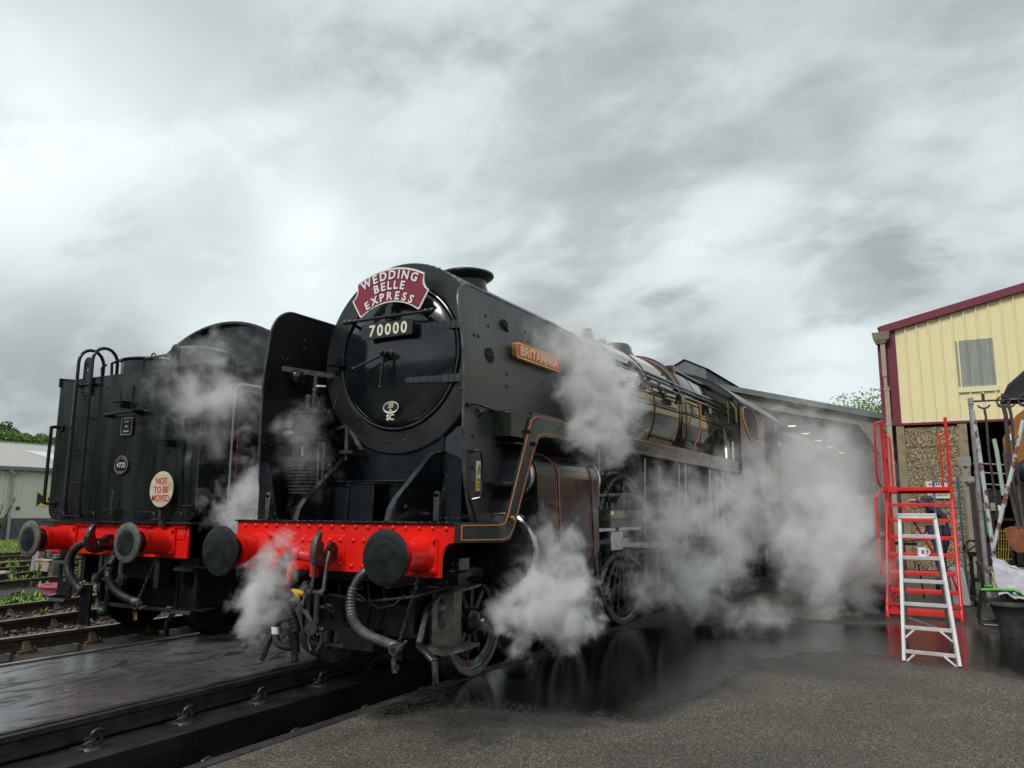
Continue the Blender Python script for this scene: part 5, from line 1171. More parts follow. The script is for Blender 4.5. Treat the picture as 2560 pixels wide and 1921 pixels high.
b = MB(); P = cab_arc(1.32,3.30,3.82,24); b.py(P+[(-1.32,2.94),(1.32,2.94)], 1.86, 1.89, BLKT); b.tube([(x,1.80,z) for x,z in P], .018, 8, BLKT)
P2 = [(x*.985,z-.02) for x,z in P]; b.py(P+P2[::-1], 1.78, 3.6, BLKT); b.v = [(v[0]+TX, v[1], v[2]) for v in b.v]
hood = b.build('arched_hood', None, tn, smooth=30)
# running gear, beam, buffers
b = MB(); b.box((TX-1.36,.47,1.235),(TX+1.30,6.6,1.258)); b.build('footplate', BLKT, tn, bevel=.003)
b = MB(); b.py([(TX-1.22,.885),(TX+1.22,.885),(TX+1.22,1.225),(TX-1.22,1.225)], .53, .56)
b.box((TX-.72,.50,1.20),(TX-.30,.53,1.23)); b.box((TX+.1,.50,1.20),(TX+.62,.53,1.23)); b.box((TX+.98,.50,1.20),(TX+1.2,.53,1.23)); b.box((TX+1.05,.52,1.08),(TX+1.18,.53,1.2))
for x in [TX-.66+.07*i for i in range(10)]+[TX+.42+.08*i for i in range(4)]: b.rivet((x,.53,1.165+.02*(int(x*100)%2)), .012, (0,-1,0)); b.rivet((x,.53,1.12), .012, (0,-1,0)) if int(x*50) % 2 else None
for x, z in ((TX+1.12,1.14),(TX+1.07,1.17),(TX+1.17,1.17),(TX+1.12,1.05),(TX+1.12,.95)): b.rivet((x,.53,z), .012, (0,-1,0))
tb = b.build('buffer_beam', RED, tn, bevel=.003)
for sx in (-1,1): buffer(tn, TX+.87*sx, 1.055, .53, .05, .205, RED, BLK, BUFF, BUFR, long_=.30, rad=.125)
b = MB(); hk2 = [(y*1.12+.5, z*1.1-.11) for y, z in hk]; b.px(hk2, TX-.035, TX+.035); b.cyl((TX,.5,1.0),(TX,.30,1.0), .06)
hk_o = b.build('coupling_hook', BLK, tn, bevel=.014, seg=2)
b = MB()
b.tube([(-3.52,.40,.95),(-3.56,.35,.80),(-3.70,.34,.655)], .018); b.cyl((-3.70,.36,.65),(-3.70,.31,.65), .055, .055, 18); b.cyl((-3.70,.31,.65),(-3.70,.295,.65), .028, .028, 12, WORN)
b.tube([(-3.40,.42,.88),(-3.39,.40,.72),(-3.34,.40,.64)], .03); b.cyl((-3.34,.42,.64),(-3.34,.36,.64), .055, .055, 18); b.cyl((-3.34,.36,.64),(-3.34,.345,.64), .028, .028, 12); b.tube([(-3.68,.36,.64),(-3.36,.40,.62)], .016); b.tube([(-3.34,.39,.6),(-3.36,.39,.54)], .022)
b.tube([(-3.575,.40,.56),(-3.63,.40,.33)], .013); b.sph((-3.64,.40,.295), .058, n=16, k=12); b.tube([(-3.72,.45,.9),(-3.70,.43,.75),(-3.60,.42,.5),(-3.62,.42,.35)], .025)
b.box((-3.86,.45,.5),(-3.80,.47,.9))
b.build('screw_coupling', SOOT if False else mat('black_coupling_iron', (.018,.019,.02), (.05,.05,.052), rough=.38, scale=10, metal=.3), hk_o)
b = MB(); corr_hose(b, [(-3.80,.40,1.03),(-3.92,.36,1.03),(-4.07,.34,.99),(-4.19,.33,.89),(-4.23,.33,.75),(-4.17,.34,.63),(-4.05,.35,.54),(-3.99,.35,.51)], .048, .031, RUB, 12)
b.cyl((-4.03,.35,.53),(-3.95,.35,.49), .05, .05, 12, RUB); b.tube(smoothpts([(-4.02,.32,.46),(-3.97,.30,.46),(-3.91,.30,.53),(-3.90,.31,.58)]), .017, 8, WORN); b.sph((-3.93,.31,.58), .022, WORN); b.sph((-3.87,.31,.60), .02, WORN)
b.build('vacuum_hose', None, tn)
b = MB(); b.tube([(-3.47,.5,.90),(-3.49,.38,.88),(-3.50,.35,.80)], .034, 10, DSTEEL); b.cyl((-3.50,.35,.775),(-3.51,.35,.74), .046, .046, 12, WORN)
corr_hose(b, [(-3.51,.35,.77),(-3.51,.35,.66),(-3.44,.35,.57),(-3.30,.35,.50),(-3.15,.35,.46),(-3.04,.35,.435)], .044, .020, RUB, 12)
b.cyl((-3.05,.35,.44),(-2.97,.35,.42), .046, .046, 14, WORN); b.cyl((-2.97,.35,.41),(-2.97,.30,.41), .045, .045, 16, WORN); b.cyl((-2.97,.30,.41),(-2.97,.285,.41), .024, .024, 12, SOOT); b.tube([(-2.95,.33,.39),(-2.87,.31,.38),(-2.78,.30,.41)], .018, 8, DSTEEL); b.bar((-2.99,.32,.34),(-2.95,.31,.26), .03, .02, BRASS)
b.build('steam_heating_hose', None, tn)
b = MB()
for i in range(15):
    c_ = Vector((-2.92,.47,.88)).lerp(Vector((-3.03,.38,.45)), i/14); th_ = PI/2*(i % 2)
    b.tube([c_+Vector((.010*math.cos(2*PI*k/8)*math.cos(th_), .010*math.cos(2*PI*k/8)*math.sin(th_), .022*math.sin(2*PI*k/8))) for k in range(8)], .0035, 5, closed=True)
b.build('hose_chain', DSTEEL, tn)
b = MB(); b.bar((-2.96,.80,.88),(-2.94,.80,.33), .03, .05); b.bar((-2.94,.80,.33),(-3.09,.80,.18), .03, .05); b.bar((-3.09,.80,.18),(-3.09,.80,.03), .03, .05); b.build('guard_iron', BLKT, tn, bevel=.004)
b = MB(); b.box((-4.70,.80,.03),(-4.50,.83,.50)); b.bar((-4.74,.8,.3),(-4.62,.8,.03), .02, .04); b.build('guard_iron', BLKT, tn, bevel=.004)
b = MB(); b.box((-4.30,.78,.28),(-3.0,.84,.32)); b.box((TX-.70,.6,.55),(TX-.62,6.4,1.2)); b.box((TX+.62,.6,.55),(TX+.70,6.4,1.2)); b.box((TX-.6,.9,.6),(TX+.6,1.0,1.2)); b.box((TX-1.2,1.0,.9),(TX+1.2,6.4,1.22)); b.box((TX+.98,.9,.35),(TX+1.0,6.2,1.2)); b.box((TX-.6,1.3,.25),(TX+.6,6,.9))
b.build('underframe', SOOT, tn, bevel=.004)
def steps(x0, x1, out):
    b = MB(); cx = (x0+x1)/2
    plate_hole(b, x0, .34, x1, .88, cx, .66, (x1-x0)*.30, .12, .68, .695, BLKT)
    for z in (.36,.80): b.add([(x0,.60,z),(x1,.62,z),(out,.66,z),(out,.86,z),(x0,.86,z),(x0,.60,z-.015),(x1,.62,z-.015),(out,.66,z-.015),(out,.86,z-.015),(x0,.86,z-.015),(x0,.58,z-.05),(x1,.60,z-.05)], [(0,1,2,3,4),(9,8,7,6,5),(0,5,6,1),(1,6,7,2),(2,7,8,3),(3,8,9,4),(5,10,11,6)], BLKT)
    b.build('steps', None, tn)
steps(-2.78,-2.50,-2.36); steps(-4.98,-4.70,-5.22)
for y in (1.4,3.4,5.4):
    for sx in (-1,1):
        b = MB(); b.lathe([(.53,0),(.50,.03),(.495,.135),(.43,.14),(.42,.07),(.1,.08),(.0005,.08)], (TX+.70*sx,y,.5), (sx,0,0), 36, SOOT); b.build('tender_wheel', None, tn)
# engine coupled ahead of it (only its roof and boiler would show past the hood)
# ================================================================ warehouse, trees on the left
WX = -35.5
CLAD, t, bs = shader('pale_profiled_cladding')
tcn = t.nodes.new('ShaderNodeTexCoord'); src = tcn.outputs['Object']; sp_ = t.nodes.new('ShaderNodeSeparateXYZ'); t.links.new(src, sp_.inputs[0])
wv = M1('ABSOLUTE', M1('SUBTRACT', M1('FRACT', M1('MULTIPLY', sp_.outputs[1], 5, tree=t), tree=t), .5, tree=t), tree=t)
t.links.new(nmix(t, nnoise(t, src, 2.5, 6), (.80,.77,.73), (.88,.86,.83)), bs.inputs['Base Color']); bs.inputs['Roughness'].default_value = .5
bp = t.nodes.new('ShaderNodeBump'); bp.inputs['Distance'].default_value = .06; bp.inputs['Strength'].default_value = .8; t.links.new(nmapr(t, wv, .12, .3, 0, 1, True), bp.inputs['Height']); t.links.new(bp.outputs[0], bs.inputs['Normal'])
ROOFC, t, bs = shader('corrugated_cement_roof')
tcn = t.nodes.new('ShaderNodeTexCoord'); src = tcn.outputs['Object']; sp_ = t.nodes.new('ShaderNodeSeparateXYZ'); t.links.new(src, sp_.inputs[0])
wv = M1('SINE', M1('MULTIPLY', sp_.outputs[1], 34, tree=t), tree=t)
lin = M1('ABSOLUTE', M1('SUBTRACT', M1('FRACT', M1('MULTIPLY', sp_.outputs[0], .62, tree=t), tree=t), .5, tree=t), tree=t)
cl_ = nmix(t, nnoise(t, src, 1.3, 7, .7), (.50,.50,.46), (.68,.68,.64))
t.links.new(nmix(t, nmapr(t, lin, .47, .5, 0, .5), cl_, (.20,.20,.19)), bs.inputs['Base Color']); bs.inputs['Roughness'].default_value = .8
bp = t.nodes.new('ShaderNodeBump'); bp.inputs['Distance'].default_value = .06; t.links.new(wv, bp.inputs['Height']); t.links.new(bp.outputs[0], bs.inputs['Normal'])
BRICKG, t, bs = shader('grey_brick_plinth')
tcn = t.nodes.new('ShaderNodeTexCoord'); src = tcn.outputs['Object']; mp = t.nodes.new('ShaderNodeMapping'); mp.inputs['Rotation'].default_value = (0,R(90),R(90)) ; t.links.new(src, mp.inputs[0])
sp_ = t.nodes.new('ShaderNodeSeparateXYZ'); t.links.new(src, sp_.inputs[0]); cb = t.nodes.new('ShaderNodeCombineXYZ'); t.links.new(sp_.outputs[1], cb.inputs[0]); t.links.new(sp_.outputs[2], cb.inputs[1])
bk = t.nodes.new('ShaderNodeTexBrick'); t.links.new(cb.outputs[0], bk.inputs[0]); bk.inputs['Scale'].default_value = 1; bk.inputs['Brick Width'].default_value = .23; bk.inputs['Row Height'].default_value = .085; bk.inputs['Mortar Size'].default_value = .008
bk.inputs['Color1'].default_value = (.07,.072,.085,1); bk.inputs['Color2'].default_value = (.11,.112,.13,1); bk.inputs['Mortar'].default_value = (.20,.20,.21,1); t.links.new(bk.outputs[0], bs.inputs['Base Color']); bs.inputs['Roughness'].default_value = .8
wh = thing('warehouse', (WX,25,-.15), 'long pale warehouse with grey corrugated roof and dark brick base behind the sidings', 'building')
b = MB(); b.box((WX-.2,4,.90),(WX,70,3.25)); b.build('cladding_wall', CLAD, wh)
b = MB(); b.box((WX-.22,4,-.2),(WX+.05,70,.90)); b.build('brick_plinth', BRICKG, wh)
b = MB(); b.add([(WX+.3,3.6,3.38),(WX+.3,70.4,3.38),(WX-9,70.4,5.25),(WX-9,3.6,5.25),(WX-18,3.6,3.3),(WX-18,70.4,3.3)], [(0,1,2,3),(3,2,5,4)], ROOFC); b.add([(WX-.2,4,-.1),(WX-18,4,-.1),(WX-18,4,3.3),(WX-9,4,5.2),(WX-.2,4,3.4)], [(0,1,2,3,4)], CLAD); b.box((WX-9.15,3.6,5.22),(WX-8.85,70.4,5.32), ROOFC)
for i in range(6): b.add([(WX-2-0*i,14+6*i,3.86),(WX-2,15.3+6*i,3.86),(WX-6,15.3+6*i,4.665),(WX-6,14+6*i,4.665)], [(0,1,2,3)], mat('translucent_roof_sheet', (.55,.60,.62), (.62,.67,.68), rough=.4, scale=2))
b.build('roof', None, wh, smooth=0)
b = MB(); b.box((WX+.22,3.6,3.22),(WX+.42,70.4,3.40)); b.build('gutter', mat('blue_grey_gutter', (.16,.20,.22), (.22,.26,.28), rough=.5, scale=4), wh, bevel=.01)
b = MB(); b.tube([(WX+.35,16.05,3.25),(WX+.30,16.3,3.05),(WX+.12,16.40,2.9),(WX+.12,16.40,-.15)], .07, 12); b.tube([(WX+.3,16.9,3.25),(WX+.12,16.5,2.95)], .05, 10)
for z in (1.9,.9): b.cyl((WX+.12,16.4,z),(WX+.12,16.4,z+.08), .09, .09)
b.build('drainpipe', mat('pale_blue_grey_pipe', (.42,.44,.48), (.50,.52,.55), rough=.4), wh)
sgy, sgz = 18.15, 1.84
b = MB(); b.px([(sgy-.46,sgz-.34),(sgy+.46,sgz-.34),(sgy+.46,sgz+.34),(sgy-.46,sgz+.34)], WX+.01, WX+.03, mat('sign_black', (.02,.02,.02), rough=.5))
YS = mat('sign_yellow', (.90,.66,.13), rough=.5)
b.px([(sgy-.46,sgz+.34),(sgy,sgz),(sgy+.46,sgz+.34)], WX+.03, WX+.034, YS); b.px([(sgy-.46,sgz-.34),(sgy+.46,sgz-.34),(sgy,sgz)], WX+.03, WX+.034, YS)
b.build('yellow_black_sign', None, None, loc=(WX,sgy,sgz), label='square sign of yellow and black triangles on the pale warehouse wall', cat='sign')
b = MB(); b.box((WX,16.72,1.30),(WX+.05,16.88,1.46)); b.build('wall_vent', mat('dark_red_brown', (.10,.03,.025), rough=.6), None, loc=(WX,16.8,1.38), label='small dark red square vent on the pale warehouse wall', cat='vent')
# trees: crown of leaf clumps on limbs
BARK = mat('tree_bark', (.05,.04,.03), (.11,.09,.07), rough=.9, scale=6, bump=.5)
def leaves(mb, c, r, n, size, mats, sq=.8, rn=None, hollow=.45):
    rn = rn or rnd
    for _ in range(n):
        while True:
            v = Vector((rn.uniform(-1,1), rn.uniform(-1,1), rn.uniform(-1,1)))
            if hollow < v.length < 1: break
        v = v*(1+.25*mnoise.noise(v*2+Vector(c)))
        p = Vector((c[0]+v.x*r, c[1]+v.y*r, c[2]+v.z*r*sq)); s_ = size*rn.uniform(.6,1.3)
        a = Vector((rn.uniform(-1,1), rn.uniform(-1,1), rn.uniform(-.6,.6))).normalized(); d = a.orthogonal().normalized(); e = a.cross(d)
        q = rn.uniform(0,6.3); d2 = d*math.cos(q)+e*math.sin(q); e2 = a.cross(d2)
        mb.add([p-d2*s_, p-e2*s_*.55, p+d2*s_, p+e2*s_*.55], [(0,1,2,3)], rn.choice(mats))
LF = [mat('oak_leaf_mid', (.060,.125,.015), (.10,.18,.026), rough=.55, scale=2), mat('oak_leaf_light', (.12,.21,.028), (.17,.28,.04), rough=.55, scale=2), mat('oak_leaf_dark', (.028,.062,.010), (.05,.095,.016), rough=.6, scale=2)]
def tree(x, y, z, h, cr, label, group=None, nclump=26, lsz=.22, nl=190, mats=LF, seed=1, flat=.75, kind='tree'):
    rn = random.Random(seed); th = thing(kind, (x,y,z), label, 'tree', group)
    b = MB(); top = Vector((x,y,z+h*.55)); b.tube([(x,y,z),(x+.1,y,z+h*.25),top], .25, 8, rf=lambda t:.26*h/8*(1-.6*t))
    cl_ = []
    for k in range(nclump):
        a = rn.uniform(0,2*PI); rr = cr*math.sqrt(rn.uniform(.05,1))*.8; zz = z+h*(.45+.45*rn.random()*(1-.45*(rr/cr)**2)); c = Vector((x+rr*math.cos(a), y+rr*math.sin(a), zz)); cl_.append(c)
        b.tube([top-Vector((0,0,h*.2*rn.random())), (top+c)/2+Vector((0,0,-.2)), c], .06, 5, rf=lambda t:.09*(1-.7*t))
    b.build('trunk', BARK, th)
    b = MB()
    for c in cl_: leaves(b, c, cr*rn.uniform(.26,.42), nl, lsz, [rn.choice(mats)]+mats, flat, rn)
    b.build('crown', None, th, smooth=0); return th
b = MB(); vs = []; fs = []
for j in range(13):
    for i in range(9):
        x = -60-12*i; y = 10+13*j; h_ = 0 if i < 3 else 6.6*min(1, (i-2)/2.4)
        vs.append((x, y, -.21+h_+.8*mnoise.noise(Vector((x*.05,y*.05,1)))*(1 if i > 3 else 0)))
for j in range(12):
    for i in range(8): fs.append((j*9+i+1, j*9+i, (j+1)*9+i, (j+1)*9+i+1))
b.add(vs, fs, GRASSM); tag(b.build('wooded_hill', None, None, loc=(0,0,0), smooth=80), 'green hillside behind the warehouse', kind='structure')
tl = [('dark green crown rising highest above the warehouse roof, over its drainpipe',-116,59.3,7.0,2.2),('dark bushy crown just right of the highest one above the warehouse roof',-119,62.2,7.6,2.2),
      ('mid green rounded crown second from the left above the warehouse',-114,60.3,6.0,1.8),('bright green crown in the middle of the row above the warehouse',-115,62.4,6.3,1.8),
      ('pale open crown showing its limbs, middle of the row above the warehouse',-113.5,63.3,5.7,1.7),('light green crown right of the pale open one',-116,65.6,6.0,1.9),
      ('dark crown second from the tender, above the warehouse ridge',-118,67.6,6.2,2.0),('green crown touching the tender edge above the warehouse ridge',-115,67.5,5.4,1.8),
      ('low rounded crown half hidden behind the tender, above the warehouse',-114,69.5,5.4,2.0),('dark crown behind the gap of the row above the warehouse',-122,66.0,6.8,2.2)]
for i, (lb, x, y, h, cr) in enumerate(tl): tree(x, y-3.2, 6.9, h, cr*1.1, lb, 'trees behind the warehouse', seed=20+i, nl=150, nclump=26, lsz=.17, mats=[LF[(0,0,1,1,0,1,2,0,0,2)[i]], LF[(2,2,0,1,1,1,0,1,2,2)[i]]])
# unseen rise added behind the camera to keep reflections in the paintwork dark
b = MB(); vs = []; fs = []
for j in range(5):
    for i in range(61):
        a = R(188+164*i/60); rr_ = (46,52,60,75,100)[j]; z = (-.2,6.5,9.5,11,9)[j]
        vs.append((4+rr_*math.cos(a), -5+rr_*math.sin(a)*.9, z+(1.3*mnoise.noise(Vector((i*.7,j*1.3,2))) if j else 0)))
for j in range(4):
    for i in range(60): fs.append((j*61+i, j*61+i+1, (j+1)*61+i+1, (j+1)*61+i))
b.add(vs, fs, mat('unseen_rise_dark_green', (.012,.020,.008), (.035,.055,.015), rough=.9, scale=.8, bump=1, bscale=2)); tag(b.build('unseen_dark_rise', None, None, loc=(0,0,0), smooth=80), 'unseen dark rise added behind the viewer to darken reflections', kind='structure')
# ================================================================ workshop building on the right
def wallmat(name, c1, c2, pitch=None, stain=None, rough=.5):
    m, t, bs = shader(name); tcn = t.nodes.new('ShaderNodeTexCoord'); src = tcn.outputs['Object']
    mp = t.nodes.new('ShaderNodeMapping'); mp.inputs['Scale'].default_value = (6,6,.5); t.links.new(src, mp.inputs[0])
    c = nmix(t, nnoise(t, mp.outputs[0], 2.5, 6), c1, c2)
    if stain: c = nmix(t, nmapr(t, nnoise(t, mp.outputs[0], 6, 5), .55, .75, 0, .5), c, stain)
    t.links.new(c, bs.inputs['Base Color']); bs.inputs['Roughness'].default_value = rough; return m
CREAM = wallmat('cream_profiled_steel', (.80,.70,.38), (.86,.78,.47), stain=(.58,.50,.27))
MARO = wallmat('maroon_flashing', (.145,.015,.035), (.19,.022,.048), stain=(.09,.03,.04))
PEB, t, bs = shader('pebble_dash_panel')
tcn = t.nodes.new('ShaderNodeTexCoord'); src = tcn.outputs['Object']; vo = t.nodes.new('ShaderNodeTexVoronoi'); vo.inputs['Scale'].default_value = 34; t.links.new(src, vo.inputs['Vector'])
t.links.new(nramp(t, vo.outputs['Color'], [(.1,(.06,.045,.025)),(.45,(.20,.15,.08)),(.75,(.40,.32,.19)),(.95,(.62,.55,.40))]), bs.inputs['Base Color'])
bs.inputs['Roughness'].default_value = .75; bp = t.nodes.new('ShaderNodeBump'); bp.inputs['Distance'].default_value = .02; bp.inputs['Strength'].default_value = 1; bp.invert = True; t.links.new(vo.outputs['Distance'], bp.inputs['Height']); t.links.new(bp.outputs[0], bs.inputs['Normal'])
CONCY = mat('yellowish_concrete', (.22,.17,.09), (.34,.27,.155), rough=.8, scale=5, bump=.3, bscale=40, spots=(14,(.11,.085,.05),.66))
CONCG = mat('stained_shed_concrete', (.13,.12,.085), (.26,.24,.18), rough=.85, scale=1.6, bump=.3, bscale=20, c3=(.09,.085,.06), c3pos=.75, detail=10)
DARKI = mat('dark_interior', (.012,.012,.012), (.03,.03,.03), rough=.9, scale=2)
GREYP = mat('grey_timber_board', (.22,.225,.21), (.30,.30,.28), rough=.7, scale=4)
ws = thing('workshop', (6,17,0), 'workshop with cream ribbed cladding, maroon trim and pebble-dash panels above an open bay', 'building')
def roofz(x): return 6.23+.226*(x-3.35)
b = MB(); WY = 17.0
x = 3.555; P_ = .267; kk = 0
zt = lambda x: roofz(x)-.16
wx0, wx1, wz0, wz1 = 4.96, 5.71, 4.46, 5.65
def panel(xa, xb, za, zb0, zb1):   # flat pan with a rib at its right edge
    b.add([(xa,WY,za),(xb-.065,WY,za),(xb-.05,WY-.035,za),(xb-.018,WY-.035,za),(xb,WY,za),(xa,WY,zb0),(xb-.065,WY,zb1-.01),(xb-.05,WY-.035,zb1-.01),(xb-.018,WY-.035,zb1),(xb,WY,zb1)], [(0,1,6,5),(1,2,7,6),(2,3,8,7),(3,4,9,8)])
while x < 12:
    xb = x+P_
    if kk in (5,6,7): panel(x, xb, wz1, zt(x), zt(xb)); panel(x, xb, 3.64, wz0-.1, wz0-.1)
    else: panel(x, xb, 3.64, zt(x), zt(xb))
    x = xb; kk += 1
for zz in (3.82,4.45,5.66):
    x = 3.55+.09
    while x < 9:
        if not (wx0-.1 < x < wx1 and zz == 4.45): b.rivet((x,WY-.001,zz), .012, (0,-1,0), BARK, n=6)
        x += P_
b.mats = []; b.m = []
cladw = b.build('cladding', CREAM, ws, smooth=20)
b = MB(); x = 3.555+P_*5
while x < 3.555+P_*7.9:
    b.add([(x,WY+.004,wz0),(x+P_-.065,WY+.004,wz0),(x+P_-.05,WY-.031,wz0),(x+P_-.018,WY-.031,wz0),(x+P_,WY+.004,wz0),(x,WY+.004,wz1),(x+P_-.065,WY+.004,wz1),(x+P_-.05,WY-.031,wz1),(x+P_-.018,WY-.031,wz1),(x+P_,WY+.004,wz1)], [(0,1,6,5),(1,2,7,6),(2,3,8,7),(3,4,9,8)]); x += P_
b.build('translucent_window_panel', mat('grey_translucent_sheet', (.26,.28,.25), (.33,.35,.31), rough=.35, rvar=.08, scale=3, stretch=(5,5,.6)), ws, smooth=20)
b = MB(); b.box((4.86,WY-.05,4.34),(5.74,WY+.01,4.47)); 
for i in range(4): b.rivet((5.0+.22*i,WY-.05,4.45), .012, (0,-1,0))
b.box((4.93,WY-.02,4.47),(4.965,WY+.01,5.65)); b.build('window_flashing', CREAM, ws, bevel=.004)
b = MB(); b.hexa([(3.20,WY-.12,roofz(3.2)-.20),(14,WY-.12,roofz(14)-.20),(14,WY+.02,roofz(14)-.20),(3.20,WY+.02,roofz(3.2)-.20),(3.20,WY-.12,roofz(3.2)),(14,WY-.12,roofz(14)),(14,WY+.02,roofz(14)),(3.20,WY+.02,roofz(3.2))])
b.box((3.36,WY-.03,3.60),(3.55,WY+.06,roofz(3.5)-.2)); b.box((3.12,WY-.0,3.60),(3.36,WY+.10,5.95)); b.box((3.36,WY-.05,3.585),(12,WY+.02,3.645))
b.build('maroon_trim', MARO, ws, bevel=.004)
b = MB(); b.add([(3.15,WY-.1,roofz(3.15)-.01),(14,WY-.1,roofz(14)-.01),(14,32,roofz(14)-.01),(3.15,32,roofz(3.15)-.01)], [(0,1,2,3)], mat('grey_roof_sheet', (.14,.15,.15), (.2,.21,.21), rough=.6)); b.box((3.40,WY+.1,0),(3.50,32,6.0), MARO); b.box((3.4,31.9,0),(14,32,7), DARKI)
b.build('roof', None, ws, smooth=0)
b = MB(); b.hexa([(3.05,WY-.22,5.83),(3.42,WY-.22,5.83),(3.42,WY-.02,5.83),(3.05,WY-.02,5.83),(3.02,WY-.24,6.02),(3.44,WY-.24,6.02),(3.44,WY-.02,6.02),(3.02,WY-.02,6.02)]); b.hexa([(3.10,WY-.18,5.72),(3.30,WY-.18,5.72),(3.30,WY-.04,5.72),(3.10,WY-.04,5.72),(3.05,WY-.22,5.83),(3.38,WY-.22,5.83),(3.38,WY-.02,5.83),(3.05,WY-.02,5.83)])
b.build('rainwater_hopper', mat('mossy_hopper', (.16,.14,.09), (.28,.25,.17), rough=.8, scale=12, bump=.3), ws, bevel=.006)
b = MB(); b.box((3.20,WY-.16,4.86),(3.31,WY-.05,5.74)); b.box((3.22,WY-.14,4.60),(3.30,WY-.05,4.86), SOOT); b.box((3.22,WY-.16,0.2),(3.33,WY-.05,4.60)); b.mats = []; b.m = []
for z in (4.5,3.6,2.6,1.6): b.box((3.20,WY-.17,z),(3.35,WY-.04,z+.05))
b.build('downpipe', mat('beige_downpipe', (.33,.27,.19), (.42,.36,.26), rough=.6, scale=5), ws, bevel=.005)
for xa, xb in ((3.42,3.60),(4.78,4.98),(9.3,9.55)):
    b = MB(); b.box((xa,WY-.03,0),(xb,WY+.22,3.58)); b.build('concrete_column', CONCY, ws, bevel=.012)
b = MB()
for i in range(7): b.box((3.60,WY+.02,.505*i+.006),(4.78,WY+.10,.505*(i+1)-.004))
b.build('pebble_dash_wall', PEB, ws, bevel=.004)
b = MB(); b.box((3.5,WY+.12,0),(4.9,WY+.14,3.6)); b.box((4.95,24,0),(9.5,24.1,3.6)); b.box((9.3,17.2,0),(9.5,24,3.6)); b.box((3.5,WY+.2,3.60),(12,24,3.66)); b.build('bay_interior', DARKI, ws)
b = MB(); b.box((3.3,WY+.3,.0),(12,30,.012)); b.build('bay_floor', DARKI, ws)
# sign on the pebble dash (two white boards)
b = MB(); b.box((3.99,WY-.03,2.02),(4.46,WY+.02,2.17)); b.box((4.01,WY-.03,1.75),(4.50,WY+.02,1.91))
SGW = mat('off_white_sign', (.62,.62,.58), (.70,.70,.66), rough=.5, scale=6)
b.mats = [SGW]; b.m = [0]*len(b.f)
[b.box((4.06+.05*k_,WY-.031,2.07),(4.09+.05*k_,WY-.0305,2.12), LB) for k_ in range(7)]; b.text('ON LOCOMOTIVES', .062, FR((4.255,WY-.031,1.83)), LB, ext=.001, off=.001, sx=.72)
b.build('notice_board', None, None, loc=(4.2,WY,1.75), label='white notice reading ON LOCOMOTIVES on the pebble-dash wall above the bending person', cat='sign')

# ================================================================ engine shed
SY = 24.0
shd = thing('engine_shed', (-4,SY,0), 'long concrete-portal engine shed with dark open mouth, grey roof and raised ridge vent', 'building')
FASC = mat('grey_green_fascia', (.10,.115,.11), (.15,.17,.16), rough=.5, scale=1.5)
def rz(x): return 6.47-.262*abs(x+4.03)
b = MB(); XR = 2.95; XL = -11.0
for s_ in (0,1):
    xa, xb = (-4.03, XR) if s_ else (XL, -4.03)
    b.hexa([(xa,SY-.25,rz(xa)-.20),(xb,SY-.25,rz(xb)-.20),(xb,SY-.1,rz(xb)-.20),(xa,SY-.1,rz(xa)-.20),(xa,SY-.25,rz(xa)),(xb,SY-.25,rz(xb)),(xb,SY-.1,rz(xb)),(xa,SY-.1,rz(xa))])
b.build('fascia', FASC, shd)
b = MB()
outer = [(XL,0),(XL,rz(XL)-.02),(-4.03,rz(-4.03)-.02),(XR,rz(XR)-.02),(XR,0)]
def frame(y):
    b = MB()
    q = [(-10.9,-10.5),(0,0)]
    O = [(-10.95,0),(-10.95,rz(-10.95)-.2),(-9.9,rz(-9.9)-.2),(-4.03,rz(-4.03)-.2),(1.9,rz(1.9)-.2),(2.93,rz(2.93)-.2),(2.93,0)]
    I = [(-10.55,0),(-10.55,3.35),(-9.95,4.35),(-4.03,5.78),(1.92,4.38),(2.55,3.35),(2.55,0)]
    for i in range(6):
        p = [O[i], O[i+1], I[i+1], I[i]]
        b.add([(a,y,c) for a,c in p]+[(a,y+.3,c) for a,c in p], [(0,1,2,3),(7,6,5,4),(0,4,5,1),(3,2,6,7)])
    b.build('portal_frame', CONCG, shd)
for k in range(6): frame(SY-.06+6*k)
b = MB(); b.add([(XL,SY-.2,rz(XL)),(-4.03,SY-.2,rz(-4.03)),(-4.03,60,rz(-4.03)),(XL,60,rz(XL)),(XR,SY-.2,rz(XR)),(XR,60,rz(XR))], [(0,1,2,3),(1,4,5,2)]); b.v += [(v[0], v[1], v[2]-.12) for v in b.v]; b.f += [tuple(i+6 for i in f[::-1]) for f in list(b.f)]; b.m += [0]*2
b.box((XL,SY,0),(XL+.1,60,rz(XL)-.1)); b.box((XR-.1,SY,0),(XR,60,rz(XR)-.1)); b.box((XL,59.9,0),(XR,60,6.2))
b.build('roof', mat('shed_roof_dark', (.03,.032,.032), (.06,.062,.06), rough=.8, scale=2), shd, smooth=0)
b = MB(); M_ = [(-4.83,rz(-4.83)-.1),(-4.83,6.74),(-4.03,7.14),(-3.23,6.74),(-3.23,rz(-3.23)-.1)]; b.py(M_, SY-.22, 58); b.build('ridge_vent', mat('ridge_vent_sheet', (.12,.125,.13), (.19,.20,.205), rough=.7, scale=1.5), shd, smooth=0)
b = MB(); b.add([(-4.83-.12,SY-.3,6.72),(-4.03,SY-.3,7.18),(-4.03,58,7.18),(-4.95,58,6.72),(-3.11,SY-.3,6.72),(-3.11,58,6.72)], [(0,1,2,3),(1,4,5,2)]); b.build('ridge_roof', FASC, shd, smooth=0)
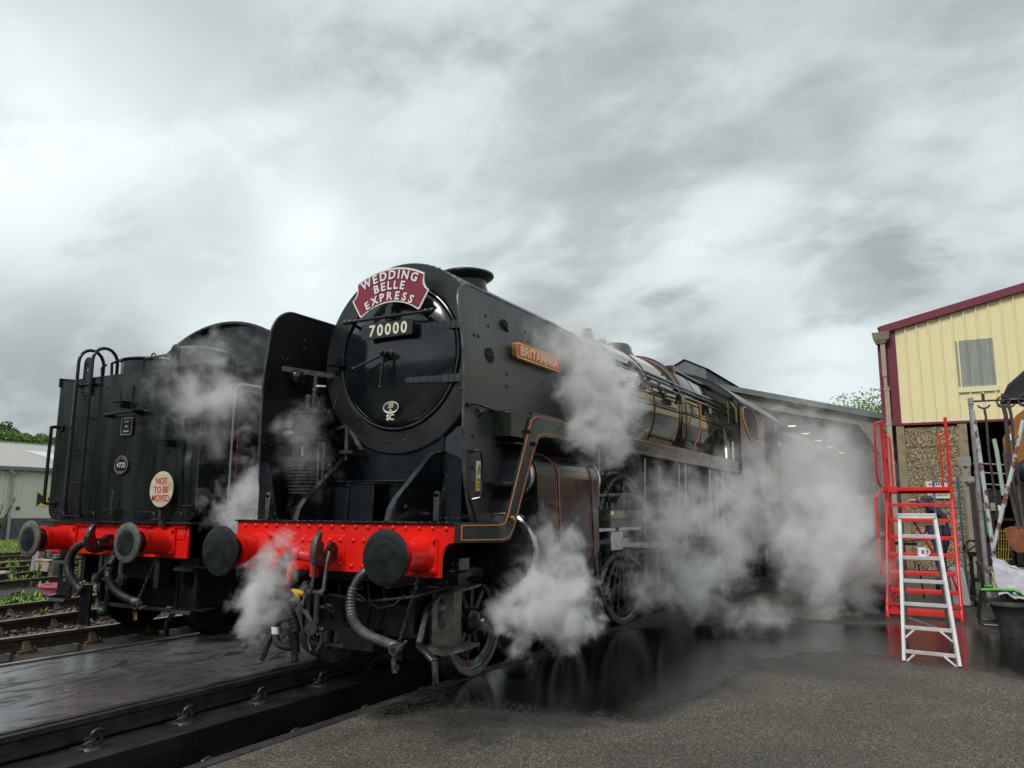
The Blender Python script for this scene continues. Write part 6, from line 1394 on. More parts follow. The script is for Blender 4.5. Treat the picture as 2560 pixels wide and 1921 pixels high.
LAMPE = bpy.data.materials.new('lit_shed_lamp'); LAMPE.use_nodes = True; _b = LAMPE.node_tree.nodes['Principled BSDF']; _b.inputs['Emission Color'].default_value = (1,.86,.55,1); _b.inputs['Emission Strength'].default_value = 1.3; _b.inputs['Base Color'].default_value = (.9,.8,.6,1)
nl = ['nearest','second','third','fourth','fifth','farthest']
lsrc = None
for i, y in enumerate((25.4,28.6,32.2,36.0,40.5,46.0)):
    x, z = -.50, 4.60
    if lsrc is None:
        lsrc = thing('shed_lamp', (x,y,z), '', 'lamp', 'lit lamps hanging in the engine shed')
        b = MB(); b.lathe([(.0005,.015),(.13,.02),(.18,.0),(.19,-.01)], (x,y,z), (0,0,1), 18, SOOT); b.cyl((x,y,z+.02),(x,y,z+1.0), .01, .01, 6, SOOT); b.build('shade', None, lsrc)
        b = MB(); b.lathe([(.0005,-.045),(.12,-.03),(.17,-.005),(.0005,-.004)], (x,y,z), (0,0,1), 18, LAMPE); b.build('lit_glass', None, lsrc); o = lsrc
    else: o = dup(lsrc, (x,y,z))
    o['label'] = nl[i]+' of the glowing ceiling lamps in a row inside the dark engine shed'
# cream and brown coach in front of the shed mouth, hidden by steam below
CRC = mat('coach_cream', (.62,.55,.36), (.70,.63,.44), rough=.3, scale=3); UMB = mat('coach_umber', (.050,.022,.014), (.07,.03,.02), rough=.28, coat=.2); CRF = mat('coach_roof_grey', (.16,.155,.145), (.25,.245,.23), rough=.5, scale=2)
ch = thing('pullman_coach', (0,28,0), 'cream and dark brown railway coach disappearing into the engine shed behind the steam', 'coach')
b = MB(); b.box((-1.33,19.8,1.05),(1.36,39,3.12), UMB); b.box((-1.36,19.8,1.0),(1.38,39,1.06), SOOT); b.build('coach_body', None, ch, bevel=.02)
b = MB(); b.box((1.355,19.9,1.93),(1.372,39,3.0), CRC); b.build('cream_panel', None, ch)
b = MB(); rr_ = cab_arc(1.40,3.12,3.82,20); b.py(rr_, 19.75, 39.1, CRF); b.build('roof', None, ch)
for k in range(7):
    y = 22.0+2.4*k; b = MB(); b.box((1.372,y,2.15),(1.376,y+1.3,2.85), GLASSD); b.tube([(1.378,y,2.15),(1.378,y+1.3,2.15),(1.378,y+1.3,2.85),(1.378,y,2.85)], .015, 6, BRASS, closed=True); b.build('coach_window', None, ch)
b = MB(); b.box((-1.1,20.2,.5),(1.2,39,1.0)); b.box((-1.32,19.72,1.1),(1.32,19.8,3.1)); b.box((-.5,19.45,1.1),(.5,19.72,3.1)); b.build('underframe', SOOT, ch)
# pale green willow-like tree behind the shed roof
tree(.7, 42, 0, 8.5, 2.7, 'pale green tree top showing over the engine shed roof', seed=77, nclump=60, nl=120, lsz=.085, mats=[mat('pale_spring_leaf', (.20,.29,.10), (.28,.38,.15), rough=.6), LF[1]], flat=1.0)
tree(-.6, 42.5, 0, 7.3, 1.3, 'small pale green tree left of the larger one over the shed roof', seed=78, nclump=16, nl=100, lsz=.08, mats=[MATS['pale_spring_leaf'], LF[1]], flat=1.0)

# ================================================================ red mobile steps
RS = mat('red_tube_paint', (.62,.02,.018), (.72,.035,.03), rough=.35, rvar=.1, scale=9, spots=(18,(.28,.03,.02),.72))
rs = thing('mobile_steps', (4.08,7.7,0), 'tall red tubular mobile steps with guard rails and seven treads, steam drifting past', 'steps')
xl, xr = 3.64, 4.52
TR = [(7.02,.085),(7.22,.33),(7.43,.56),(7.66,.80),(7.88,1.035),(8.10,1.285),(8.32,1.515)]
for i, (y, z) in enumerate(TR):
    b = MB(); b.box((xl+.03,y-.015,z-.022),(xr-.03,y+.01,z+.022)); b.box((xl+.03,y+.01,z+.018),(xr-.03,y+.20,z+.026)); b.build('tread', RS, rs, bevel=.004)
b = MB(); b.box((xl+.02,8.38,1.73),(xr+.0,8.42,1.785)); b.box((xl,8.40,1.745),(xr,9.1,1.76)); b.box((xl+.02,9.06,1.70),(xr,9.1,1.78)); b.box((xl-.04,8.36,1.70),(xl+.16,8.40,1.80)); b.build('platform', RS, rs, bevel=.004)
for x in (xl, xr):
    b = MB(); b.tube([(x,6.98,.0),(x,7.0,.12),(x,8.32,1.60),(x,8.38,1.72)], .024, 10); b.tube([(x,9.08,.05),(x,9.08,1.75)], .024, 10); b.tube([(x,8.3,.12),(x,8.3,1.72)], .020, 10); b.tube([(x,7.0,.10),(x,9.08,.10)], .02, 8); b.build('side_frame', RS, rs)
    b = MB(); s_ = -1 if x < 4 else 1
    b.tube([(x+.01*s_,6.99,.10),(x+.01*s_,7.02,1.0),(x+.01*s_,7.1,1.12),(x+.01*s_,8.36,2.80)] if False else [(x,8.36,1.72),(x,8.36,2.83)], .024, 10)
    b.tube(smoothpts([(x,8.38,2.72),(x,8.62,2.72),(x,9.02,2.70),(x,9.08,2.60),(x,9.08,1.75)],5), .018, 8); b.tube([(x,8.38,2.25),(x,9.08,2.25)], .015, 8)
    b.tube(smoothpts([(x-.10*s_,8.40,1.78),(x-.10*s_,8.40,2.45),(x-.09*s_,8.40,2.56),(x-.0*s_,8.42,2.60)],5), .016, 8)
    b.build('guard_rail', RS, rs)
b = MB(); b.tube([(xl-.05,7.0,.55),(xl-.06,7.1,1.60),(xl-.05,8.0,1.72),(xl,8.34,1.74)], .020, 8); b.tube([(xl-.06,8.3,1.80),(xl-.08,8.1,1.84),(xl-.09,8.0,2.0),(xl-.07,8.0,2.75),(xl,8.3,2.80)], .018, 8); b.build('guard_rail', RS, rs)
for p_, q_ in (((3.87,8.3,1.50),(4.27,8.3,.72)),((4.42,7.8,.60),(4.50,7.8,.30)),((xl,8.32,.12),(3.8,8.32,.75))):
    b = MB(); b.tube([p_, q_], .016, 8); b.build('brace', RS, rs)
b = MB(); b.box((xl,6.98,.045),(xr,7.0,.09)); b.box((xl,6.99,.16),(xr,7.02,.195)); b.box((xl,6.985,.09),(xl+.02,7.01,.15)); b.box((xr-.02,6.985,.09),(xr,7.01,.15)); b.build('bottom_bar', RS, rs)
for x, y in ((3.80,6.55+.5),(4.45,9.0),(3.75,9.0)):
    b = MB(); b.cyl((x-.02,y,.07),(x+.02,y,.07), .07, .07, 18, SOOT); b.box((x-.03,y-.02,.07),(x+.03,y+.02,.13), SOOT); b.build('castor', None, rs)
b = MB(); b.box((4.50,6.985,.0),(4.545,7.03,.09)); b.box((xl-.02,6.985,0),(xl+.02,7.03,.05)); b.build('rubber_foot', SOOT, rs)

# ================================================================ white stepladder with mug
WP = mat('paint_splashed_white_aluminium', (.62,.63,.62), (.80,.80,.78), rough=.4, rvar=.1, scale=12, spots=(30,(.28,.26,.23),.70))
sl_ = thing('stepladder', (4.22,3.95,0), 'white folding stepladder spattered with dirt, standing at the edge of the puddle', 'stepladder')
def fl(t): return Vector((4.002+(4.035-4.002)*t, 3.53+.42*t, 1.385*t))
def fr_(t): return Vector((4.462+(4.345-4.462)*t, 3.47+.48*t, 1.385*t))
for f_, s_ in ((fl,1),(fr_,-1)):
    b = MB(); p, q = f_(0), f_(1); b.bar(p, q, .032, .055); b.box((p.x-.022,p.y-.03,0),(p.x+.022,p.y+.03,.03), SOOT) if False else None
    b.build('front_rail', WP, sl_, bevel=.004)
for i, z in enumerate((1.165,.955,.735,.52,.305,.09)):
    t = z/1.385; p, q = fl(t), fr_(t); b = MB(); b.hexa([(p.x,p.y-.01,z-.018),(q.x,q.y-.01,z-.018),(q.x,q.y+.075,z-.004),(p.x,p.y+.075,z-.004),(p.x,p.y-.02,z+.02),(q.x,q.y-.02,z+.02),(q.x,q.y+.075,z+.004),(p.x,p.y+.075,z+.004)])
    if i >= 4: b.bar((p.x+.01,p.y-.01,z-.10),(p.x+.10,p.y-.01,z-.012), .012, .018); b.bar((q.x-.01,q.y-.01,z-.10),(q.x-.11,q.y-.01,z-.012), .012, .018)
    b.build('tread', WP, sl_, bevel=.003)
b = MB(); p, q = fl(1), fr_(1); b.box((p.x-.02,p.y-.06,1.375),(q.x+.02,p.y+.10,1.392)); b.box((p.x-.015,p.y-.055,1.34),(q.x+.015,p.y-.045,1.378)); b.build('top_cap', WP, sl_, bevel=.004)
GA = mat('dull_aluminium', (.20,.20,.20), (.32,.32,.31), rough=.45, metal=.6, scale=8)
b = MB(); b.bar((3.985,4.62,0),(4.04,4.02,1.34), .022, .035); b.bar((4.39,4.55,0),(4.335,4.02,1.34), .022, .035); b.bar((3.985,4.60,.18),(4.39,4.53,.18), .02, .03); b.bar((4.02,4.30,.70),(4.36,4.27,.70), .02, .025); b.bar((4.0,4.5,.30),(4.37,4.44,.18), .012,.02); b.build('rear_frame', GA, sl_, bevel=.003)
b = MB(); mx, my, mz = 4.215, 3.90, .962; b.lathe([(.0005,0),(.040,0),(.043,.01),(.043,.095),(.040,.095),(.039,.012),(.0005,.010)], (mx,my,mz), (0,0,1), 28, mat('white_glazed_mug', (.80,.80,.84), rough=.2)); b.tube([(mx+.040*0+.043+.022*math.sin(R(a)),my-.0,mz+.05+.030*math.cos(R(a))) for a in range(0,181,20)], .006, 6, MATS['white_glazed_mug'])
b.box((mx-.004,my-.0445,mz+.03),(mx+.018,my-.043,mz+.068), mat('mug_print_blue', (.12,.10,.22), rough=.4))
b.build('mug', None, None, loc=(mx,my,mz), label='white printed mug standing on the second tread of the white stepladder', cat='mug')

# ================================================================ person in navy overalls
def person():
    skin = mat('skin', (.48,.27,.19), (.55,.32,.23), rough=.5, scale=6); ov = mat('navy_purple_overalls', (.040,.032,.075), (.075,.062,.125), rough=.8, scale=6, bump=.5, bscale=14); cap_m = mat('dark_grey_cap', (.03,.032,.03), (.06,.062,.06), rough=.85, scale=20)
    bx, by = 4.26, 12.0; z0 = 0
    J = dict(pel=(0,.0,.93,.17), sp1=(-.01,-.02,1.10,.155), sp2=(-.03,-.04,1.27,.175), ch=(-.05,-.05,1.42,.155), nk=(-.12,-.06,1.51,.065), hd0=(-.15,-.06,1.545,.082), hd1=(-.165,-.06,1.60,.094), hd2=(-.155,-.06,1.655,.078),
             shL=(-.03,.13,1.41,.075), elL=(-.12,.22,1.20,.055), wrL=(-.22,.05,1.08,.036),
             shR=(-.02,-.22,1.42,.078), elR=(-.17,-.34,1.56,.052), wrR=(-.36,-.30,1.635,.033),
             hpL=(.03,.11,.88,.115), knL=(-.03,.13,.50,.08), anL=(.03,.14,.12,.055), toL=(-.10,.15,.05,.04),
             hpR=(.03,-.11,.88,.115), knR=(-.02,-.13,.50,.08), anR=(.04,-.15,.12,.055), toR=(-.09,-.16,.05,.04))
    E = [('pel','sp1'),('sp1','sp2'),('sp2','ch'),('ch','nk'),('nk','hd0'),('hd0','hd1'),('hd1','hd2'),('ch','shL'),('shL','elL'),('elL','wrL'),('ch','shR'),('shR','elR'),('elR','wrR'),('pel','hpL'),('hpL','knL'),('knL','anL'),('anL','toL'),('pel','hpR'),('hpR','knR'),('knR','anR'),('anR','toR')]
    # hands: palm then five fingers
    for s_, w, d in (('R', Vector(J['wrR'][:3]), Vector((-.96,.05,-.12))), ('L', Vector(J['wrL'][:3]), Vector((-.7,-.2,-.6)))):
        d = d.normalized(); side = Vector((0,1,0)).cross(d).normalized() if s_ == 'L' else d.cross(Vector((0,0,1))).normalized(); up = side.cross(d)
        J['pa'+s_] = (*(w+d*.045), .030); E.append(('wr'+s_,'pa'+s_)); J['kn0'+s_] = (*(w+d*.085), .026); E.append(('pa'+s_,'kn0'+s_))
        for k, (off, ln) in enumerate(((-.030,.060),(-.010,.078),(.010,.082),(.030,.072))):
            a = w+d*.10+side*off; J[f'f{k}a{s_}'] = (*a, .0105); E.append(('kn0'+s_, f'f{k}a{s_}'))
            m_ = a+(d-up*.25).normalized()*ln*.5+side*off*.25; J[f'f{k}b{s_}'] = (*m_, .0095); E.append((f'f{k}a{s_}', f'f{k}b{s_}'))
            e = m_+(d-up*.7).normalized()*ln*.5; J[f'f{k}c{s_}'] = (*e, .008); E.append((f'f{k}b{s_}', f'f{k}c{s_}'))
        a = w+d*.05-side*.035; J['t0'+s_] = (*a, .012); E.append(('pa'+s_, 't0'+s_)); J['t1'+s_] = (*(a+(d-side*.8).normalized()*.045-up*.01), .010); E.append(('t0'+s_, 't1'+s_))
    keys = list(J); me = bpy.data.meshes.new('person'); me.from_pydata([(J[k][0], J[k][1], J[k][2]) for k in keys], [(keys.index(a), keys.index(c)) for a, c in E], [])
    o = bpy.data.objects.new('person', me); C.objects.link(o); sk = o.modifiers.new('s', 'SKIN'); sk.use_smooth_shade = True
    for k, v in zip(keys, me.skin_vertices[0].data): v.radius = (J[k][3]*(1.0 if J[k][3] < .035 or k[:2] in ('nk','hd') else (1.3 if k in ('pel','sp1','sp2','ch','hpL','hpR') else 1.18)),)*2; v.use_root = (k == 'pel')
    sub = o.modifiers.new('d', 'SUBSURF'); sub.levels = 2; sub.render_levels = 2
    dg = bpy.context.evaluated_depsgraph_get(); m2 = bpy.data.meshes.new_from_object(o.evaluated_get(dg)); bpy.data.objects.remove(o)
    for q in (ov, skin, mat('black_work_boot', (.01,.01,.01), rough=.5)): m2.materials.append(q)
    for p in m2.polygons:
        c = p.center; p.use_smooth = True; i = 0
        if c.z > 1.505 and c.x > -.27 and c.x < -.05 and abs(c.y+.06) < .13: i = 1
        if c.x < -.345: i = 1
        if c.x < -.235 and c.z < 1.12: i = 1
        if c.z < .14: i = 2
        p.material_index = i
    # nose / brow / chin shaping on the head (faces -X)
    for v in m2.vertices:
        c = v.co
        if c.z > 1.50 and -.30 < c.x < -.05 and abs(c.y+.06) < .11:
            if c.x < -.20 and abs(c.y+.06) < .022 and 1.575 < c.z < 1.615: c.x -= .022
            if c.x < -.20 and .02 < abs(c.y+.06) < .05 and 1.60 < c.z < 1.63: c.x += .008
        n = mnoise.noise(Vector(c)*9); c += Vector(v.normal)*.006*n if c.z < 1.5 and c.x > -.34 else Vector((0,0,0))
    p_ = bpy.data.objects.new('person', m2); C.objects.link(p_); p_.location = (bx,by,z0); TH[p_.name] = (bx,by,z0)
    tag(p_, 'person in navy overalls and dark cap bending behind the red steps, one arm stretched out', 'person')
    b = MB(); hx, hy, hz = bx-.155, by-.06, 1.655
    b.lathe([(.108,-.045),(.114,-.02),(.112,.02),(.09,.055),(.05,.072),(.0005,.076)], (hx,hy,hz), (0,0,1), 28, cap_m); b.hexa([(hx-.18,hy-.06,hz-.055),(hx-.08,hy-.09,hz-.045),(hx-.08,hy+.09,hz-.045),(hx-.18,hy+.06,hz-.055),(hx-.18,hy-.06,hz-.048),(hx-.08,hy-.09,hz-.03),(hx-.08,hy+.09,hz-.03),(hx-.18,hy+.06,hz-.048)], cap_m); b.build('cap', None, p_)
    b = MB()
    for s_ in (-1,1): b.sph((hx-.01,hy+.092*s_,1.60), .024, skin, n=10, k=8, sc=(.7,.4,1.2)); b.sph((hx-.098,hy+.032*s_,1.612), .010, mat('eye_white', (.7,.68,.65), rough=.3), n=8, k=6); b.sph((hx-.106,hy+.032*s_,1.612), .005, SOOT, n=8, k=6)
    b.box((hx-.100,hy-.022,1.556),(hx-.090,hy+.022,1.561), mat('lip', (.32,.12,.10), rough=.5)); b.build('face_details', None, p_)
    b = MB(); b.lathe([(.103,-.06),(.106,-.02),(.10,.0)], (hx+.012,hy,hz-.0), (0,0,1), 24, mat('grey_hair', (.10,.09,.08), rough=.8), a0=-1.2, a1=1.2); b.build('hair', None, p_)
    b = MB(); b.tube(smoothpts([(bx-.02,by-.17,1.50),(bx-.10,by-.14,1.50),(bx-.15,by-.06,1.485),(bx-.10,by+.04,1.50),(bx+.03,by-.04,1.53),(bx-.02,by-.17,1.50)],4), .022, 8, ov); b.build('collar', None, p_)
    b = MB(); b.box((bx+.0,by-.20,.80),(bx+.12,by-.17,.95)); b.build('pocket', ov, p_, bevel=.006)
person()

# ================================================================ clutter by the workshop bay
BLUE = mat('chipped_blue_paint', (.02,.06,.11), (.04,.11,.18), rough=.5, scale=10, spots=(24,(.10,.07,.05),.66))
b = MB(); sx_, sy_ = 4.63, 11.0
for x in (4.25,4.64): b.tube([(x,sy_-.1,.05),(x,sy_,1.0),(x,sy_+.08,1.9),(x,sy_+.18,2.05)], .020, 8, BLUE if x > 4.4 else mat('grey_blue_tube', (.10,.12,.16), rough=.5))
b.tube([(4.25,sy_+.17,2.04),(4.25,sy_+.30,2.02)], .02, 8, SOOT); b.tube([(4.64,sy_+.17,2.04),(4.64,sy_+.30,2.02)], .024, 8, SOOT)
for z in (.45,.95,1.5,1.95): b.tube([(4.25,sy_+.02,z),(4.64,sy_+.02,z)], .014, 8, BLUE)
b.box((4.28,sy_-.35,.04),(4.62,sy_-.08,.055), SOOT); b.cyl((4.16,sy_,.13),(4.22,sy_,.13), .13, .13, 20, SOOT); b.cyl((4.68,sy_,.13),(4.74,sy_,.13), .13, .13, 20, SOOT)
b.build('sack_barrow', None, None, loc=(4.45,sy_,0), label='blue sack barrow standing upright behind the bending person', cat='sack barrow')
# fire-iron rack and its irons
RG = mat('weathered_grey_tube', (.22,.22,.24), (.34,.34,.36), rough=.5, rvar=.1, scale=8, spots=(20,(.16,.07,.04),.64)); IRON = mat('rusty_dark_iron', (.035,.028,.024), (.075,.058,.05), rough=.6, scale=12, bump=.3, bscale=60); PALEB = mat('rusty_pale_blue_pole', (.42,.50,.52), (.55,.60,.58), rough=.5, scale=5, spots=(7,(.20,.085,.05),.52)); MINT = mat('mint_green_paint', (.30,.42,.30), (.40,.52,.38), rough=.5, scale=6)
YR = 9.0
b = MB(); b.tube([(4.90,YR,0),(4.885,YR,3.13),(6.6,YR,3.11),(6.6,YR,0)], .036, 10); b.box((4.85,YR-.04,3.08),(4.93,YR+.04,3.18)); b.tube([(4.9,YR+.7,0),(4.89,YR,3.0)], .03, 8)
b.build('tool_rack', RG, None, loc=(5.7,YR,0), label='tall weathered grey pipe rack from which the fire irons hang', cat='rack')
irl = ['forked iron hanging alone at the left of the pipe rack','thick bundle iron hanging beside the lone forked iron','forked iron hanging right of the thick bundle iron','iron rod leaning just right of the thick bundle','bent iron hanging last on the pipe rack']
for i, (x, top, bot, w_) in enumerate(((5.06,3.24,1.3,.017),(5.32,3.22,1.15,.030),(5.60,3.22,.95,.018),(5.39,3.10,.9,.022),(5.66,3.16,1.2,.016))):
    b = MB(); b.cyl((x,YR-.02,top-.13),(x,YR-.02,top), .022, .022, 8)
    b.tube([(x+.085*math.cos(R(a)),YR-.05,3.08+.075*math.sin(R(a))) for a in range(-160,-19,14)], .014, 8)
    if i in (1,2): b.tube([(x+.085*math.cos(R(a)),YR-.05,3.10+.075*math.sin(R(a))) for a in range(0,360,24)], .014, 8, closed=True)
    b.tube([(x,YR-.05,3.0),(x+.015,YR-.05,2.88),(x+.01,YR-.06,2.3),(x+.05,YR-.10,bot)], w_, 8)
    b.build('fire_iron', IRON, None, loc=(x,YR,bot), label=irl[i], cat='fire iron', group='fire irons on the pipe rack')
b = MB(); b.tube([(4.89,8.6,2.95),(4.93,8.7,2.45),(5.01,8.6,.55)], .030, 10, PALEB); b.build('leaning_pole', None, None, loc=(5.0,8.6,.5), label='long rusty pale blue pole leaning from the rack corner down to the rag bench', cat='pole')
b = MB(); b.tube([(5.52,8.5,2.75),(5.30,8.5,1.95),(5.0,8.5,.9)], .028, 10, PALEB); b.build('leaning_pole', None, None, loc=(5.0,8.5,.85), label='rusty pole leaning the other way, its foot crossing behind the pale blue one', cat='pole')
b = MB(); b.tube([(5.15,8.9,2.52),(5.17,8.9,2.35),(5.20,8.8,1.66)], .030, 8, MINT); b.box((5.16,8.85,1.5),(5.24,8.93,1.68), SOOT); b.build('broom_handle', None, None, loc=(5.17,8.9,1.5), label='mint green handle upright among the hanging irons', cat='handle')
bl_ = [(4.80,1.84,4.83,.1),(4.84,1.86,4.88,.05),(4.88,1.80,4.93,.0),(4.93,1.62,5.05,.0),(5.02,1.75,5.02,.2)]
for i, (x0, z0_, x1, z1_) in enumerate(bl_):
    b = MB(); b.tube([(x0,9.6,z0_),(x0+.01,9.5,1.0),(x1,9.3,z1_)], .024, 8, IRON if i != 2 else RG); b.tube([(x0-.06,9.6,z0_),(x0+.06,9.6,z0_+.02)], .02, 6, IRON); b.build('iron_bar', None, None, loc=(x1,9.3,z1_), label=['upright dark bar nearest the concrete column','second dark bar from the column in the leaning bundle','grey bar in the middle of the leaning bundle','short dark bar right of the leaning bundle','dark bar behind the pale blue pole'][i], cat='bar', group='dark bars leaning beside the workshop column')
RUSTP = mat('orange_rusty_steel', (.16,.05,.018), (.30,.105,.035), rough=.75, scale=7, bump=.3, bscale=60)
b = MB(); sh = [(5.15,1.17),(5.23,1.21),(5.58,1.20),(5.68,1.15),(5.66,.95),(5.55,.85),(5.28,.84),(5.20,.93)]; b.py([(a,c) for a,c in sh[::-1]], 8.55, 8.57, RUSTP); b.tube([(5.34,8.56,1.18),(5.28,8.7,1.7),(5.26,8.8,2.3)], .024, 8, IRON); b.tube([(5.40,8.56,1.18),(5.38,8.7,1.8)], .02, 8, IRON); b.build('shovel', None, None, loc=(5.4,8.56,.84), label='upturned rusty orange shovel blade standing above the rag bench', cat='shovel')
# workbench with grinder etc
b = MB(); b.box((4.68,9.9,.70),(5.12,10.5,.76), SOOT); b.box((4.70,9.95,0),(4.75,10.0,.7), SOOT); b.box((5.05,9.95,0),(5.10,10.0,.7), SOOT); b.box((4.7,10.4,0),(4.75,10.45,.7), SOOT); b.box((4.72,9.9,.3),(5.1,10.3,.34), SOOT); b.box((4.8,9.95,.34),(5.0,10.2,.52), IRON); b.cyl((4.86,9.9,.15),(4.92,9.9,.15), .12, .12, 18, RG); b.build('work_trolley', None, None, loc=(4.9,10.2,0), label='low black trolley loaded with tools beside the concrete column', cat='trolley')
b = MB(); b.lathe([(.0005,0),(.12,0),(.13,.012),(.0005,.02)], (4.80,10.0,.765), (0,0,1), 24, mat('orange_disc', (.55,.13,.04), rough=.5)); b.build('orange_lid', None, None, loc=(4.8,10,.76), label='flat orange disc lying on the black trolley', cat='lid')
b = MB(); b.tube(smoothpts([(4.62,10.1,.80),(4.72,10.0,.95),(4.88,10.05,.90),(4.95,10.1,.82),(4.80,10.1,.80)],5), .018, 8, SOOT); b.tube(smoothpts([(4.70,10.1,.78),(4.80,10.0,.86),(4.98,10.05,.84)],5), .012, 8, SOOT); b.cyl((4.66,9.95,.76),(4.67,9.95,.92), .02, .015, 10, WORN); b.build('coiled_hose', None, None, loc=(4.8,10.1,.78), label='tangle of black hose heaped on the trolley', cat='hose')
b = MB(); b.box((4.72,16.0,2.48),(4.98,16.05,2.70)); b.box((4.74,16.0,2.12),(5.02,16.05,2.24)); b.box((4.82,16.05,0),(4.9,16.1,2.7)); b.build('shelf_unit', GREYP, None, loc=(4.85,16,0), label='grey boards on a stand just inside the open bay', cat='shelf')
b = MB(); b.box((5.05,15.0,.9),(5.6,15.6,.95), SOOT); b.box((5.1,15.1,.95),(5.25,15.3,1.5), mat('green_machine_paint', (.02,.22,.08), rough=.5)); b.box((5.2,15.1,1.3),(5.5,15.3,1.9), SOOT); b.box((5.05,15.0,0),(5.1,15.1,.9), SOOT); b.box((5.5,15.0,0),(5.6,15.1,.9), SOOT); b.box((5.12,15.05,1.45),(5.35,15.1,1.62), GREYP)
for z in (2.05,2.3,2.5): b.tube([(5.0,15.2,z),(5.6,15.2,z-.05)], .015, 6, RG)
b.build('bench_machine', None, None, loc=(5.3,15.2,0), label='green and dark machine on a bench deep in the open bay', cat='machine')
b = MB(); b.cyl((5.36,13.9,1.30),(5.36,13.9,1.45), .045, .045, 14, YEL); b.cyl((5.36,13.9,1.45),(5.36,13.9,1.56), .05, .03, 14, mat('white_bottle', (.6,.65,.75), rough=.4)); b.box((5.2,13.8,1.25),(5.6,14.1,1.30), SOOT); b.box((5.2,13.8,0),(5.25,13.9,1.25), SOOT); b.build('bottle_stand', None, None, loc=(5.36,13.9,0), label='yellow and white bottle on a small stand in the bay', cat='bottle')
PURP = mat('purple_plastic', (.06,.035,.11), rough=.4)
b = MB(); b.lathe([(.0005,0),(.11,0),(.14,.26),(.13,.26),(.10,.01),(.0005,.01)], (4.98,10.9,.62), (0,0,1), 22, PURP); b.box((4.85,10.75,0),(5.15,11.05,.62), SOOT); b.build('purple_bucket', None, None, loc=(4.98,10.9,0), label='small purple bucket on a dark box behind the poles', cat='bucket')
b = MB(); ye = mat('yellow_wire_cage', (.45,.33,.04), rough=.5)
for k in range(5): b.tube([(5.08+.03*k,9.3,.66),(5.12+.035*k,9.35,1.15)], .006, 5, ye)
for z in (.7,.85,1.0,1.12): b.tube([(5.07,9.3,z),(5.26,9.33,z)], .006, 5, ye)
b.build('wire_basket', None, None, loc=(5.15,9.3,.66), label='yellow wire basket leaning behind the crossed poles', cat='basket')
# excavator arm and seat peeking in
EXO = mat('excavator_orange_yellow', (.26,.095,.010), (.31,.12,.014), rough=.45, scale=4); EXB = mat('black_excavator_cowl', (.012,.014,.018), (.02,.022,.026), rough=.3)
ex = thing('excavator', (6.4,11.5,0), 'orange and black excavator parked in front of the open bay', 'excavator')
b = MB(); arm = [(5.40,3.36),(5.52,3.62),(5.85,3.92),(6.3,4.05),(7.2,4.0),(7.2,3.5),(6.3,3.55),(5.7,3.35)]; b.py(arm[::-1], 10.9, 11.6, EXB); b.build('cowl', EXB, ex, bevel=.03)
b = MB(); ar2_ = [(5.40,2.45),(5.40,2.72),(5.60,3.08),(5.92,3.32),(6.6,3.30),(6.6,1.9),(5.62,1.9),(5.45,2.2)]; b.py(ar2_[::-1], 10.95, 11.5, EXO); b.cyl((5.50,10.93,2.70),(5.50,10.95,2.70), .06, .06, 14, WHITE); b.build('side_panel', None, ex, bevel=.02)
b = MB(); b.box((6.35,11.0,1.9),(7.2,11.55,3.55), EXB); b.box((6.3,10.98,2.3),(6.9,11.0,3.2), GLASSD); b.box((5.55,10.9,1.2),(7.2,12.2,1.9), EXB); b.box((5.5,10.8,.5),(7.3,12.4,1.2), SOOT); b.build('chassis', None, ex, bevel=.04)
for y in (10.9,12.2):
    b = MB(); b.box((5.5,y,0),(7.4,y+.35,.55)); b.build('track', SOOT, ex, bevel=.12, seg=3)
b = MB(); b.sph((5.72,10.85,2.1), .22, mat('black_plastic_bag', (.01,.012,.016), rough=.25, bump=1, bscale=6), n=18, k=12, sc=(1,.6,1)); b.build('plastic_bag', None, None, loc=(5.72,10.85,1.88), label='shiny black plastic bag hanging on the excavator', cat='bag')
# chair with green arm pads, rags, bucket
GRN = mat('bright_green_plastic', (.09,.42,.05), (.13,.50,.08), rough=.4, scale=5); TUBK = mat('black_tube', (.012,.013,.014), rough=.35)
cch = thing('patio_chair', (5.0,6.9,0), 'low black tube-framed chair with bright green arms, piled with grey rags', 'chair')
for y in (6.62,7.15):
    b = MB(); b.tube(smoothpts([(4.735,y,.77),(4.775,y,.66),(4.785,y,.53),(4.765,y,.42),(4.725,y,.20),(4.70,y,.06),(4.74,y,.022),(4.82,y,.02),(5.2,y,.02)],4), .013, 8); b.tube([(4.765,y,.44),(5.12,y,.445),(5.20,y,.38),(5.24,y,.10),(5.2,y,.02)], .013, 8); b.tube([(5.08,y,.44),(5.05,y,.30)], .012, 8); b.build('side_frame', TUBK, cch)
    b = MB(); pth = [(4.75,.437),(4.95,.448),(5.10,.448),(5.17,.425),(5.215,.37)]
    for (a,c),(e,f) in zip(pth, pth[1:]): b.hexa([(a,y-.035,c),(e,y-.035,f),(e,y+.035,f),(a,y+.035,c),(a,y-.03,c+.028),(e,y-.03,f+.028),(e,y+.03,f+.028),(a,y+.03,c+.028)])
    b.build('arm_rest', GRN, cch, bevel=.006)
b = MB(); b.box((4.80,6.62,.29),(5.24,7.15,.31)); b.box((4.76,6.62,.45),(4.78,7.15,.77)); b.build('seat', TUBK, cch, bevel=.006)
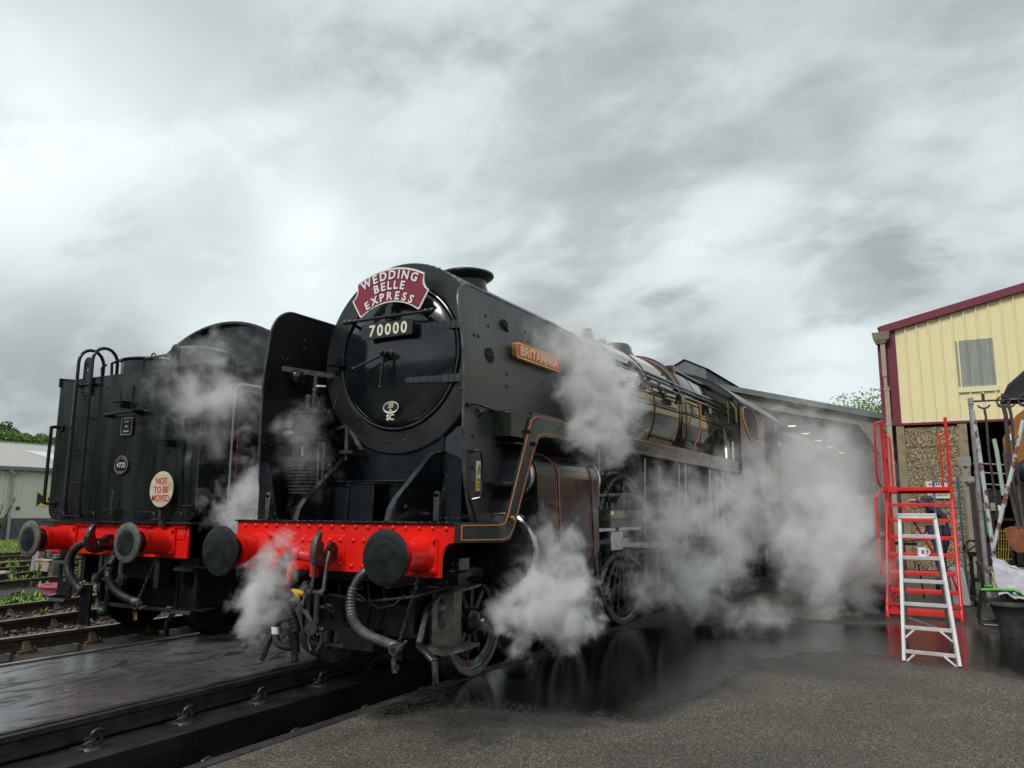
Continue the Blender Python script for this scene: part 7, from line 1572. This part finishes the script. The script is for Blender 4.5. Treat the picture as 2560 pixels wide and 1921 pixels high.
def rag(x0, x1, y0, y1, zf, name, m, label, seed):
    rn = random.Random(seed); mb = MB(); nx, ny = 34, 26; vs = []
    for j in range(ny+1):
        for i in range(nx+1):
            u, v = i/nx, j/ny; x = x0+(x1-x0)*u; y = y0+(y1-y0)*v; f = mnoise.noise(Vector((u*5+seed,v*1.2,0)))*.055+mnoise.noise(Vector((u*11+seed,v*3,4)))*.025
            vs.append((x+.03*mnoise.noise(Vector((v*4,u*2,seed))), y+.02*mnoise.noise(Vector((u*4,v*2,seed))), zf(u, v)+f))
    fs = [(j*(nx+1)+i, j*(nx+1)+i+1, (j+1)*(nx+1)+i+1, (j+1)*(nx+1)+i) for j in range(ny) for i in range(nx)]
    mb.add(vs, fs, m); o = mb.build(name, None, None, loc=((x0+x1)/2,(y0+y1)/2,.4), smooth=80, label=label, cat='rag'); so_ = o.modifiers.new('t','SOLIDIFY'); so_.thickness = .008; return o
RAGM = mat('dirty_lilac_grey_rag', (.34,.32,.37), (.55,.53,.58), rough=.9, scale=4, c3=(.14,.13,.14), c3pos=.70, detail=8, bump=.4, bscale=60); RAGY = mat('old_yellow_rag', (.30,.27,.12), (.42,.38,.19), rough=.9, scale=6)
rag(4.93, 5.6, 6.55, 7.6, lambda u, v: .40+.42*v*(1-.55*u)-.06*u, 'rag', RAGM, 'large crumpled lilac-grey rag heaped on the green-armed chair', 3)
rag(4.90, 5.14, 6.75, 7.2, lambda u, v: .44+.20*v-.12*u, 'rag', RAGY, 'small yellowish rag sticking out under the grey rag', 8)
b = MB(); b.box((4.86,7.7,.58),(6.0,8.4,.64)); b.box((4.9,7.75,0),(4.97,7.82,.58)); b.box((5.8,7.75,0),(5.87,7.82,.58)); b.box((4.95,7.8,.3),(5.8,8.2,.33)); b.build('low_bench', mat('old_grey_brown_timber', (.09,.08,.07), (.16,.14,.12), rough=.8, scale=5, stretch=(.5,4,1)), None, loc=(5.4,8,0), bevel=.006, label='low timber bench behind the green-armed chair', cat='bench')
BUCK = mat('dusty_black_rubber', (.020,.023,.022), (.045,.05,.046), rough=.65, scale=9, bump=.3, bscale=60)
b = MB(); b.lathe([(.0005,0),(.125,0),(.13,.02),(.135,.10),(.165,.26),(.195,.34),(.215,.36),(.215,.375),(.195,.37),(.155,.25),(.12,.02),(.0005,.02)], (5.01,5.72,0), (0,0,1), 36, BUCK); b.box((4.785,5.66,.27),(4.83,5.78,.345), BUCK); b.build('rubber_bucket', None, None, loc=(5.01,5.72,0), bevel=.003, label='big black rubber bucket at the puddle edge in front of the green-armed chair', cat='bucket')
b = MB(); b.lathe([(.0005,0),(.24,0),(.25,.02),(.34,.36),(.36,.37),(.36,.39),(.33,.38),(.24,.03),(.0005,.03)], (3.32,7.5,0), (0,0,1), 36, BUCK); b.build('rubber_bucket', None, None, loc=(3.32,7.5,0), label='wide black rubber tub in the steam left of the red steps', cat='bucket')
b = MB(); b.hexa([(4.42,8.9,0),(4.66,8.9,0),(4.66,9.2,0),(4.42,9.2,0),(4.40,8.92,.58),(4.60,8.92,.58),(4.58,9.15,.55),(4.40,9.15,.55)]); o = b.build('bulk_bag', mat('white_woven_bag', (.50,.52,.53), (.64,.65,.66), rough=.8, scale=5, bump=.8, bscale=8), None, loc=(4.53,9.05,0), bevel=.03, seg=3, label='white woven bag standing behind the red steps', cat='bag')
b = MB(); b.cyl((4.70,9.1,.07),(4.76,9.1,.07), .08, .08, 16); b.box((4.60,9.0,.08),(4.72,9.2,.14)); b.build('loose_wheel', SOOT, None, loc=(4.72,9.1,0), label='small black wheel beside the white woven bag', cat='wheel')
b = MB(); b.tube([(3.95,9.9,.55),(4.0,9.9,.0)], .014, 8); b.tube([(3.55,9.9,.9),(4.05,9.9,.95)], .012); b.box((3.5,9.8,.86),(3.95,10.1,.90)); b.tube([(3.55,10.0,.86),(3.52,10.1,0)], .014); b.build('side_table', SOOT, None, loc=(3.8,9.95,0), label='small dark stand glimpsed between the red treads', cat='stand')
b = MB(); b.hexa([(3.78,10.3,1.19),(4.4,10.3,1.19),(4.4,10.32,1.19),(3.78,10.32,1.19),(3.78,10.3,1.29),(4.4,10.3,1.27),(4.4,10.32,1.27),(3.78,10.32,1.29)], mat('faded_caution_board', (.20,.17,.12), rough=.7)); b.text('CAUTION', .07, FR((4.02,10.298,1.24)), LB, ext=.001, off=.001); b.cyl((4.35,10.35,0),(4.35,10.35,1.25), .015, .015, 8, SOOT); b.build('caution_board', None, None, loc=(4.1,10.3,0), label='faded brown board reading CAUTION seen through the red steps', cat='sign')
# ================================================================ steam: real volumes of vapour
def steam_mat(name, dens, thr, scale, seed, detail=8, soft=1.35, dist=.7, col=(.995,.995,.995), rate=1.0, edge=1.0, warp=1.6, grain=3.2):
    m = bpy.data.materials.new(name); m.use_nodes = True; t = m.node_tree; t.nodes.clear()
    out = t.nodes.new('ShaderNodeOutputMaterial'); pv = t.nodes.new('ShaderNodeVolumePrincipled'); t.links.new(pv.outputs[0], out.inputs['Volume'])
    pv.inputs['Color'].default_value = (*col,1); pv.inputs['Anisotropy'].default_value = .0
    tcn = t.nodes.new('ShaderNodeTexCoord'); ob = tcn.outputs['Object']
    geo = t.nodes.new('ShaderNodeNewGeometry'); mp = t.nodes.new('ShaderNodeMapping'); mp.inputs['Location'].default_value = (seed*3.7, seed*1.3, seed*2.1); t.links.new(geo.outputs['Position'], mp.inputs[0])
    wn = t.nodes.new('ShaderNodeTexNoise'); wn.inputs['Scale'].default_value = scale*.75; wn.inputs['Detail'].default_value = 6; wn.inputs['Roughness'].default_value = .62; wn.inputs['Distortion'].default_value = .6
    t.links.new(mp.outputs[0], wn.inputs['Vector'])
    sb = t.nodes.new('ShaderNodeVectorMath'); sb.operation = 'SUBTRACT'; t.links.new(wn.outputs['Color'], sb.inputs[0]); sb.inputs[1].default_value = (.5,.5,.5)
    sc_ = t.nodes.new('ShaderNodeVectorMath'); sc_.operation = 'SCALE'; t.links.new(sb.outputs[0], sc_.inputs[0]); sc_.inputs['Scale'].default_value = warp
    ad = t.nodes.new('ShaderNodeVectorMath'); ad.operation = 'ADD'; t.links.new(ob, ad.inputs[0]); t.links.new(sc_.outputs[0], ad.inputs[1])
    ln = t.nodes.new('ShaderNodeVectorMath'); ln.operation = 'LENGTH'; t.links.new(ad.outputs[0], ln.inputs[0])
    l0 = t.nodes.new('ShaderNodeVectorMath'); l0.operation = 'LENGTH'; t.links.new(ob, l0.inputs[0])
    n1_ = t.nodes.new('ShaderNodeTexNoise'); n1_.inputs['Scale'].default_value = scale*1.5; n1_.inputs['Detail'].default_value = detail; n1_.inputs['Roughness'].default_value = .66; n1_.inputs['Distortion'].default_value = dist
    t.links.new(mp.outputs[0], n1_.inputs['Vector'])
    fall = M1('SUBTRACT', 1.0, M1('POWER', M1('MULTIPLY', ln.outputs['Value'], 1.25, tree=t), 1.4, tree=t), tree=t)
    v = M1('MULTIPLY', M1('SUBTRACT', n1_.outputs[0], .5, tree=t), grain, tree=t)
    v = M1('SUBTRACT', M1('ADD', v, M1('MULTIPLY', fall, edge, tree=t), tree=t), thr, tree=t)
    v = M1('POWER', M1('MAXIMUM', v, 0.0, tree=t), soft, tree=t)
    rim = nmapr(t, l0.outputs['Value'], .82, 1.0, 1, 0, True)
    t.links.new(M1('MULTIPLY', M1('MULTIPLY', v, rim, tree=t), dens, tree=t), pv.inputs['Density'])
    m.cycles.volume_step_rate = rate
    return m
PUFFS = []
def puff(name, c, r, dens, thr=.62, scale=2.4, seed=1, label='', rot=0, soft=1.35, dist=.7, rate=.5, col=(.995,.995,.995), edge=1.0, detail=6.5, warp=1.6, grain=3.2):
    me = bpy.data.meshes.new(name); b_ = MB(); b_.sph((0,0,0), 1, None, n=20, k=12); me.from_pydata(b_.v, [], b_.f); me.validate()
    me.materials.append(steam_mat('steam_'+str(len(PUFFS)), dens, thr, scale, seed, soft=soft, dist=dist, rate=rate, col=col, edge=edge, detail=detail, warp=warp, grain=grain))
    o = bpy.data.objects.new(name, me); C.objects.link(o); o.location = c; o.scale = r; o.rotation_euler = (0,0,R(rot)) if not isinstance(rot, tuple) else tuple(R(a) for a in rot)
    tag(o, label, 'steam', 'drifting steam around the locomotive', 'stuff'); PUFFS.append(o)
puff('steam', (1.50,1.02,.60), (.46,1.10,.52), 20, thr=.14, scale=2.5, seed=1, label='densest white steam cloud, billowing from the cylinder drain beside the front wheels')
puff('steam', (1.46,1.15,1.02), (.42,.70,.62), 8, thr=.40, scale=2.8, seed=2, label='steam rising in front of the cylinder above the densest cloud')
puff('steam', (1.50,2.20,2.45), (.50,.95,.95), 15, thr=.22, scale=2.2, seed=3, rot=(12,0,0), label='thick steam column hiding the rear of the nameplate and deflector')
puff('steam', (1.36,2.0,3.02), (.58,1.3,.75), 4, thr=.32, scale=2.0, seed=4, label='thin steam veil over the right end of the nameplate')
puff('steam', (1.72,3.5,1.25), (.60,2.4,1.05), 3.8, thr=.40, scale=2.3, seed=5, label='patchy steam across the cylinder and slide bars')
puff('steam', (1.85,6.0,1.35), (.80,3.2,1.5), 2.3, thr=.38, scale=2.0, seed=6, label='drifting steam across the driving wheels and rods')
puff('steam', (1.85,4.4,.60), (.6,3.0,.60), 3.6, thr=.36, scale=2.4, seed=7, label='low steam rolling along the ground past the driving wheels')
puff('steam', (2.2,10.0,1.8), (1.2,4.2,2.3), 1.2, thr=.22, scale=1.2, seed=8, label='grey steam bank in front of the cab and tender')
puff('steam', (2.95,7.0,.85), (.95,1.5,1.5), 4.5, thr=.14, scale=1.4, seed=9, label='tall pale steam plume just left of the red steps')
puff('steam', (2.2,15.5,2.1), (1.8,5.5,2.6), .40, thr=.12, scale=.8, seed=10, label='broad steam haze in front of the shed mouth and the coach')
puff('steam', (-.28,-.45,.78), (.34,.32,.66), 13, thr=.24, scale=3.6, seed=11, rot=(0,25,0), label='steam puff under the left buffer in front of the brake hose')
puff('steam', (-1.72,.62,1.45), (.55,.60,.75), 8, thr=.20, scale=2.6, seed=12, label='steam rising between the two buffer beams')
puff('steam', (-2.15,.45,2.55), (1.3,.65,.95), 3.2, thr=.28, scale=2.2, seed=13, label='thin steam wisps crossing the rear of the parked tender')
puff('steam', (2.4,4.6,.22), (.9,1.6,.32), 2.0, thr=.36, scale=2.4, seed=14, label='faint steam wisps lying over the puddle')
puff('steam', (-.55,.12,2.02), (.50,.42,.80), 1.8, thr=.32, scale=3.2, seed=15, label='faint steam leaking around the air pump')
